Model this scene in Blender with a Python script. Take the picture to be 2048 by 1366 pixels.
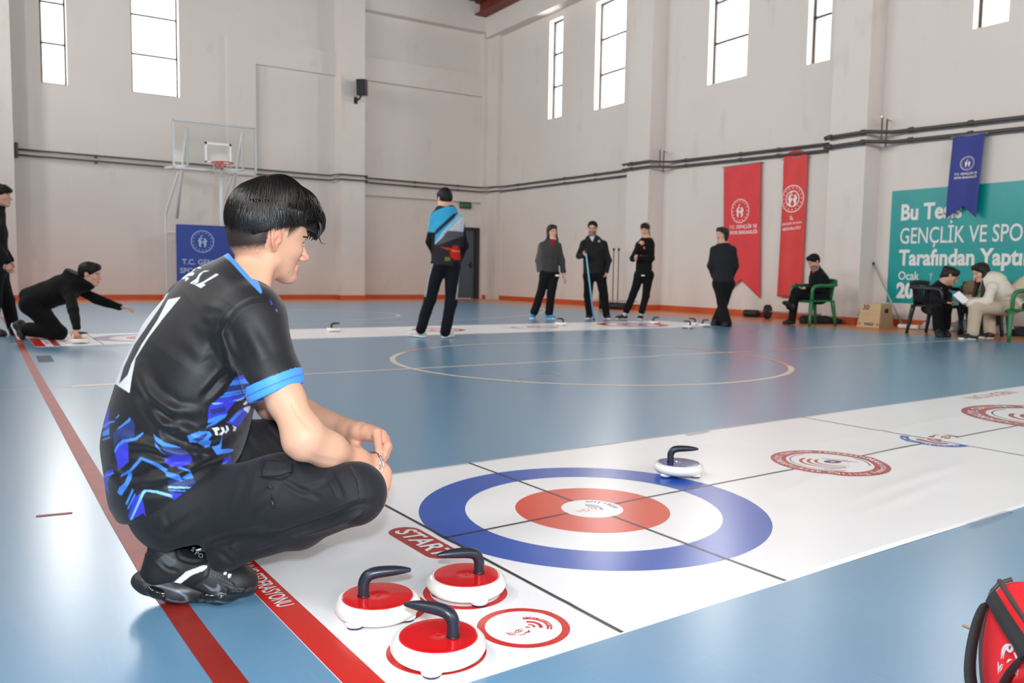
import bpy, bmesh, math, random
import numpy as np
from mathutils import Matrix, Vector, Euler

for _o in list(bpy.data.objects):
    bpy.data.objects.remove(_o, do_unlink=True)
scene = bpy.context.scene
COL = scene.collection

# ------------------------------------------------------------------ camera
IMG_W, IMG_H = 2048, 1366
FPX = 1650.0965
CAM_Z = 0.77118
YAW, PITCH, ROLL = math.radians(32.075), math.radians(4.683), math.radians(0.914)


def cam_axes(yaw, pitch, roll):
    cy, sy, cp, sp = math.cos(yaw), math.sin(yaw), math.cos(pitch), math.sin(pitch)
    fwd = np.array([sy * cp, cy * cp, -sp])
    right = np.array([cy, -sy, 0.0])
    up = np.cross(right, fwd)
    cr, sr = math.cos(roll), math.sin(roll)
    return np.array([cr * right + sr * up, -sr * right + cr * up, fwd])


RC = cam_axes(YAW, PITCH, ROLL)
CAM = np.array([0.0, 0.0, CAM_Z])
cam_data = bpy.data.cameras.new('camera')
cam_data.sensor_width = 36.0
cam_data.lens = FPX / IMG_W * 36.0
cam_data.clip_start = 0.05
cam_data.clip_end = 200
cam_data.dof.use_dof = True
cam_data.dof.focus_distance = 2.0
cam_data.dof.aperture_fstop = 6.3
cam = bpy.data.objects.new('camera', cam_data)
COL.objects.link(cam)
_m = Matrix.Identity(4)
for _i in range(3):
    _m[_i][0], _m[_i][1], _m[_i][2], _m[_i][3] = RC[0][_i], RC[1][_i], -RC[2][_i], CAM[_i]
cam.matrix_world = _m
scene.camera = cam

# ------------------------------------------------------------------ light
scene.view_settings.view_transform = 'Standard'
scene.view_settings.look = 'None'
scene.view_settings.gamma = 1.0
scene.view_settings.use_curve_mapping = False
scene.view_settings.exposure = -0.18
scene.cycles.diffuse_bounces = 6
scene.cycles.glossy_bounces = 4
scene.cycles.transparent_max_bounces = 12
scene.cycles.caustics_reflective = False
scene.cycles.caustics_refractive = False
scene.cycles.sample_clamp_indirect = 6.0

world = bpy.data.worlds.new('overcast_sky')
scene.world = world
world.use_nodes = True
_bg = world.node_tree.nodes['Background']
_bg.inputs[0].default_value = (1.0, 0.985, 0.96, 1)
_bg.inputs[1].default_value = 3.0

WALL_X, WALL_Y = 12.86, 22.02          # right wall, end wall
LEFT_X, FRONT_Y = -3.66, -10.0
TOP_Z = 8.7


def area_light(name, loc, direction, sx, sy, power, color=(1, 0.98, 0.95), spread=180):
    d = bpy.data.lights.new(name, 'AREA')
    d.shape = 'RECTANGLE'
    d.size, d.size_y = sx, sy
    d.energy = power
    d.color = color
    d.spread = math.radians(spread)
    o = bpy.data.objects.new(name, d)
    COL.objects.link(o)
    o.location = loc
    o.rotation_euler = Vector(direction).to_track_quat('-Z', 'Y').to_euler()
    return o


# windows: (u0, u1, z0, z1, [mullion heights]) ; u = x on the end wall, y on the right wall
WIN_END = [(1.03, 1.56, 4.95, 7.75, [5.88, 6.80]), (2.93, 4.00, 4.98, 7.75, [5.92, 6.85])]
WIN_RIGHT = [(18.24, 18.86, 4.96, 7.55, [5.83, 6.69]), (15.66, 16.82, 4.89, 7.5, [5.76, 6.62]),
             (11.86, 12.93, 4.80, 7.5, [5.66, 6.5]), (9.91, 10.41, 4.71, 7.4, [5.58, 6.45]),
             (6.80, 7.33, 4.63, 7.4, [5.5, 6.35])]
WIN_LEFT = [(y, y + 1.1, 4.9, 7.5, [5.76, 6.62]) for y in (-8.0, -5.4, -1.2, 1.5, 6.4, 9.2, 12.4, 15.4, 18.4)]
WIN_FRONT = [(x, x + 1.1, 4.9, 7.5, [5.76, 6.62]) for x in (-2.2, 0.4, 5.2, 8.2, 10.8)]
for i, w in enumerate(WIN_END):
    area_light('daylight', ((w[0] + w[1]) / 2, WALL_Y + 0.42, (w[2] + w[3]) / 2), (0, -1, 0), w[1] - w[0], w[3] - w[2], 300 * (w[1] - w[0]))
for i, w in enumerate(WIN_RIGHT):
    area_light('daylight', (WALL_X + 0.42, (w[0] + w[1]) / 2, (w[2] + w[3]) / 2), (-1, 0, 0), w[1] - w[0], w[3] - w[2], 150 * (w[1] - w[0]))
for i, w in enumerate(WIN_LEFT):
    area_light('daylight', (LEFT_X - 0.42, (w[0] + w[1]) / 2, (w[2] + w[3]) / 2), (1, 0, 0), w[1] - w[0], w[3] - w[2], 330 * (w[1] - w[0]))
for i, w in enumerate(WIN_FRONT):
    area_light('daylight', ((w[0] + w[1]) / 2, FRONT_Y - 0.42, (w[2] + w[3]) / 2), (0, 1, 0), w[1] - w[0], w[3] - w[2], 330 * (w[1] - w[0]))
# the photographer's flash, on top of the camera
_fl = bpy.data.lights.new('camera_flash', 'SPOT')
_fl.energy = 192
_fl.spot_size = math.radians(125)
_fl.spot_blend = 0.35
_fl.shadow_soft_size = 0.03
_fl.color = (0.80, 0.91, 1.0)
flash = bpy.data.objects.new('camera_flash', _fl)
COL.objects.link(flash)
flash.location = CAM + 0.13 * RC[1] - 0.02 * RC[0]
flash.rotation_euler = cam.matrix_world.to_euler()


# ------------------------------------------------------------------ picture <-> place
def ray(px, py):
    return ((px - IMG_W / 2) / FPX) * RC[0] - ((py - IMG_H / 2) / FPX) * RC[1] + RC[2]


def at(px, py, depth):
    return CAM + depth * ray(px, py)


def ground(px, py, z=0.0):
    d = ray(px, py)
    return CAM + (z - CAM_Z) / d[2] * d


def on_y(px, py, y):
    d = ray(px, py)
    return CAM + y / d[1] * d


def on_x(px, py, x):
    d = ray(px, py)
    return CAM + x / d[0] * d


def project(P):
    d = (np.atleast_2d(P) - CAM) @ RC.T
    return np.stack([IMG_W / 2 + FPX * d[:, 0] / d[:, 2], IMG_H / 2 - FPX * d[:, 1] / d[:, 2], d[:, 2]], 1)


# ------------------------------------------------------------------ materials
def lin(c):
    c = np.array(c, float) / 255.0
    return tuple(np.where(c <= 0.04045, c / 12.92, ((c + 0.055) / 1.055) ** 2.4))


def new_mat(name):
    m = bpy.data.materials.new(name)
    m.use_nodes = True
    return m, m.node_tree, m.node_tree.nodes['Principled BSDF']


def mat(name, rgb, rough=0.6, spec=0.5, metal=0.0, var=0.0, scale=20.0, bump=0.0, bscale=None, coat=0.0, sheen=0.0, sub=0.0, stretch=None, rvar=0.0):
    m, nt, b = new_mat(name)
    base = lin(rgb)
    b.inputs['Base Color'].default_value = (*base, 1)
    b.inputs['Roughness'].default_value = rough
    b.inputs['Specular IOR Level'].default_value = spec
    b.inputs['Metallic'].default_value = metal
    b.inputs['Coat Weight'].default_value = coat
    b.inputs['Sheen Weight'].default_value = sheen
    if sub:
        b.inputs['Subsurface Weight'].default_value = sub
        b.inputs['Subsurface Radius'].default_value = (0.012, 0.005, 0.003)
        b.inputs['Subsurface Scale'].default_value = 1.0
    if var or bump or rvar:
        tc = nt.nodes.new('ShaderNodeTexCoord')
        mp = nt.nodes.new('ShaderNodeMapping')
        if stretch:
            mp.inputs['Scale'].default_value = stretch
        nt.links.new(tc.outputs['Object'], mp.inputs[0])
    if var or rvar:
        n = nt.nodes.new('ShaderNodeTexNoise')
        n.inputs['Scale'].default_value = scale
        n.inputs['Detail'].default_value = 5
        nt.links.new(mp.outputs[0], n.inputs['Vector'])
    if var:
        cr = nt.nodes.new('ShaderNodeValToRGB')
        cr.color_ramp.elements[0].position, cr.color_ramp.elements[1].position = 0.25, 0.75
        cr.color_ramp.elements[0].color = (*[max(0, c * (1 - var)) for c in base], 1)
        cr.color_ramp.elements[1].color = (*[min(1, c * (1 + var)) for c in base], 1)
        nt.links.new(n.outputs['Fac'], cr.inputs[0])
        nt.links.new(cr.outputs[0], b.inputs['Base Color'])
    if rvar:
        mr = nt.nodes.new('ShaderNodeMapRange')
        mr.inputs['To Min'].default_value, mr.inputs['To Max'].default_value = rough - rvar, rough + rvar
        nt.links.new(n.outputs['Fac'], mr.inputs['Value'])
        nt.links.new(mr.outputs[0], b.inputs['Roughness'])
    if bump:
        n2 = nt.nodes.new('ShaderNodeTexNoise')
        n2.inputs['Scale'].default_value = bscale or scale * 4
        n2.inputs['Detail'].default_value = 4
        nt.links.new(mp.outputs[0], n2.inputs['Vector'])
        bp = nt.nodes.new('ShaderNodeBump')
        bp.inputs['Strength'].default_value = bump
        bp.inputs['Distance'].default_value = 0.004
        nt.links.new(n2.outputs['Fac'], bp.inputs['Height'])
        nt.links.new(bp.outputs[0], b.inputs['Normal'])
    return m


def vmat(name, rough=0.7, spec=0.4, sheen=0.0, sub=0.0, bump=0.0, bscale=400.0, coat=0.0):
    """a material whose colour is the printed / dyed colour stored on the mesh"""
    m = mat(name, (128, 128, 128), rough, spec, bump=bump, bscale=bscale, sheen=sheen, sub=sub, coat=coat)
    nt = m.node_tree
    a = nt.nodes.new('ShaderNodeAttribute')
    a.attribute_name = 'Col'
    nt.links.new(a.outputs['Color'], nt.nodes['Principled BSDF'].inputs['Base Color'])
    return m


# ------------------------------------------------------------------ objects
def props(o, label=None, cat=None, group=None, kind=None):
    if label:
        o['label'] = label
    if cat:
        o['category'] = cat
    if group:
        o['group'] = group
    if kind:
        o['kind'] = kind
    return o


def thing(name, label, cat, loc=(0, 0, 0), rz=0.0, group=None, kind=None):
    o = bpy.data.objects.new(name, None)
    o.empty_display_size = 0.1
    COL.objects.link(o)
    o.location = Vector([float(v) for v in loc])
    o.rotation_euler = (0, 0, rz)
    return props(o, label, cat, group, kind)


def root_loc(o):
    l = np.zeros(3)
    while o is not None:
        l += np.array(o.location)
        o = o.parent
    return l


def obj(name, geo, m, parent=None, world=False, smooth=False, cols=None, label=None):
    """one mesh object; world=True when the vertices are in world space and the parents are unrotated"""
    V, F = geo
    V = np.array(V, float).reshape(-1, 3)
    if world and parent is not None:
        V = V - root_loc(parent)
    me = bpy.data.meshes.new(name)
    me.from_pydata(V.tolist(), [], [list(map(int, f)) for f in F] if not isinstance(F, np.ndarray) else F.tolist())
    if isinstance(m, (list, tuple)):
        for x in m:
            me.materials.append(x)
    elif m is not None:
        me.materials.append(m)
    if smooth:
        me.polygons.foreach_set('use_smooth', [True] * len(me.polygons))
    if cols is not None:
        a = me.color_attributes.new('Col', 'FLOAT_COLOR', 'POINT')
        c = np.ones((len(V), 4), np.float32)
        c[:, :3] = cols
        a.data.foreach_set('color', c.ravel())
    me.update()
    o = bpy.data.objects.new(name, me)
    COL.objects.link(o)
    if parent is not None:
        o.parent = parent
    if label:
        o['label'] = label
    return o


def join(*geos):
    V, F, n = [], [], 0
    for v, f in geos:
        v = np.array(v, float).reshape(-1, 3)
        V.append(v)
        F += [[int(i) + n for i in q] for q in f]
        n += len(v)
    return (np.concatenate(V) if V else np.zeros((0, 3)), F)


def xf(geo, M=None, loc=None, rz=None, rx=None, ry=None, s=None):
    V = np.array(geo[0], float)
    if s is not None:
        V = V * np.array(s)
    for ax, a in ((0, rx), (1, ry), (2, rz)):
        if a:
            R = np.array(Matrix.Rotation(a, 3, 'XYZ'[ax]))
            V = V @ R.T
    if M is not None:
        V = V @ np.array(M).T
    if loc is not None:
        V = V + np.array(loc, float)
    return (V, geo[1])


def box(x0, x1, y0, y1, z0, z1, bev=0.0, seg=2):
    bm = bmesh.new()
    bmesh.ops.create_cube(bm, size=1)
    for v in bm.verts:
        v.co = Vector((x0 if v.co.x < 0 else x1, y0 if v.co.y < 0 else y1, z0 if v.co.z < 0 else z1))
    if bev:
        bmesh.ops.bevel(bm, geom=list(bm.edges), offset=bev, segments=seg, affect='EDGES', profile=0.6)
    bm.verts.index_update()
    g = ([tuple(v.co) for v in bm.verts], [[v.index for v in f.verts] for f in bm.faces])
    bm.free()
    return g


def tube(pts, r, n=10, cap=True, flat=None):
    """sweep a circle (radius may vary) along a polyline; flat=(axis, factor) squashes it"""
    P = np.array(pts, float)
    k = len(P)
    R = np.broadcast_to(np.array(r, float), (k,))
    T = np.gradient(P, axis=0)
    T /= np.linalg.norm(T, axis=1)[:, None] + 1e-12
    a = np.array([0, 0, 1.0]) if abs(T[0][2]) < 0.9 else np.array([1.0, 0, 0])
    V = []
    for i in range(k):
        u = a - T[i] * (a @ T[i])
        u /= np.linalg.norm(u) + 1e-12
        a = u
        w = np.cross(T[i], u)
        for j in range(n):
            t = 2 * math.pi * j / n
            V.append(P[i] + R[i] * (math.cos(t) * u + math.sin(t) * w))
    F = []
    for i in range(k - 1):
        for j in range(n):
            F.append([i * n + j, i * n + (j + 1) % n, (i + 1) * n + (j + 1) % n, (i + 1) * n + j])
    if cap:
        F.append([j for j in range(n)][::-1])
        F.append([(k - 1) * n + j for j in range(n)])
    V = np.array(V)
    if flat:
        ax = np.array(flat[0], float)
        ax /= np.linalg.norm(ax)
        c = np.repeat(P, n, axis=0)
        d = (V - c) @ ax
        V = V + np.outer(d * (flat[1] - 1), ax)
    return (V, F)


def lathe(prof, n=48):
    V, F = [], []
    for r, z in prof:
        for j in range(n):
            t = 2 * math.pi * j / n
            V.append((r * math.cos(t), r * math.sin(t), z))
    for i in range(len(prof) - 1):
        for j in range(n):
            F.append([i * n + j, i * n + (j + 1) % n, (i + 1) * n + (j + 1) % n, (i + 1) * n + j])
    if prof[0][0] > 1e-6:
        F.append(list(range(n))[::-1])
    if prof[-1][0] > 1e-6:
        F.append([(len(prof) - 1) * n + j for j in range(n)])
    return (V, F)


def smooth_path(pts, n=8):
    """Catmull-Rom through the points"""
    P = [np.array(p, float) for p in pts]
    P = [2 * P[0] - P[1]] + P + [2 * P[-1] - P[-2]]
    out = []
    for i in range(1, len(P) - 2):
        for k in range(n):
            t = k / n
            a, b, c, d = P[i - 1], P[i], P[i + 1], P[i + 2]
            out.append(0.5 * ((2 * b) + (c - a) * t + (2 * a - 5 * b + 4 * c - d) * t * t + (3 * b - a - 3 * c + d) * t ** 3))
    out.append(P[-2])
    return np.array(out)


# ---- flat artwork (printed marks): geometry in a (u, v) plane
def ring2(R0, R1, a0=0.0, a1=360.0, n=64, nr=1):
    V, F = [], []
    full = abs(a1 - a0) >= 359.9
    for k in range(nr + 1):
        R = R0 + (R1 - R0) * k / nr
        for i in range(n + 1):
            t = math.radians(a0 + (a1 - a0) * i / n)
            V.append((R * math.cos(t), R * math.sin(t)))
    for k in range(nr):
        for i in range(n):
            a = k * (n + 1) + i
            F.append([a, a + n + 1, a + n + 2, a + 1])
    return (V, F)


def disc2(R, n=64, nr=4):
    return ring2(1e-4, R, 0, 360, n, nr)


def rect2(u0, u1, v0, v1, nu=1, nv=1):
    V = [(u0 + (u1 - u0) * i / nu, v0 + (v1 - v0) * j / nv) for j in range(nv + 1) for i in range(nu + 1)]
    F = [[j * (nu + 1) + i, j * (nu + 1) + i + 1, (j + 1) * (nu + 1) + i + 1, (j + 1) * (nu + 1) + i] for j in range(nv) for i in range(nu)]
    return (V, F)


def poly2(pts):
    return (list(pts), [list(range(len(pts)))])


def text2(s, size, bold=0.0, align='CENTER', sx=1.0, shear=0.0, spacing=1.0):
    c = bpy.data.curves.new('lettering', 'FONT')
    c.body = s
    c.size = size
    c.offset = bold * size
    c.align_x = align
    c.align_y = 'CENTER'
    c.resolution_u = 3
    c.shear = shear
    c.space_character = spacing
    o = bpy.data.objects.new('lettering', c)
    COL.objects.link(o)
    me = bpy.data.meshes.new_from_object(o)
    V = [(v.co.x * sx, v.co.y) for v in me.vertices]
    F = [list(p.vertices) for p in me.polygons]
    bpy.data.objects.remove(o)
    bpy.data.curves.remove(c)
    bpy.data.meshes.remove(me)
    return (V, F)


_glyphs = {}


def glyph(ch, size, bold):
    k = (ch, round(size, 5), bold)
    if k not in _glyphs:
        _glyphs[k] = text2(ch, size, bold)
    return _glyphs[k]


def arc_text2(s, R, mid, size, bold=0.0, inward=False, step=None):
    """letters on a circle; inward: letter tops point to the centre (reads counter-clockwise)"""
    out = []
    step = step or size * 0.72
    n = len(s)
    for i, ch in enumerate(s):
        if ch == ' ':
            continue
        off = (i - (n - 1) / 2) * step / R
        a = math.radians(mid) + (off if inward else -off)
        g = glyph(ch, size, bold)
        rot = a + (math.pi / 2 if inward else -math.pi / 2)
        out.append(t2(g, R * math.cos(a), R * math.sin(a), rot))
    return join2(*out)


def t2(g, du=0.0, dv=0.0, rot=0.0, s=1.0):
    c, sn = math.cos(rot), math.sin(rot)
    return ([(du + s * (c * u - sn * v), dv + s * (sn * u + c * v)) for u, v in g[0]], g[1])


def join2(*gs):
    V, F, n = [], [], 0
    for v, f in gs:
        V += list(v)
        F += [[i + n for i in q] for q in f]
        n += len(v)
    return (V, F)


def place2(g, origin, ux, uy, lift=0.0, normal=None, zf=None):
    o, ux, uy = (np.array(a, float) for a in (origin, ux, uy))
    nrm = np.cross(ux, uy) if normal is None else np.array(normal, float)
    U = np.array(g[0], float).reshape(-1, 2)
    V = o + U[:, :1] * ux + U[:, 1:2] * uy + lift * nrm
    if zf is not None:
        V = V + zf(V)[:, None] * nrm
    return (V, g[1])


# ------------------------------------------------------------------ solid modelling with distance fields
def unit(v):
    v = np.array(v, float)
    return v / (np.linalg.norm(v) + 1e-12)


class Cone:
    def __init__(s, a, b, ra, rb, k=0.02, op='u', flat=None):
        s.a, s.b, s.ra, s.rb, s.k, s.op = np.array(a, float), np.array(b, float), ra, rb, k, op
        s.ax = None
        if flat is not None:
            s.ax, s.f = unit(flat[0]), flat[1]
        s.ba = s.b - s.a
        s.bb = max(s.ba @ s.ba, 1e-12)

    def d(s, P):
        q = P - s.a
        t = np.clip(q @ s.ba / s.bb, 0, 1)
        w = q - t[:, None] * s.ba
        if s.ax is not None:
            c = w @ s.ax
            w = w + (c * (1 / s.f - 1))[:, None] * s.ax
        return np.sqrt((w * w).sum(1)) - (s.ra + t * (s.rb - s.ra))


class Ell:
    def __init__(s, c, r, R=None, k=0.02, op='u'):
        s.c, s.r, s.k, s.op = np.array(c, float), np.array(r, float), k, op
        s.R = None if R is None else np.array(R, float)   # rows: local axes in world space

    def d(s, P):
        q = P - s.c
        if s.R is not None:
            q = q @ s.R.T
        a = q / s.r
        k0 = np.sqrt((a * a).sum(1))
        k1 = np.sqrt(((a / s.r) ** 2).sum(1)) + 1e-9
        return k0 * (k0 - 1) / k1


class Half:
    """removes everything on the normal's side of a plane"""
    def __init__(s, p, n, k=0.004):
        s.p, s.n, s.k, s.op = np.array(p, float), unit(n), k, 's'

    def d(s, P):
        return -((P - s.p) @ s.n)


class Cut:
    """removes one side of a plane, but only inside a ball"""
    def __init__(s, p, n, c, r, k=0.004):
        s.p, s.n, s.c, s.r, s.k, s.op = np.array(p, float), unit(n), np.array(c, float), r, k, 's'

    def d(s, P):
        return np.maximum(-((P - s.p) @ s.n), np.sqrt(((P - s.c) ** 2).sum(1)) - s.r)


def field(prims, P, centre=None, rad=None):
    D = None
    for q in prims:
        if centre is not None:
            dc = q.d(centre)[0]
            if dc > rad * 1.6 + q.k + 0.01 and D is not None:
                continue
        d = q.d(P)
        if D is None:
            D = d
        elif q.op == 'u':
            h = np.maximum(q.k - np.abs(D - d), 0) / max(q.k, 1e-6)
            D = np.minimum(D, d) - h * h * q.k * 0.25
        else:
            d = -d
            h = np.maximum(q.k - np.abs(D - d), 0) / max(q.k, 1e-6)
            D = np.maximum(D, d) + h * h * q.k * 0.25
    return D


def sdf_mesh(prims, h, pad=0.02, blk=12, smooth=1):
    """surface nets over a sparse grid"""
    lo, hi = np.full(3, 1e9), np.full(3, -1e9)
    for q in prims:
        if q.op != 'u':
            continue
        if isinstance(q, Cone):
            f = max(1.0, q.f) if q.ax is not None else 1.0
            for p, r in ((q.a, q.ra), (q.b, q.rb)):
                lo, hi = np.minimum(lo, p - r * f), np.maximum(hi, p + r * f)
        else:
            r = q.r.max()
            lo, hi = np.minimum(lo, q.c - r), np.maximum(hi, q.c + r)
    lo, hi = lo - pad, hi + pad
    nb = np.ceil((hi - lo) / (h * blk)).astype(int)
    n = nb * blk + 1
    D = np.full(n, 1.0, np.float32)
    g = np.arange(blk + 1) * h
    cube = np.stack(np.meshgrid(g, g, g, indexing='ij'), -1).reshape(-1, 3)
    rad = blk * h * 0.87
    bi = np.stack(np.meshgrid(*[np.arange(k) for k in nb], indexing='ij'), -1).reshape(-1, 3)
    cen = lo + (bi + 0.5) * blk * h
    dc = field(prims, cen)
    act = np.abs(dc) < rad * 1.7 + 0.012
    for (i, j, k), c, dd, a in zip(bi, cen, dc, act):
        s = (slice(i * blk, i * blk + blk + 1), slice(j * blk, j * blk + blk + 1), slice(k * blk, k * blk + blk + 1))
        if not a:
            if dd < 0:
                D[s] = np.minimum(D[s], -1.0)
            continue
    for (i, j, k), c, a in zip(bi, cen, act):
        if a:
            v = field(prims, lo + np.array([i, j, k]) * blk * h + cube, c[None], rad)
            D[i * blk:i * blk + blk + 1, j * blk:j * blk + blk + 1, k * blk:k * blk + blk + 1] = v.reshape(blk + 1, blk + 1, blk + 1)
    S = D < 0
    c8 = [S[x:S.shape[0] - 1 + x, y:S.shape[1] - 1 + y, z:S.shape[2] - 1 + z] for x in (0, 1) for y in (0, 1) for z in (0, 1)]
    cnt = np.zeros(c8[0].shape, np.int8)
    for q in c8:
        cnt += q
    I = np.argwhere((cnt > 0) & (cnt < 8))
    offs = np.array([(x, y, z) for x in (0, 1) for y in (0, 1) for z in (0, 1)])
    vals = np.stack([D[I[:, 0] + o[0], I[:, 1] + o[1], I[:, 2] + o[2]] for o in offs], 1)
    acc, num = np.zeros((len(I), 3)), np.zeros(len(I))
    for e0 in range(8):
        for ax, bit in ((0, 4), (1, 2), (2, 1)):
            if e0 & bit:
                continue
            e1 = e0 | bit
            v0, v1 = vals[:, e0], vals[:, e1]
            m = (v0 < 0) != (v1 < 0)
            t = np.where(m, v0 / np.where(m, v0 - v1, 1), 0)
            p = offs[e0] + t[:, None] * (offs[e1] - offs[e0])
            acc += p * m[:, None]
            num += m
    V = lo + (I + acc / num[:, None]) * h
    idx = np.full(cnt.shape, -1, np.int64)
    idx[I[:, 0], I[:, 1], I[:, 2]] = np.arange(len(I))
    F = []
    for ax in range(3):
        sl0 = [slice(None)] * 3
        sl1 = [slice(None)] * 3
        sl0[ax], sl1[ax] = slice(0, -1), slice(1, None)
        a, b = S[tuple(sl0)], S[tuple(sl1)]
        E = np.argwhere(a != b)
        u, w = (ax + 1) % 3, (ax + 2) % 3
        ok = (E[:, u] > 0) & (E[:, w] > 0) & (E[:, u] < S.shape[u] - 1) & (E[:, w] < S.shape[w] - 1)
        E = E[ok]
        inside = a[E[:, 0], E[:, 1], E[:, 2]]
        du, dw = np.zeros(3, int), np.zeros(3, int)
        du[u], dw[w] = 1, 1
        q = np.stack([idx[tuple((E - du - dw).T)], idx[tuple((E - dw).T)], idx[tuple(E.T)], idx[tuple((E - du).T)]], 1)
        q[~inside] = q[~inside][:, ::-1]
        F.append(q)
    F = np.concatenate(F)
    F = F[(F >= 0).all(1)]
    for _ in range(smooth):
        V = relax(V, F, 0.5)
    return V, F


def relax(V, F, w):
    A, C = np.zeros_like(V), np.zeros(len(V))
    for i in range(4):
        a, b = F[:, i], F[:, (i + 1) % 4]
        for x, y in ((a, b), (b, a)):
            for c in range(3):
                A[:, c] += np.bincount(x, V[y, c], len(V))
            C += np.bincount(x, minlength=len(V))
    return V * (1 - w) + w * A / np.maximum(C, 1)[:, None]


def normals(V, F):
    fn = np.cross(V[F[:, 2]] - V[F[:, 0]], V[F[:, 3]] - V[F[:, 1]])
    N = np.zeros_like(V)
    for i in range(4):
        for c in range(3):
            N[:, c] += np.bincount(F[:, i], fn[:, c], len(V))
    return N / (np.linalg.norm(N, axis=1)[:, None] + 1e-12)


def wob(P, seed, freq, n=6):
    r = np.random.RandomState(seed)
    o = np.zeros(len(P))
    for _ in range(n):
        k = r.normal(size=3)
        k = k / np.linalg.norm(k) * freq * r.uniform(0.6, 1.5)
        o += np.sin(P @ k + r.uniform(0, 6.28))
    return o / n


def seg_dist(p, line):
    """distance of 2-D points to a polyline and the arc fraction"""
    line = np.array(line, float)
    best = np.full(len(p), 1e9)
    frac = np.zeros(len(p))
    L = np.concatenate([[0], np.cumsum(np.linalg.norm(np.diff(line, axis=0), axis=1))])
    for i in range(len(line) - 1):
        a, b = line[i], line[i + 1]
        ba = b - a
        t = np.clip(((p - a) @ ba) / max(ba @ ba, 1e-9), 0, 1)
        d = np.linalg.norm(p - a - t[:, None] * ba, axis=1)
        m = d < best
        best = np.where(m, d, best)
        frac = np.where(m, (L[i] + t * (L[i + 1] - L[i])) / L[-1], frac)
    return best, frac


def creases(V, N, lines):
    """fold the cloth along lines drawn on the side seen from the camera; (points, width px, height m)"""
    q = project(V)
    view = V - CAM
    view /= np.linalg.norm(view, axis=1)[:, None]
    face = np.clip(-(N * view).sum(1) * 2.5, 0, 1)
    out = np.zeros(len(V))
    for pts, w, amp in lines:
        pts = smooth_path([np.array(p) for p in pts], 6)
        lo, hi = pts.min(0) - 3 * w, pts.max(0) + 3 * w
        m = (q[:, 0] > lo[0]) & (q[:, 0] < hi[0]) & (q[:, 1] > lo[1]) & (q[:, 1] < hi[1])
        if not m.any():
            continue
        d, f = seg_dist(q[m][:, :2], pts)
        x = d / w
        prof = np.exp(-x * x) - 0.35 * np.exp(-(x - 1.6) ** 2 * 2)
        out[m] += amp * prof * np.sin(np.clip(f * 0.94 + 0.03, 0, 1) * math.pi) ** 0.5
    return V + N * (out * face)[:, None]


def inside(p, poly):
    poly = np.array(poly, float)
    c = np.zeros(len(p), bool)
    x, y = p[:, 0], p[:, 1]
    j = len(poly) - 1
    for i in range(len(poly)):
        xi, yi, xj, yj = *poly[i], *poly[j]
        m = ((yi > y) != (yj > y)) & (x < (xj - xi) * (y - yi) / (yj - yi + 1e-12) + xi)
        c ^= m
        j = i
    return c


def paint(V, N, base, polys, thr=-0.02, soft=0.6):
    return sum(paint1(V, N, np.array(base, float), polys, thr, a, b) for a in (-soft, soft) for b in (-soft, soft)) / 4


def paint1(V, N, base, polys, thr, ox, oy):
    """colour of a printed cloth: polygons printed on the side seen from the camera"""
    C = np.tile(np.array(base, float), (len(V), 1)) if np.ndim(base) == 1 else np.array(base, float)
    q = project(V)[:, :2] + (ox, oy)
    view = V - CAM
    view /= np.linalg.norm(view, axis=1)[:, None]
    vis = (N * view).sum(1) < thr
    for pts, rgb in polys:
        pts = np.array(pts, float)
        lo, hi = pts.min(0), pts.max(0)
        m = np.where(vis & (q[:, 0] >= lo[0]) & (q[:, 0] <= hi[0]) & (q[:, 1] >= lo[1]) & (q[:, 1] <= hi[1]))[0]
        if len(m):
            C[m[inside(q[m], pts)]] = rgb
    return C


# ------------------------------------------------------------------ materials of the hall
def wall_material():
    m, nt, b = new_mat('plaster')
    tc = nt.nodes.new('ShaderNodeTexCoord')
    n1 = nt.nodes.new('ShaderNodeTexNoise')
    n1.inputs['Scale'].default_value = 0.5
    n1.inputs['Detail'].default_value = 6
    n2 = nt.nodes.new('ShaderNodeTexNoise')
    n2.inputs['Scale'].default_value = 3.0
    n2.inputs['Detail'].default_value = 8
    mp = nt.nodes.new('ShaderNodeMapping')
    mp.inputs['Scale'].default_value = (1, 1, 0.35)
    nt.links.new(tc.outputs['Object'], n1.inputs['Vector'])
    nt.links.new(tc.outputs['Object'], mp.inputs[0])
    nt.links.new(mp.outputs[0], n2.inputs['Vector'])
    mx = nt.nodes.new('ShaderNodeMixRGB')
    mx.inputs[1].default_value = (*lin((222, 217, 212)), 1)
    mx.inputs[2].default_value = (*lin((211, 204, 198)), 1)
    nt.links.new(n1.outputs['Fac'], mx.inputs[0])
    cr = nt.nodes.new('ShaderNodeValToRGB')
    cr.color_ramp.elements[0].position, cr.color_ramp.elements[1].position = 0.62, 0.80
    cr.color_ramp.elements[0].color = (0, 0, 0, 1)
    cr.color_ramp.elements[1].color = (0.5, 0.5, 0.5, 1)
    nt.links.new(n2.outputs['Fac'], cr.inputs[0])
    m2 = nt.nodes.new('ShaderNodeMixRGB')
    m2.inputs[2].default_value = (*lin((196, 184, 174)), 1)
    nt.links.new(cr.outputs[0], m2.inputs[0])
    nt.links.new(mx.outputs[0], m2.inputs[1])
    nt.links.new(m2.outputs[0], b.inputs['Base Color'])
    b.inputs['Roughness'].default_value = 0.85
    b.inputs['Specular IOR Level'].default_value = 0.2
    return m


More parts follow.
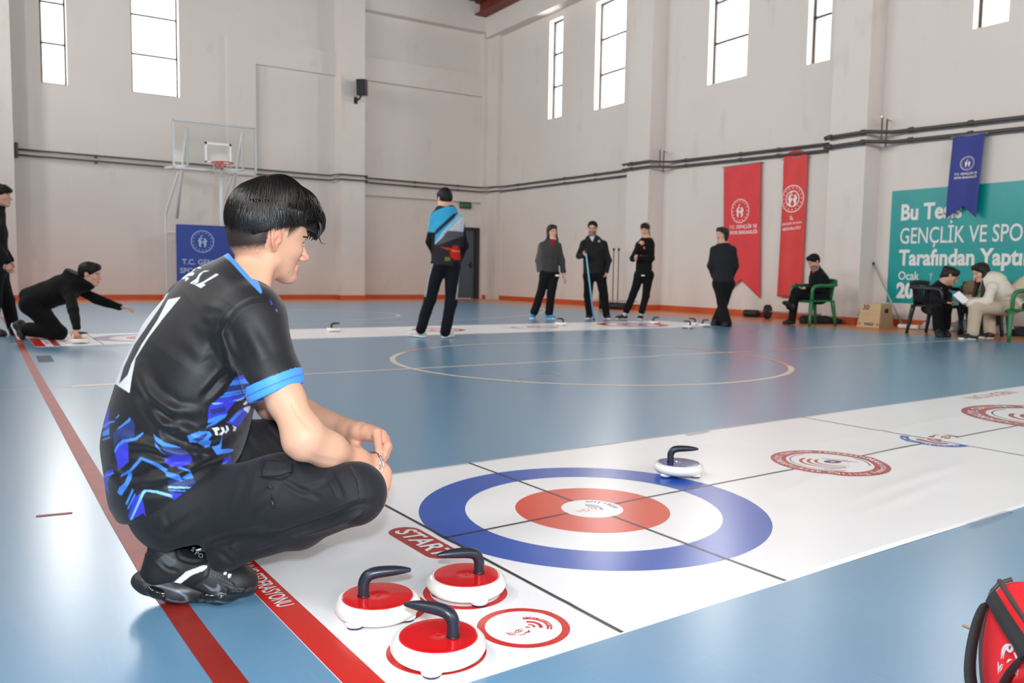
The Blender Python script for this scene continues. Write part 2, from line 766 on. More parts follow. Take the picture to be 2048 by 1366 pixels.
def floor_material(name, rgb, rgb2, rough):
    m, nt, b = new_mat(name)
    tc = nt.nodes.new('ShaderNodeTexCoord')
    n1 = nt.nodes.new('ShaderNodeTexNoise')
    n1.inputs['Scale'].default_value = 0.7
    n1.inputs['Detail'].default_value = 3
    n1.inputs['Roughness'].default_value = 0.5
    nt.links.new(tc.outputs['Object'], n1.inputs['Vector'])
    mx = nt.nodes.new('ShaderNodeMixRGB')
    mx.inputs[1].default_value = (*lin(rgb), 1)
    mx.inputs[2].default_value = (*lin(rgb2), 1)
    nt.links.new(n1.outputs['Fac'], mx.inputs[0])
    last = mx.outputs[0]
    for sc, rot, seed in (((3, 40, 1), 0.5, 3), ((34, 2.5, 1), 0.25, 8)):      # fine scuff streaks
        mp = nt.nodes.new('ShaderNodeMapping')
        mp.inputs['Rotation'].default_value = (0, 0, rot)
        mp.inputs['Scale'].default_value = sc
        mp.inputs['Location'].default_value = (seed, seed * 2, 0)
        nt.links.new(tc.outputs['Object'], mp.inputs[0])
        n2 = nt.nodes.new('ShaderNodeTexNoise')
        n2.inputs['Scale'].default_value = 2.2
        n2.inputs['Detail'].default_value = 4
        n2.inputs['Roughness'].default_value = 0.55
        nt.links.new(mp.outputs[0], n2.inputs['Vector'])
        cr = nt.nodes.new('ShaderNodeValToRGB')
        cr.color_ramp.elements[0].position, cr.color_ramp.elements[1].position = 0.58, 0.85
        cr.color_ramp.elements[0].color = (0, 0, 0, 1)
        cr.color_ramp.elements[1].color = (0.06, 0.06, 0.06, 1)
        nt.links.new(n2.outputs['Fac'], cr.inputs[0])
        mm = nt.nodes.new('ShaderNodeMixRGB')
        mm.inputs[2].default_value = (*lin((205, 216, 224)), 1)
        nt.links.new(cr.outputs[0], mm.inputs[0])
        nt.links.new(last, mm.inputs[1])
        last = mm.outputs[0]
    nt.links.new(last, b.inputs['Base Color'])
    mr = nt.nodes.new('ShaderNodeMapRange')
    mr.inputs['To Min'].default_value, mr.inputs['To Max'].default_value = rough - 0.02, rough + 0.03
    nt.links.new(n1.outputs['Fac'], mr.inputs['Value'])
    nt.links.new(mr.outputs[0], b.inputs['Roughness'])
    n3 = nt.nodes.new('ShaderNodeTexNoise')
    n3.inputs['Scale'].default_value = 45
    n3.inputs['Detail'].default_value = 3
    nt.links.new(tc.outputs['Object'], n3.inputs['Vector'])
    bp = nt.nodes.new('ShaderNodeBump')
    bp.inputs['Strength'].default_value = 0.03
    bp.inputs['Distance'].default_value = 0.002
    nt.links.new(n3.outputs['Fac'], bp.inputs['Height'])
    b.inputs['Specular IOR Level'].default_value = 0.55
    b.inputs['Coat Weight'].default_value = 0.4
    b.inputs['Coat Roughness'].default_value = 0.26
    return m


def glass_material(name, tint=(1, 1, 1), base=0.04):
    m = bpy.data.materials.new(name)
    m.use_nodes = True
    nt = m.node_tree
    nt.nodes.remove(nt.nodes['Principled BSDF'])
    tr, gl, mx, fr = (nt.nodes.new(k) for k in ('ShaderNodeBsdfTransparent', 'ShaderNodeBsdfGlossy', 'ShaderNodeMixShader', 'ShaderNodeLayerWeight'))
    tr.inputs[0].default_value = (*tint, 1)
    gl.inputs['Roughness'].default_value = 0.05
    fr.inputs[0].default_value = 0.5
    pw, ml, ad = (nt.nodes.new('ShaderNodeMath') for _ in range(3))
    pw.operation, ml.operation, ad.operation = 'POWER', 'MULTIPLY', 'ADD'
    pw.inputs[1].default_value, ml.inputs[1].default_value, ad.inputs[1].default_value = 4.0, 0.6, base
    nt.links.new(fr.outputs['Facing'], pw.inputs[0])
    nt.links.new(pw.outputs[0], ml.inputs[0])
    nt.links.new(ml.outputs[0], ad.inputs[0])
    nt.links.new(ad.outputs[0], mx.inputs[0])
    nt.links.new(tr.outputs[0], mx.inputs[1])
    nt.links.new(gl.outputs[0], mx.inputs[2])
    nt.links.new(mx.outputs[0], nt.nodes['Material Output'].inputs[0])
    return m


M_WALL = wall_material()
M_FLOOR = floor_material('blue_court_floor', (95, 140, 173), (109, 151, 182), 0.28)
M_FLOOR_OR = floor_material('orange_court_border', (206, 118, 62), (214, 130, 74), 0.33)
M_BASEB = mat('orange_baseboard_paint', (196, 84, 40), 0.5, var=0.1, scale=3)
M_CREAM = mat('cream_line_paint', (216, 206, 190), 0.35, var=0.06, scale=9)
M_SALMON = mat('faded_red_line_paint', (214, 142, 120), 0.35, var=0.08, scale=9)
M_MAROON = mat('worn_red_line_paint', (146, 40, 32), 0.45, 0.35, var=0.2, scale=9)
M_GREYTAPE = mat('grey_tape', (58, 72, 84), 0.6, 0.3)
M_TANTAPE = mat('tan_tape', (196, 142, 92), 0.5)
M_CEIL = mat('grey_roof_sheet', (96, 96, 98), 0.6, var=0.1, scale=2)
M_RUST = mat('red_oxide_steel', (110, 44, 32), 0.55, var=0.15, scale=4)
M_WINFRAME = mat('dark_window_frame', (70, 62, 58), 0.5)
M_GLASS = glass_material('window_glass')
M_DOOR = mat('blue_grey_door', (74, 86, 98), 0.45, var=0.06, scale=3)
M_DOORFR = mat('dark_door_frame', (38, 40, 44), 0.5)
M_PIPE = mat('dark_painted_pipe', (72, 66, 64), 0.45, var=0.15, scale=5)
M_METAL = mat('galvanised_steel', (176, 180, 184), 0.4, metal=0.7, var=0.08, scale=8)
M_WHITEP = mat('white_plastic', (238, 236, 228), 0.28, 0.5, coat=0.3)
M_BLACKP = mat('black_plastic', (24, 24, 27), 0.38, 0.5, bump=0.15, bscale=350)
M_BLACK = mat('black_rubber', (22, 22, 23), 0.6)
M_WHITE = mat('white_print', (240, 240, 240), 0.55)


# ------------------------------------------------------------------ the hall
def wall_boxes(u0, u1, z0, z1, holes):
    """solid cells of a wall around its window openings, as (u0, u1, z0, z1)"""
    us = sorted({u0, u1, *[h[0] for h in holes], *[h[1] for h in holes]})
    out = []
    for a, b in zip(us[:-1], us[1:]):
        hs = sorted([h for h in holes if h[0] <= a + 1e-6 and h[1] >= b - 1e-6], key=lambda h: h[2])
        z = z0
        for h in hs:
            out.append((a, b, z, h[2]))
            z = h[3]
        out.append((a, b, z, z1))
    return out


TH = 0.30
# floor: blue court, orange border
BX, BY = 11.02, 19.75
fl = obj('floor', join(box(LEFT_X - TH, BX, FRONT_Y - TH, BY, -0.2, 0)), M_FLOOR)
props(fl, 'blue sports hall floor', kind='structure')
fb = obj('floor_border', join(box(BX, WALL_X + TH, FRONT_Y - TH, WALL_Y + TH, -0.2, 0), box(LEFT_X - TH, BX, BY, WALL_Y + TH, -0.2, 0)), M_FLOOR_OR)
props(fb, 'orange floor border along the walls', kind='structure')

DOOR = (11.55, 12.50, 0.0, 2.12)
bx = [box(a, b, WALL_Y, WALL_Y + TH, c, d) for a, b, c, d in wall_boxes(LEFT_X - TH, WALL_X + TH, 0, TOP_Z, [w[:4] for w in WIN_END] + [DOOR])]
# piers, panels and lintels of the end wall
PY = 21.52
PIL = [box(-0.40, 0.44, 21.62, WALL_Y, 0, TOP_Z), box(7.98, 8.66, PY, WALL_Y, 0, TOP_Z), box(12.55, WALL_X, WALL_Y - 0.16, WALL_Y, 0, TOP_Z), box(8.66, 12.86, WALL_Y - 0.30, WALL_Y, 7.88, TOP_Z)]
bx += [box(5.12, 7.98, WALL_Y - 0.10, WALL_Y, 6.04, 6.66),
       box(5.12, 5.84, WALL_Y - 0.10, WALL_Y, 3.2, 6.04),
       box(8.66, 12.55, WALL_Y - 0.13, WALL_Y, 6.04, 6.66),
       box(8.66, 12.55, WALL_Y - 0.11, WALL_Y, 2.90, 3.42)]
props(obj('wall_back', join(*bx), M_WALL), kind='structure')
bx = [box(WALL_X, WALL_X + TH, a, b, c, d) for a, b, c, d in wall_boxes(FRONT_Y - TH, WALL_Y, 0, TOP_Z, [w[:4] for w in WIN_RIGHT])]
AX, BXX = 12.42, 12.46
PIL += [box(AX, WALL_X, 14.19, 14.95, 0, TOP_Z), box(BXX, WALL_X, 8.80, 9.52, 0, TOP_Z),
       box(AX, WALL_X, 3.4, 4.15, 0, TOP_Z), box(AX, WALL_X, -2.0, -1.25, 0, TOP_Z),
       box(WALL_X - 0.16, WALL_X, WALL_Y - 0.75, WALL_Y, 0, TOP_Z),
       box(WALL_X - 0.32, WALL_X, FRONT_Y, WALL_Y - 0.3, 7.72, TOP_Z)]
for i_, b_ in enumerate(PIL):
    props(obj('pillar_%d' % (i_ + 1), b_, M_WALL), kind='structure')
props(obj('wall_right', join(*bx), M_WALL), kind='structure')
bx = [box(LEFT_X - TH, LEFT_X, a, b, c, d) for a, b, c, d in wall_boxes(FRONT_Y - TH, WALL_Y, 0, TOP_Z, [w[:4] for w in WIN_LEFT])]
props(obj('wall_left', join(*bx), M_WALL), kind='structure')
bx = [box(a, b, FRONT_Y - TH, FRONT_Y, c, d) for a, b, c, d in wall_boxes(LEFT_X, WALL_X, 0, TOP_Z, [w[:4] for w in WIN_FRONT])]
props(obj('wall_front', join(*bx), M_WALL), kind='structure')

# roof sheet and steel
rib = []
for i in range(54):
    x = LEFT_X + 0.3 * i
    rib.append(box(x, x + 0.14, FRONT_Y, WALL_Y, TOP_Z - 0.02, TOP_Z + 0.05))
ceil_ = obj('ceiling', join(box(LEFT_X - TH, WALL_X + TH, FRONT_Y - TH, WALL_Y + TH, TOP_Z + 0.02, TOP_Z + 0.3), *rib), M_CEIL)
props(ceil_, kind='structure')
k = 0
for y in (14.6, 9.1, 3.8, -1.6, -7):
    g = join(box(LEFT_X, WALL_X - 0.3, y - 0.11, y + 0.11, 8.36, 8.40), box(LEFT_X, WALL_X - 0.3, y - 0.02, y + 0.02, 8.40, 8.64),
             box(LEFT_X, WALL_X - 0.3, y - 0.11, y + 0.11, 8.64, 8.68))
    k += 1
    props(obj('beam_%d' % k, g, M_RUST), kind='structure')

props(obj('beam_7', join(box(12.15, 12.52, FRONT_Y, WALL_Y - 0.3, 8.30, 8.34), box(12.31, 12.36, FRONT_Y, WALL_Y - 0.3, 8.34, 8.64), box(12.15, 12.52, FRONT_Y, WALL_Y - 0.3, 8.64, 8.68)), M_RUST), kind='structure')

# baseboards
bb = [box(0.44, 7.98, WALL_Y - 0.025, WALL_Y, 0, 0.12), box(LEFT_X, -0.40, WALL_Y - 0.025, WALL_Y, 0, 0.12), box(-0.42, 0.46, 21.60, 21.63, 0, 0.12),
      box(7.955, 8.685, PY - 0.02, PY, 0, 0.12), box(7.955, 7.98, PY, WALL_Y, 0, 0.12), box(8.66, 11.45, WALL_Y - 0.025, WALL_Y, 0, 0.12), box(12.58, 12.7, WALL_Y - 0.185, WALL_Y - 0.16, 0, 0.12)]
props(obj('baseboard_back', join(*bb), M_BASEB), kind='structure')
bb = [box(WALL_X - 0.025, WALL_X, 14.95, 21.27, 0, 0.12), box(WALL_X - 0.025, WALL_X, 9.52, 14.19, 0, 0.12), box(WALL_X - 0.025, WALL_X, 4.15, 8.80, 0, 0.12),
      box(AX - 0.02, AX, 14.17, 14.97, 0, 0.12), box(AX, WALL_X, 14.17, 14.19, 0, 0.12), box(BXX - 0.02, BXX, 8.78, 9.54, 0, 0.12), box(BXX, WALL_X, 8.78, 8.80, 0, 0.12)]
props(obj('baseboard_right', join(*bb), M_BASEB), kind='structure')


def window(n, w, side):
    u0, u1, z0, z1, mull = w
    t = 0.045
    r = thing('window_%d' % n, 'tall window with dark frame', None, kind='structure')

    def bxs(a, b, c, d, e0, e1):
        if side == 'end':
            return box(a, b, WALL_Y + e0, WALL_Y + e1, c, d)
        if side == 'right':
            return box(WALL_X + e0, WALL_X + e1, a, b, c, d)
        if side == 'left':
            return box(LEFT_X - e1, LEFT_X - e0, a, b, c, d)
        return box(a, b, FRONT_Y - e1, FRONT_Y - e0, c, d)
    fr = [bxs(u0, u0 + t, z0, z1, 0.16, 0.21), bxs(u1 - t, u1, z0, z1, 0.16, 0.21), bxs(u0, u1, z0, z0 + t, 0.16, 0.21), bxs(u0, u1, z1 - t, z1, 0.16, 0.21)]
    fr += [bxs(u0, u1, m - t / 2, m + t / 2, 0.16, 0.21) for m in mull]
    obj('window_frame', join(*fr), M_WINFRAME, r)
    zs = [z0] + mull + [z1]
    for a, b in zip(zs[:-1], zs[1:]):
        obj('pane', bxs(u0 + t, u1 - t, a + t / 2, b - t / 2, 0.18, 0.19), M_GLASS, r)


n = 0
for side, L in (('end', WIN_END), ('right', WIN_RIGHT), ('left', WIN_LEFT), ('front', WIN_FRONT)):
    for w in L:
        n += 1
        window(n, w, side)

# the door at the end wall
d = thing('door_1', 'blue grey metal door in the far corner', None, kind='structure')
obj('door_frame', join(box(11.50, 11.56, WALL_Y - 0.03, WALL_Y + 0.2, 0, 2.14), box(12.42, 12.56, WALL_Y - 0.05, WALL_Y + 0.2, 0, 2.14), box(11.50, 12.56, WALL_Y - 0.03, WALL_Y + 0.2, 2.08, 2.15)), M_DOORFR, d)
obj('door_leaf', box(11.56, 12.42, WALL_Y + 0.06, WALL_Y + 0.11, 0.01, 2.08, 0.006), M_DOOR, d)
obj('door_handle', join(tube([(12.30, WALL_Y + 0.06, 1.02), (12.30, WALL_Y + 0.0, 1.02), (12.18, WALL_Y + 0.0, 1.02)], 0.012), box(12.27, 12.33, WALL_Y + 0.05, WALL_Y + 0.06, 0.92, 1.12)), M_BLACKP, d)

# painted court lines
LZ = 0.0012


def floor_mark(name, g, m, z=LZ, at_=(0, 0)):
    V = [(u + at_[0], v + at_[1], z) for u, v in g[0]]
    o = obj(name, (V, g[1]), m)
    props(o, kind='structure')
    return o


CC = (4.595, 6.02)
floor_mark('floor_marking_circle', join2(ring2(1.75, 1.80, 22, 118, 60), ring2(1.75, 1.80, 135, 318, 90)), M_CREAM, at_=CC)
floor_mark('floor_marking_circle_red', join2(ring2(1.75, 1.80, -42, 22, 40), ring2(1.75, 1.80, 118, 135, 20)), M_SALMON, at_=CC)
floor_mark('floor_marking_halfway', join2(rect2(0.4, 6.45, 5.975, 6.025), rect2(7.6, 11.0, 5.975, 6.025)), M_CREAM, LZ * 0.8)
floor_mark('floor_marking_halfway_red', rect2(6.45, 7.6, 5.975, 6.025), M_SALMON, LZ * 0.8)
floor_mark('floor_marking_key', ring2(1.75, 1.80, -100, 95, 60), M_CREAM, at_=(4.45, 14.2))
floor_mark('floor_marking_arc', ring2(6.70, 6.75, -100, 4, 120), M_CREAM, at_=(4.45, 18.42))
floor_mark('floor_marking_side', rect2(0.0, 0.06, 6.8, 8.0), M_GREYTAPE, LZ * 2, at_=(0.31, 0.9)) if False else None
p0, p1, p2, p3 = ground(0, 634), ground(40, 690), ground(262, 1095), ground(462, 1366)
sl = []
cen = [ground(4, 634), ground(33, 672), ground(62, 730), ground(95, 790), ground(160, 905), ground(232, 1030), ground(300, 1140), ground(384, 1260), ground(462, 1366)]
cen.append(cen[-1] + (cen[-1] - cen[-2]) * 1.6)
Vl, Fl = [], []
for i, c in enumerate(cen):
    Vl += [(c[0] - 0.028, c[1]), (c[0] + 0.028, c[1])]
    if i:
        Fl.append([2 * i - 2, 2 * i - 1, 2 * i + 1, 2 * i])
floor_mark('floor_marking_sideline', (Vl, Fl), M_MAROON)
a, b2_ = ground(72, 1033), ground(145, 1026)
dv = unit(b2_ - a)
nv = np.array([-dv[1], dv[0], 0])
floor_mark('floor_marking_dash', poly2([tuple((p + s * nv * 0.010)[:2]) for p, s in ((a, -1), (b2_, -1), (b2_, 1), (a, 1))]), M_MAROON)
floor_mark('floor_marking_thin', rect2(-2.0, 0.9, 5.97, 5.99), M_SALMON, LZ * 0.5)
props(obj('floor_tape', place2(rect2(-0.055, 0.055, -0.28, 0.28), (0.335, 7.9, 0.0015), (1, 0, 0), (0, 1, 0)), M_GREYTAPE), 'grey strip of tape on the floor behind the crouching player', 'tape')
a, b2_ = ground(1926, 1251), ground(1985, 1275)
dv = unit(b2_ - a)
nv = np.array([-dv[1], dv[0], 0])
props(obj('floor_tape', ([tuple(p + s * nv * 0.006 + (0, 0, 0.0012)) for p, s in ((a, -1), (b2_ + dv * 0.05, -1), (b2_ + dv * 0.05, 1), (a, 1))], [[0, 1, 2, 3]]), M_TANTAPE), 'tan strip of tape on the floor behind the red bag', 'tape')


# ------------------------------------------------------------------ heating pipes
def pipe_run(name, label, paths, r, m=M_PIPE, joints=()):
    t = thing(name, label, 'pipe', tuple(paths[0][0]))
    for p in paths:
        obj('pipe_length', tube(p, r, 12), m, t, world=True, smooth=True)
    for j, ax in joints:
        j = np.array(j, float)
        e = np.zeros(3)
        e[ax] = 0.035
        obj('pipe_joint', tube([j - e, j + e], r * 1.45, 12), m, t, world=True, smooth=True)
    return t


def upper_lower(fn):
    for nm, dz in (('upper', 0.0), ('lower', -0.145)):
        fn(nm, dz)


for nm, dz in (('upper', 0.125), ('lower', 0.0)):
    y1, y2 = WALL_Y - 0.09, PY - 0.08
    z = 3.235 + dz
    P = [(0.50, y1, 3.27 + dz), (7.80, y1, z), (7.90, y2 + 0.1, z), (7.98, y2, z), (8.70, y2, z - 0.0), (8.74, y1 - 0.25, z), (8.76, y1 - 0.12, z), (12.35, y1 - 0.12, z - 0.02), (12.5, y1 - 0.2, z - 0.02), (12.62, y1 - 0.36, z - 0.02), (12.66, y1 - 0.6, z - 0.02),
         (WALL_X - 0.09, y1 - 1.0, z - 0.03)]
    P2 = [(WALL_X - 0.09, y1 - 1.0, z - 0.03), (WALL_X - 0.09, 15.0, z - 0.10)]
    js = [((x, y1, z + 0.0), 0) for x in (2.1, 4.9)] + [((10.3, y1 - 0.12, z - 0.01), 0), ((11.7, y1 - 0.12, z - 0.016), 0)]
    js2 = [((WALL_X - 0.09, 20.2, z - 0.037), 1), ((WALL_X - 0.09, 17.9, z - 0.06), 1), ((WALL_X - 0.09, 16.6, z - 0.08), 1)]
    pipe_run('heating_pipe', 'dark %s heating pipe along the end wall' % nm, [P], 0.021, joints=js)
    pipe_run('heating_pipe', 'dark %s heating pipe on the side wall between far corner and first pillar' % nm, [P2], 0.021, joints=js2)
    zz = 3.29 + dz - (0.0 if nm == 'lower' else 0.01)
    zb = 3.20 + dz
    Q = [(AX - 0.0, 15.06, zz - 0.09), (AX - 0.09, 15.0, zz - 0.09), (AX - 0.09, 14.10, zz - 0.10), (AX + 0.1, 14.0, zz - 0.11), (WALL_X - 0.11, 13.85, zz - 0.11), (WALL_X - 0.09, 13.6, zz - 0.11), (WALL_X - 0.09, 9.55, zz - 0.22)]
    pipe_run('heating_pipe', 'dark %s heating pipe passing behind the red banners' % nm, [Q], 0.025, joints=[((WALL_X - 0.09, y, zz - 0.11 - (13.6 - y) * 0.027), 1) for y in (13.4, 11.85, 10.9)] + [((AX - 0.09, 14.7, zz - 0.09), 1)])
    z3 = 3.06 + dz * 1.3
    W = [(BXX + 0.03, 9.62, z3), (BXX - 0.09, 9.55, z3), (BXX - 0.09, 8.72, z3), (BXX + 0.1, 8.62, z3), (WALL_X - 0.12, 8.5, z3), (WALL_X - 0.09, 8.3, z3), (WALL_X - 0.09, 4.2, z3 - 0.13)]
    pipe_run('heating_pipe', 'dark %s heating pipe above the teal banner' % nm, [W], 0.031, joints=[((WALL_X - 0.09, 8.2, z3), 1), ((WALL_X - 0.09, 7.22, z3 - 0.03), 1), ((BXX - 0.09, 8.8, z3), 1), ((BXX - 0.09, 9.45, z3), 1)])
for x, y, z0, lab in ((AX + 0.12, 13.98, 3.30, 'thin vent pipes rising beside the nearer end of the corner pillar'), (BXX + 0.12, 8.60, 3.20, 'thin vent pipes rising beside the pillar next to the teal banner')):
    t = thing('vent_pipe', lab, 'pipe', (x, y, z0))
    obj('pipe_length', tube([(x, y, z0 - 0.1), (x, y, z0 + 0.26)], 0.014, 8), M_PIPE, t, world=True)
    obj('pipe_length', tube([(x + 0.08, y - 0.03, z0 - 0.22), (x + 0.09, y - 0.03, z0 + 0.24)], 0.014, 8), M_PIPE, t, world=True)
    obj('valve', tube([(x + 0.09, y - 0.03, z0 + 0.22), (x + 0.18, y - 0.05, z0 + 0.21)], 0.012, 8), M_METAL, t, world=True)
    obj('pipe_cap', box(x - 0.02, x + 0.02, y - 0.02, y + 0.02, z0 + 0.25, z0 + 0.29), M_METAL, t, world=True)
t = thing('riser_pipe', 'short dark riser pipe at the left end of the wall pipes', 'pipe', (0.52, WALL_Y - 0.09, 3.2))
obj('pipe_length', tube([(0.50, WALL_Y - 0.09, 3.2), (0.50, WALL_Y - 0.09, 3.54)], 0.036, 10), M_PIPE, t, world=True)


# ------------------------------------------------------------------ emblem on banners
def emblem2(R):
    out = [ring2(0.93 * R, 1.0 * R, n=64)]
    for i in range(16):
        a = 2 * math.pi * i / 16
        c = (0.79 * R * math.cos(a), 0.79 * R * math.sin(a))
        st = []
        for j in range(10):
            q = math.pi / 2 + j * math.pi / 5
            rr = (0.075 if j % 2 == 0 else 0.032) * R
            st.append((c[0] + rr * math.cos(q), c[1] + rr * math.sin(q)))
        out.append(poly2(st))
    # crescent
    a = [(0.17 * math.cos(math.radians(t)), 0.40 + 0.17 * math.sin(math.radians(t))) for t in range(60, 301, 12)]
    b = [(0.05 + 0.135 * math.cos(math.radians(t)), 0.40 + 0.135 * math.sin(math.radians(t))) for t in range(300, 59, -12)]
    n_ = len(a)
    V = [(x * R, y * R) for x, y in a + b]
    out.append((V, [[i, i + 1, 2 * n_ - 2 - i, 2 * n_ - 1 - i] for i in range(n_ - 1)]))
    # two running youths
    for s in (-1, 1):
        out.append(t2(disc2(0.10 * R, 20, 1), s * 0.22 * R, 0.20 * R))
        body = [(0.02, 0.02), (0.36, 0.14), (0.40, 0.02), (0.30, -0.12), (0.34, -0.34), (0.20, -0.55), (0.13, -0.50), (0.16, -0.28), (0.06, -0.16)]
        p = [(s * x * R, y * R) for x, y in body]
        out.append(poly2(p if s > 0 else p[::-1]))
    return join2(*out)


# ------------------------------------------------------------------ basketball goal
def goal():
    YB = 20.2
    bx0, bx1, bz0, bz1 = 3.52, 5.36, 3.06, 4.13
    t = thing('basketball_goal', 'glass basketball backboard on a white steel stand before the end wall', 'basketball hoop', (4.45, YB, 0))
    W = mat('white_goal_steel', (212, 214, 214), 0.4)
    gl = glass_material('backboard_glass', (0.93, 0.95, 0.94), 0.004)
    obj('backboard_glass', box(bx0, bx1, YB, YB + 0.012, bz0, bz1), gl, t, world=True)
    s = 0.022
    fr = [box(bx0 - s, bx0 + s, YB - 0.02, YB + 0.03, bz0, bz1), box(bx1 - s, bx1 + s, YB - 0.02, YB + 0.03, bz0, bz1),
          box(bx0, bx1, YB - 0.02, YB + 0.03, bz0 - s, bz0 + s), box(bx0, bx1, YB - 0.02, YB + 0.03, bz1 - s, bz1 + s)]
    obj('backboard_frame', join(*fr), M_METAL, t, world=True)
    cx = 4.50
    z0 = 3.24
    w = 0.05
    sq = [box(cx - 0.30, cx - 0.30 + w, YB - 0.006, YB - 0.001, z0, z0 + 0.46), box(cx + 0.30 - w, cx + 0.30, YB - 0.006, YB - 0.001, z0, z0 + 0.46),
          box(cx - 0.30, cx + 0.30, YB - 0.006, YB - 0.001, z0 + 0.46 - w, z0 + 0.46), box(cx - 0.30, cx + 0.30, YB - 0.006, YB - 0.001, z0, z0 + w * 0.6)]
    obj('target_square', join(*sq), M_WHITE, t, world=True)
    red = mat('orange_red_rim', (186, 70, 50), 0.45)
    rim = [(cx + 0.235 * math.cos(a), YB - 0.40 + 0.235 * math.sin(a), 3.20) for a in np.linspace(0, 2 * math.pi, 33)]
    r = obj('rim', join(tube(rim, 0.014, 8, cap=False), box(cx - 0.08, cx + 0.08, YB - 0.18, YB, 3.10, 3.24), tube([(cx - 0.07, YB - 0.02, 3.08), (cx - 0.12, YB - 0.22, 3.19)], 0.012), tube([(cx + 0.07, YB - 0.02, 3.08), (cx + 0.12, YB - 0.22, 3.19)], 0.012)), red, t, world=True)
    net = []
    for i in range(12):
        for sg in (-1, 1):
            pts = []
            for k in range(7):
                a = 2 * math.pi * (i + sg * k * 0.5) / 12
                rr = 0.23 - 0.11 * (k / 6) ** 0.8
                pts.append((cx + rr * math.cos(a), YB - 0.40 + rr * math.sin(a), 3.19 - 0.40 * k / 6))
            net.append(tube(pts, 0.004, 4, cap=False))
    obj('net', join(*net), mat('grey_net_cord', (196, 188, 184), 0.8), t, world=True)
    # stand behind the board
    for s_ in (-1, 1):
        x = 4.45 + s_ * 0.62
        obj('brace', tube([(x, YB + 0.03, 3.95), (x - 0.0, YB + 0.85, 2.92), (x - 0.02, YB + 1.35, 2.0)], 0.035, 8), W, t, world=True, smooth=True)
        obj('brace', tube([(x, YB + 0.05, 4.0), (x, YB + 0.05, 3.1)], 0.028, 8), W, t, world=True)
        obj('post', tube([(x - 0.25, YB + 1.5, 0.0), (x - 0.25, YB + 1.5, 2.1), (x - 0.05, YB + 0.9, 3.05)], 0.03, 8), W, t, world=True)
        obj('brace', tube([(x, YB + 0.05, 3.12), (x - 0.25, YB + 1.45, 3.2)], 0.03, 8), W, t, world=True)
    obj('post', tube([(4.62, YB + 0.2, 3.1), (4.62, YB + 0.35, 0.05)], 0.05, 10), W, t, world=True)
    obj('cross_bar', tube([(3.58, YB + 1.5, 1.65), (4.85, YB + 1.5, 1.65)], 0.025, 8), W, t, world=True)
    obj('base', box(3.5, 5.2, YB + 0.3, YB + 1.6, 0, 0.1, 0.01), W, t, world=True)
    return YB


YB = goal()
B_RED = mat('red_banner_cloth', (216, 58, 64), 0.7, var=0.06, scale=3, sheen=0.2)
B_RED2 = mat('bright_red_banner_cloth', (212, 54, 52), 0.6, var=0.08, scale=3, sheen=0.2)
B_BLUE = mat('blue_banner_cloth', (36, 50, 134), 0.65, var=0.06, scale=4, sheen=0.2)
B_NAVY = mat('navy_pad_vinyl', (18, 58, 146), 0.45, var=0.05, scale=3)
B_TEAL = mat('teal_banner_vinyl', (0, 148, 148), 0.35, var=0.06, scale=2, bump=0.2, bscale=3)

# navy pad at the foot of the goal
PYY = 20.1
q0, q1 = on_y(353, 448, PYY), on_y(470, 560, PYY)
t = thing('goal_post_pad', 'navy blue padded panel with white round emblem below the backboard', 'pad', ((q0[0] + q1[0]) / 2 + 0.15, PYY, 0))
px0, px1, pz1 = q0[0], q0[0] + 1.55, q0[2]
obj('pad', box(px0, px1, PYY, PYY + 0.12, 0.0, pz1, 0.02), B_NAVY, t, world=True)
ec = on_y(405, 483, PYY)
obj('emblem', place2(emblem2(0.255), ec, (1, 0, 0), (0, 0, 1), 0.003), mat('pale_blue_print', (170, 190, 214), 0.6), t, world=True)
tx = join2(t2(text2('T.C. GENÇLİK VE', 0.17, 0.018, 'LEFT'), 0, 0), t2(text2('SPOR BAKANLIĞI', 0.17, 0.018, 'LEFT'), -0.05, -0.20))
tp = on_y(364, 524, PYY)
obj('lettering', place2(tx, tp, (1, 0, 0), (0, 0, 1), 0.003), mat('pale_print', (176, 186, 206), 0.6), t, world=True)

# loudspeaker on the pier
sp = on_y(724, 175, PY - 0.25)
t = thing('loudspeaker', 'black loudspeaker on a bracket high on the pier', 'speaker', (sp[0], PY - 0.25, sp[2]))
cab = xf(box(-0.13, 0.13, -0.14, 0.14, -0.21, 0.21, 0.02), rz=-0.6, rx=0.14)
obj('cabinet', cab, M_BLACKP, t, smooth=False)
obj('grille', xf(box(-0.115, 0.115, -0.152, -0.139, -0.19, 0.19, 0.008), rz=-0.6, rx=0.14), mat('dark_speaker_grille', (42, 42, 44), 0.8, bump=0.6, bscale=300), t)
obj('bracket', join(tube([(-0.02, 0.0, -0.20), (-0.06, 0.02, -0.30), (-0.08, 0.25, -0.30)], 0.025, 8), box(-0.13, -0.03, 0.235, 0.25, -0.40, -0.22)), M_BLACK, t)

# emergency exit sign
ep = on_y(931, 411, WALL_Y - 0.06)
t = thing('exit_sign', 'small dark green exit sign hung above the corner door', 'sign', ep)
obj('sign_box', box(-0.19, 0.19, -0.03, 0.03, -0.09, 0.09, 0.008), mat('dark_green_sign', (22, 74, 40), 0.4), t)
obj('pictogram', join(place2(join2(t2(text2('EXIT', 0.11, 0.02), 0.02, 0)), (0, -0.031, 0), (1, 0, 0), (0, 0, 1), 0.001), box(-0.165, -0.125, -0.033, -0.031, -0.05, 0.05)), mat('pale_green_print', (92, 142, 104), 0.5), t)
for sx_ in (-0.145, 0.145):
    obj('hanger', box(sx_ - 0.005, sx_ + 0.005, -0.005, 0.005, 0.09, 0.16), M_METAL, t)

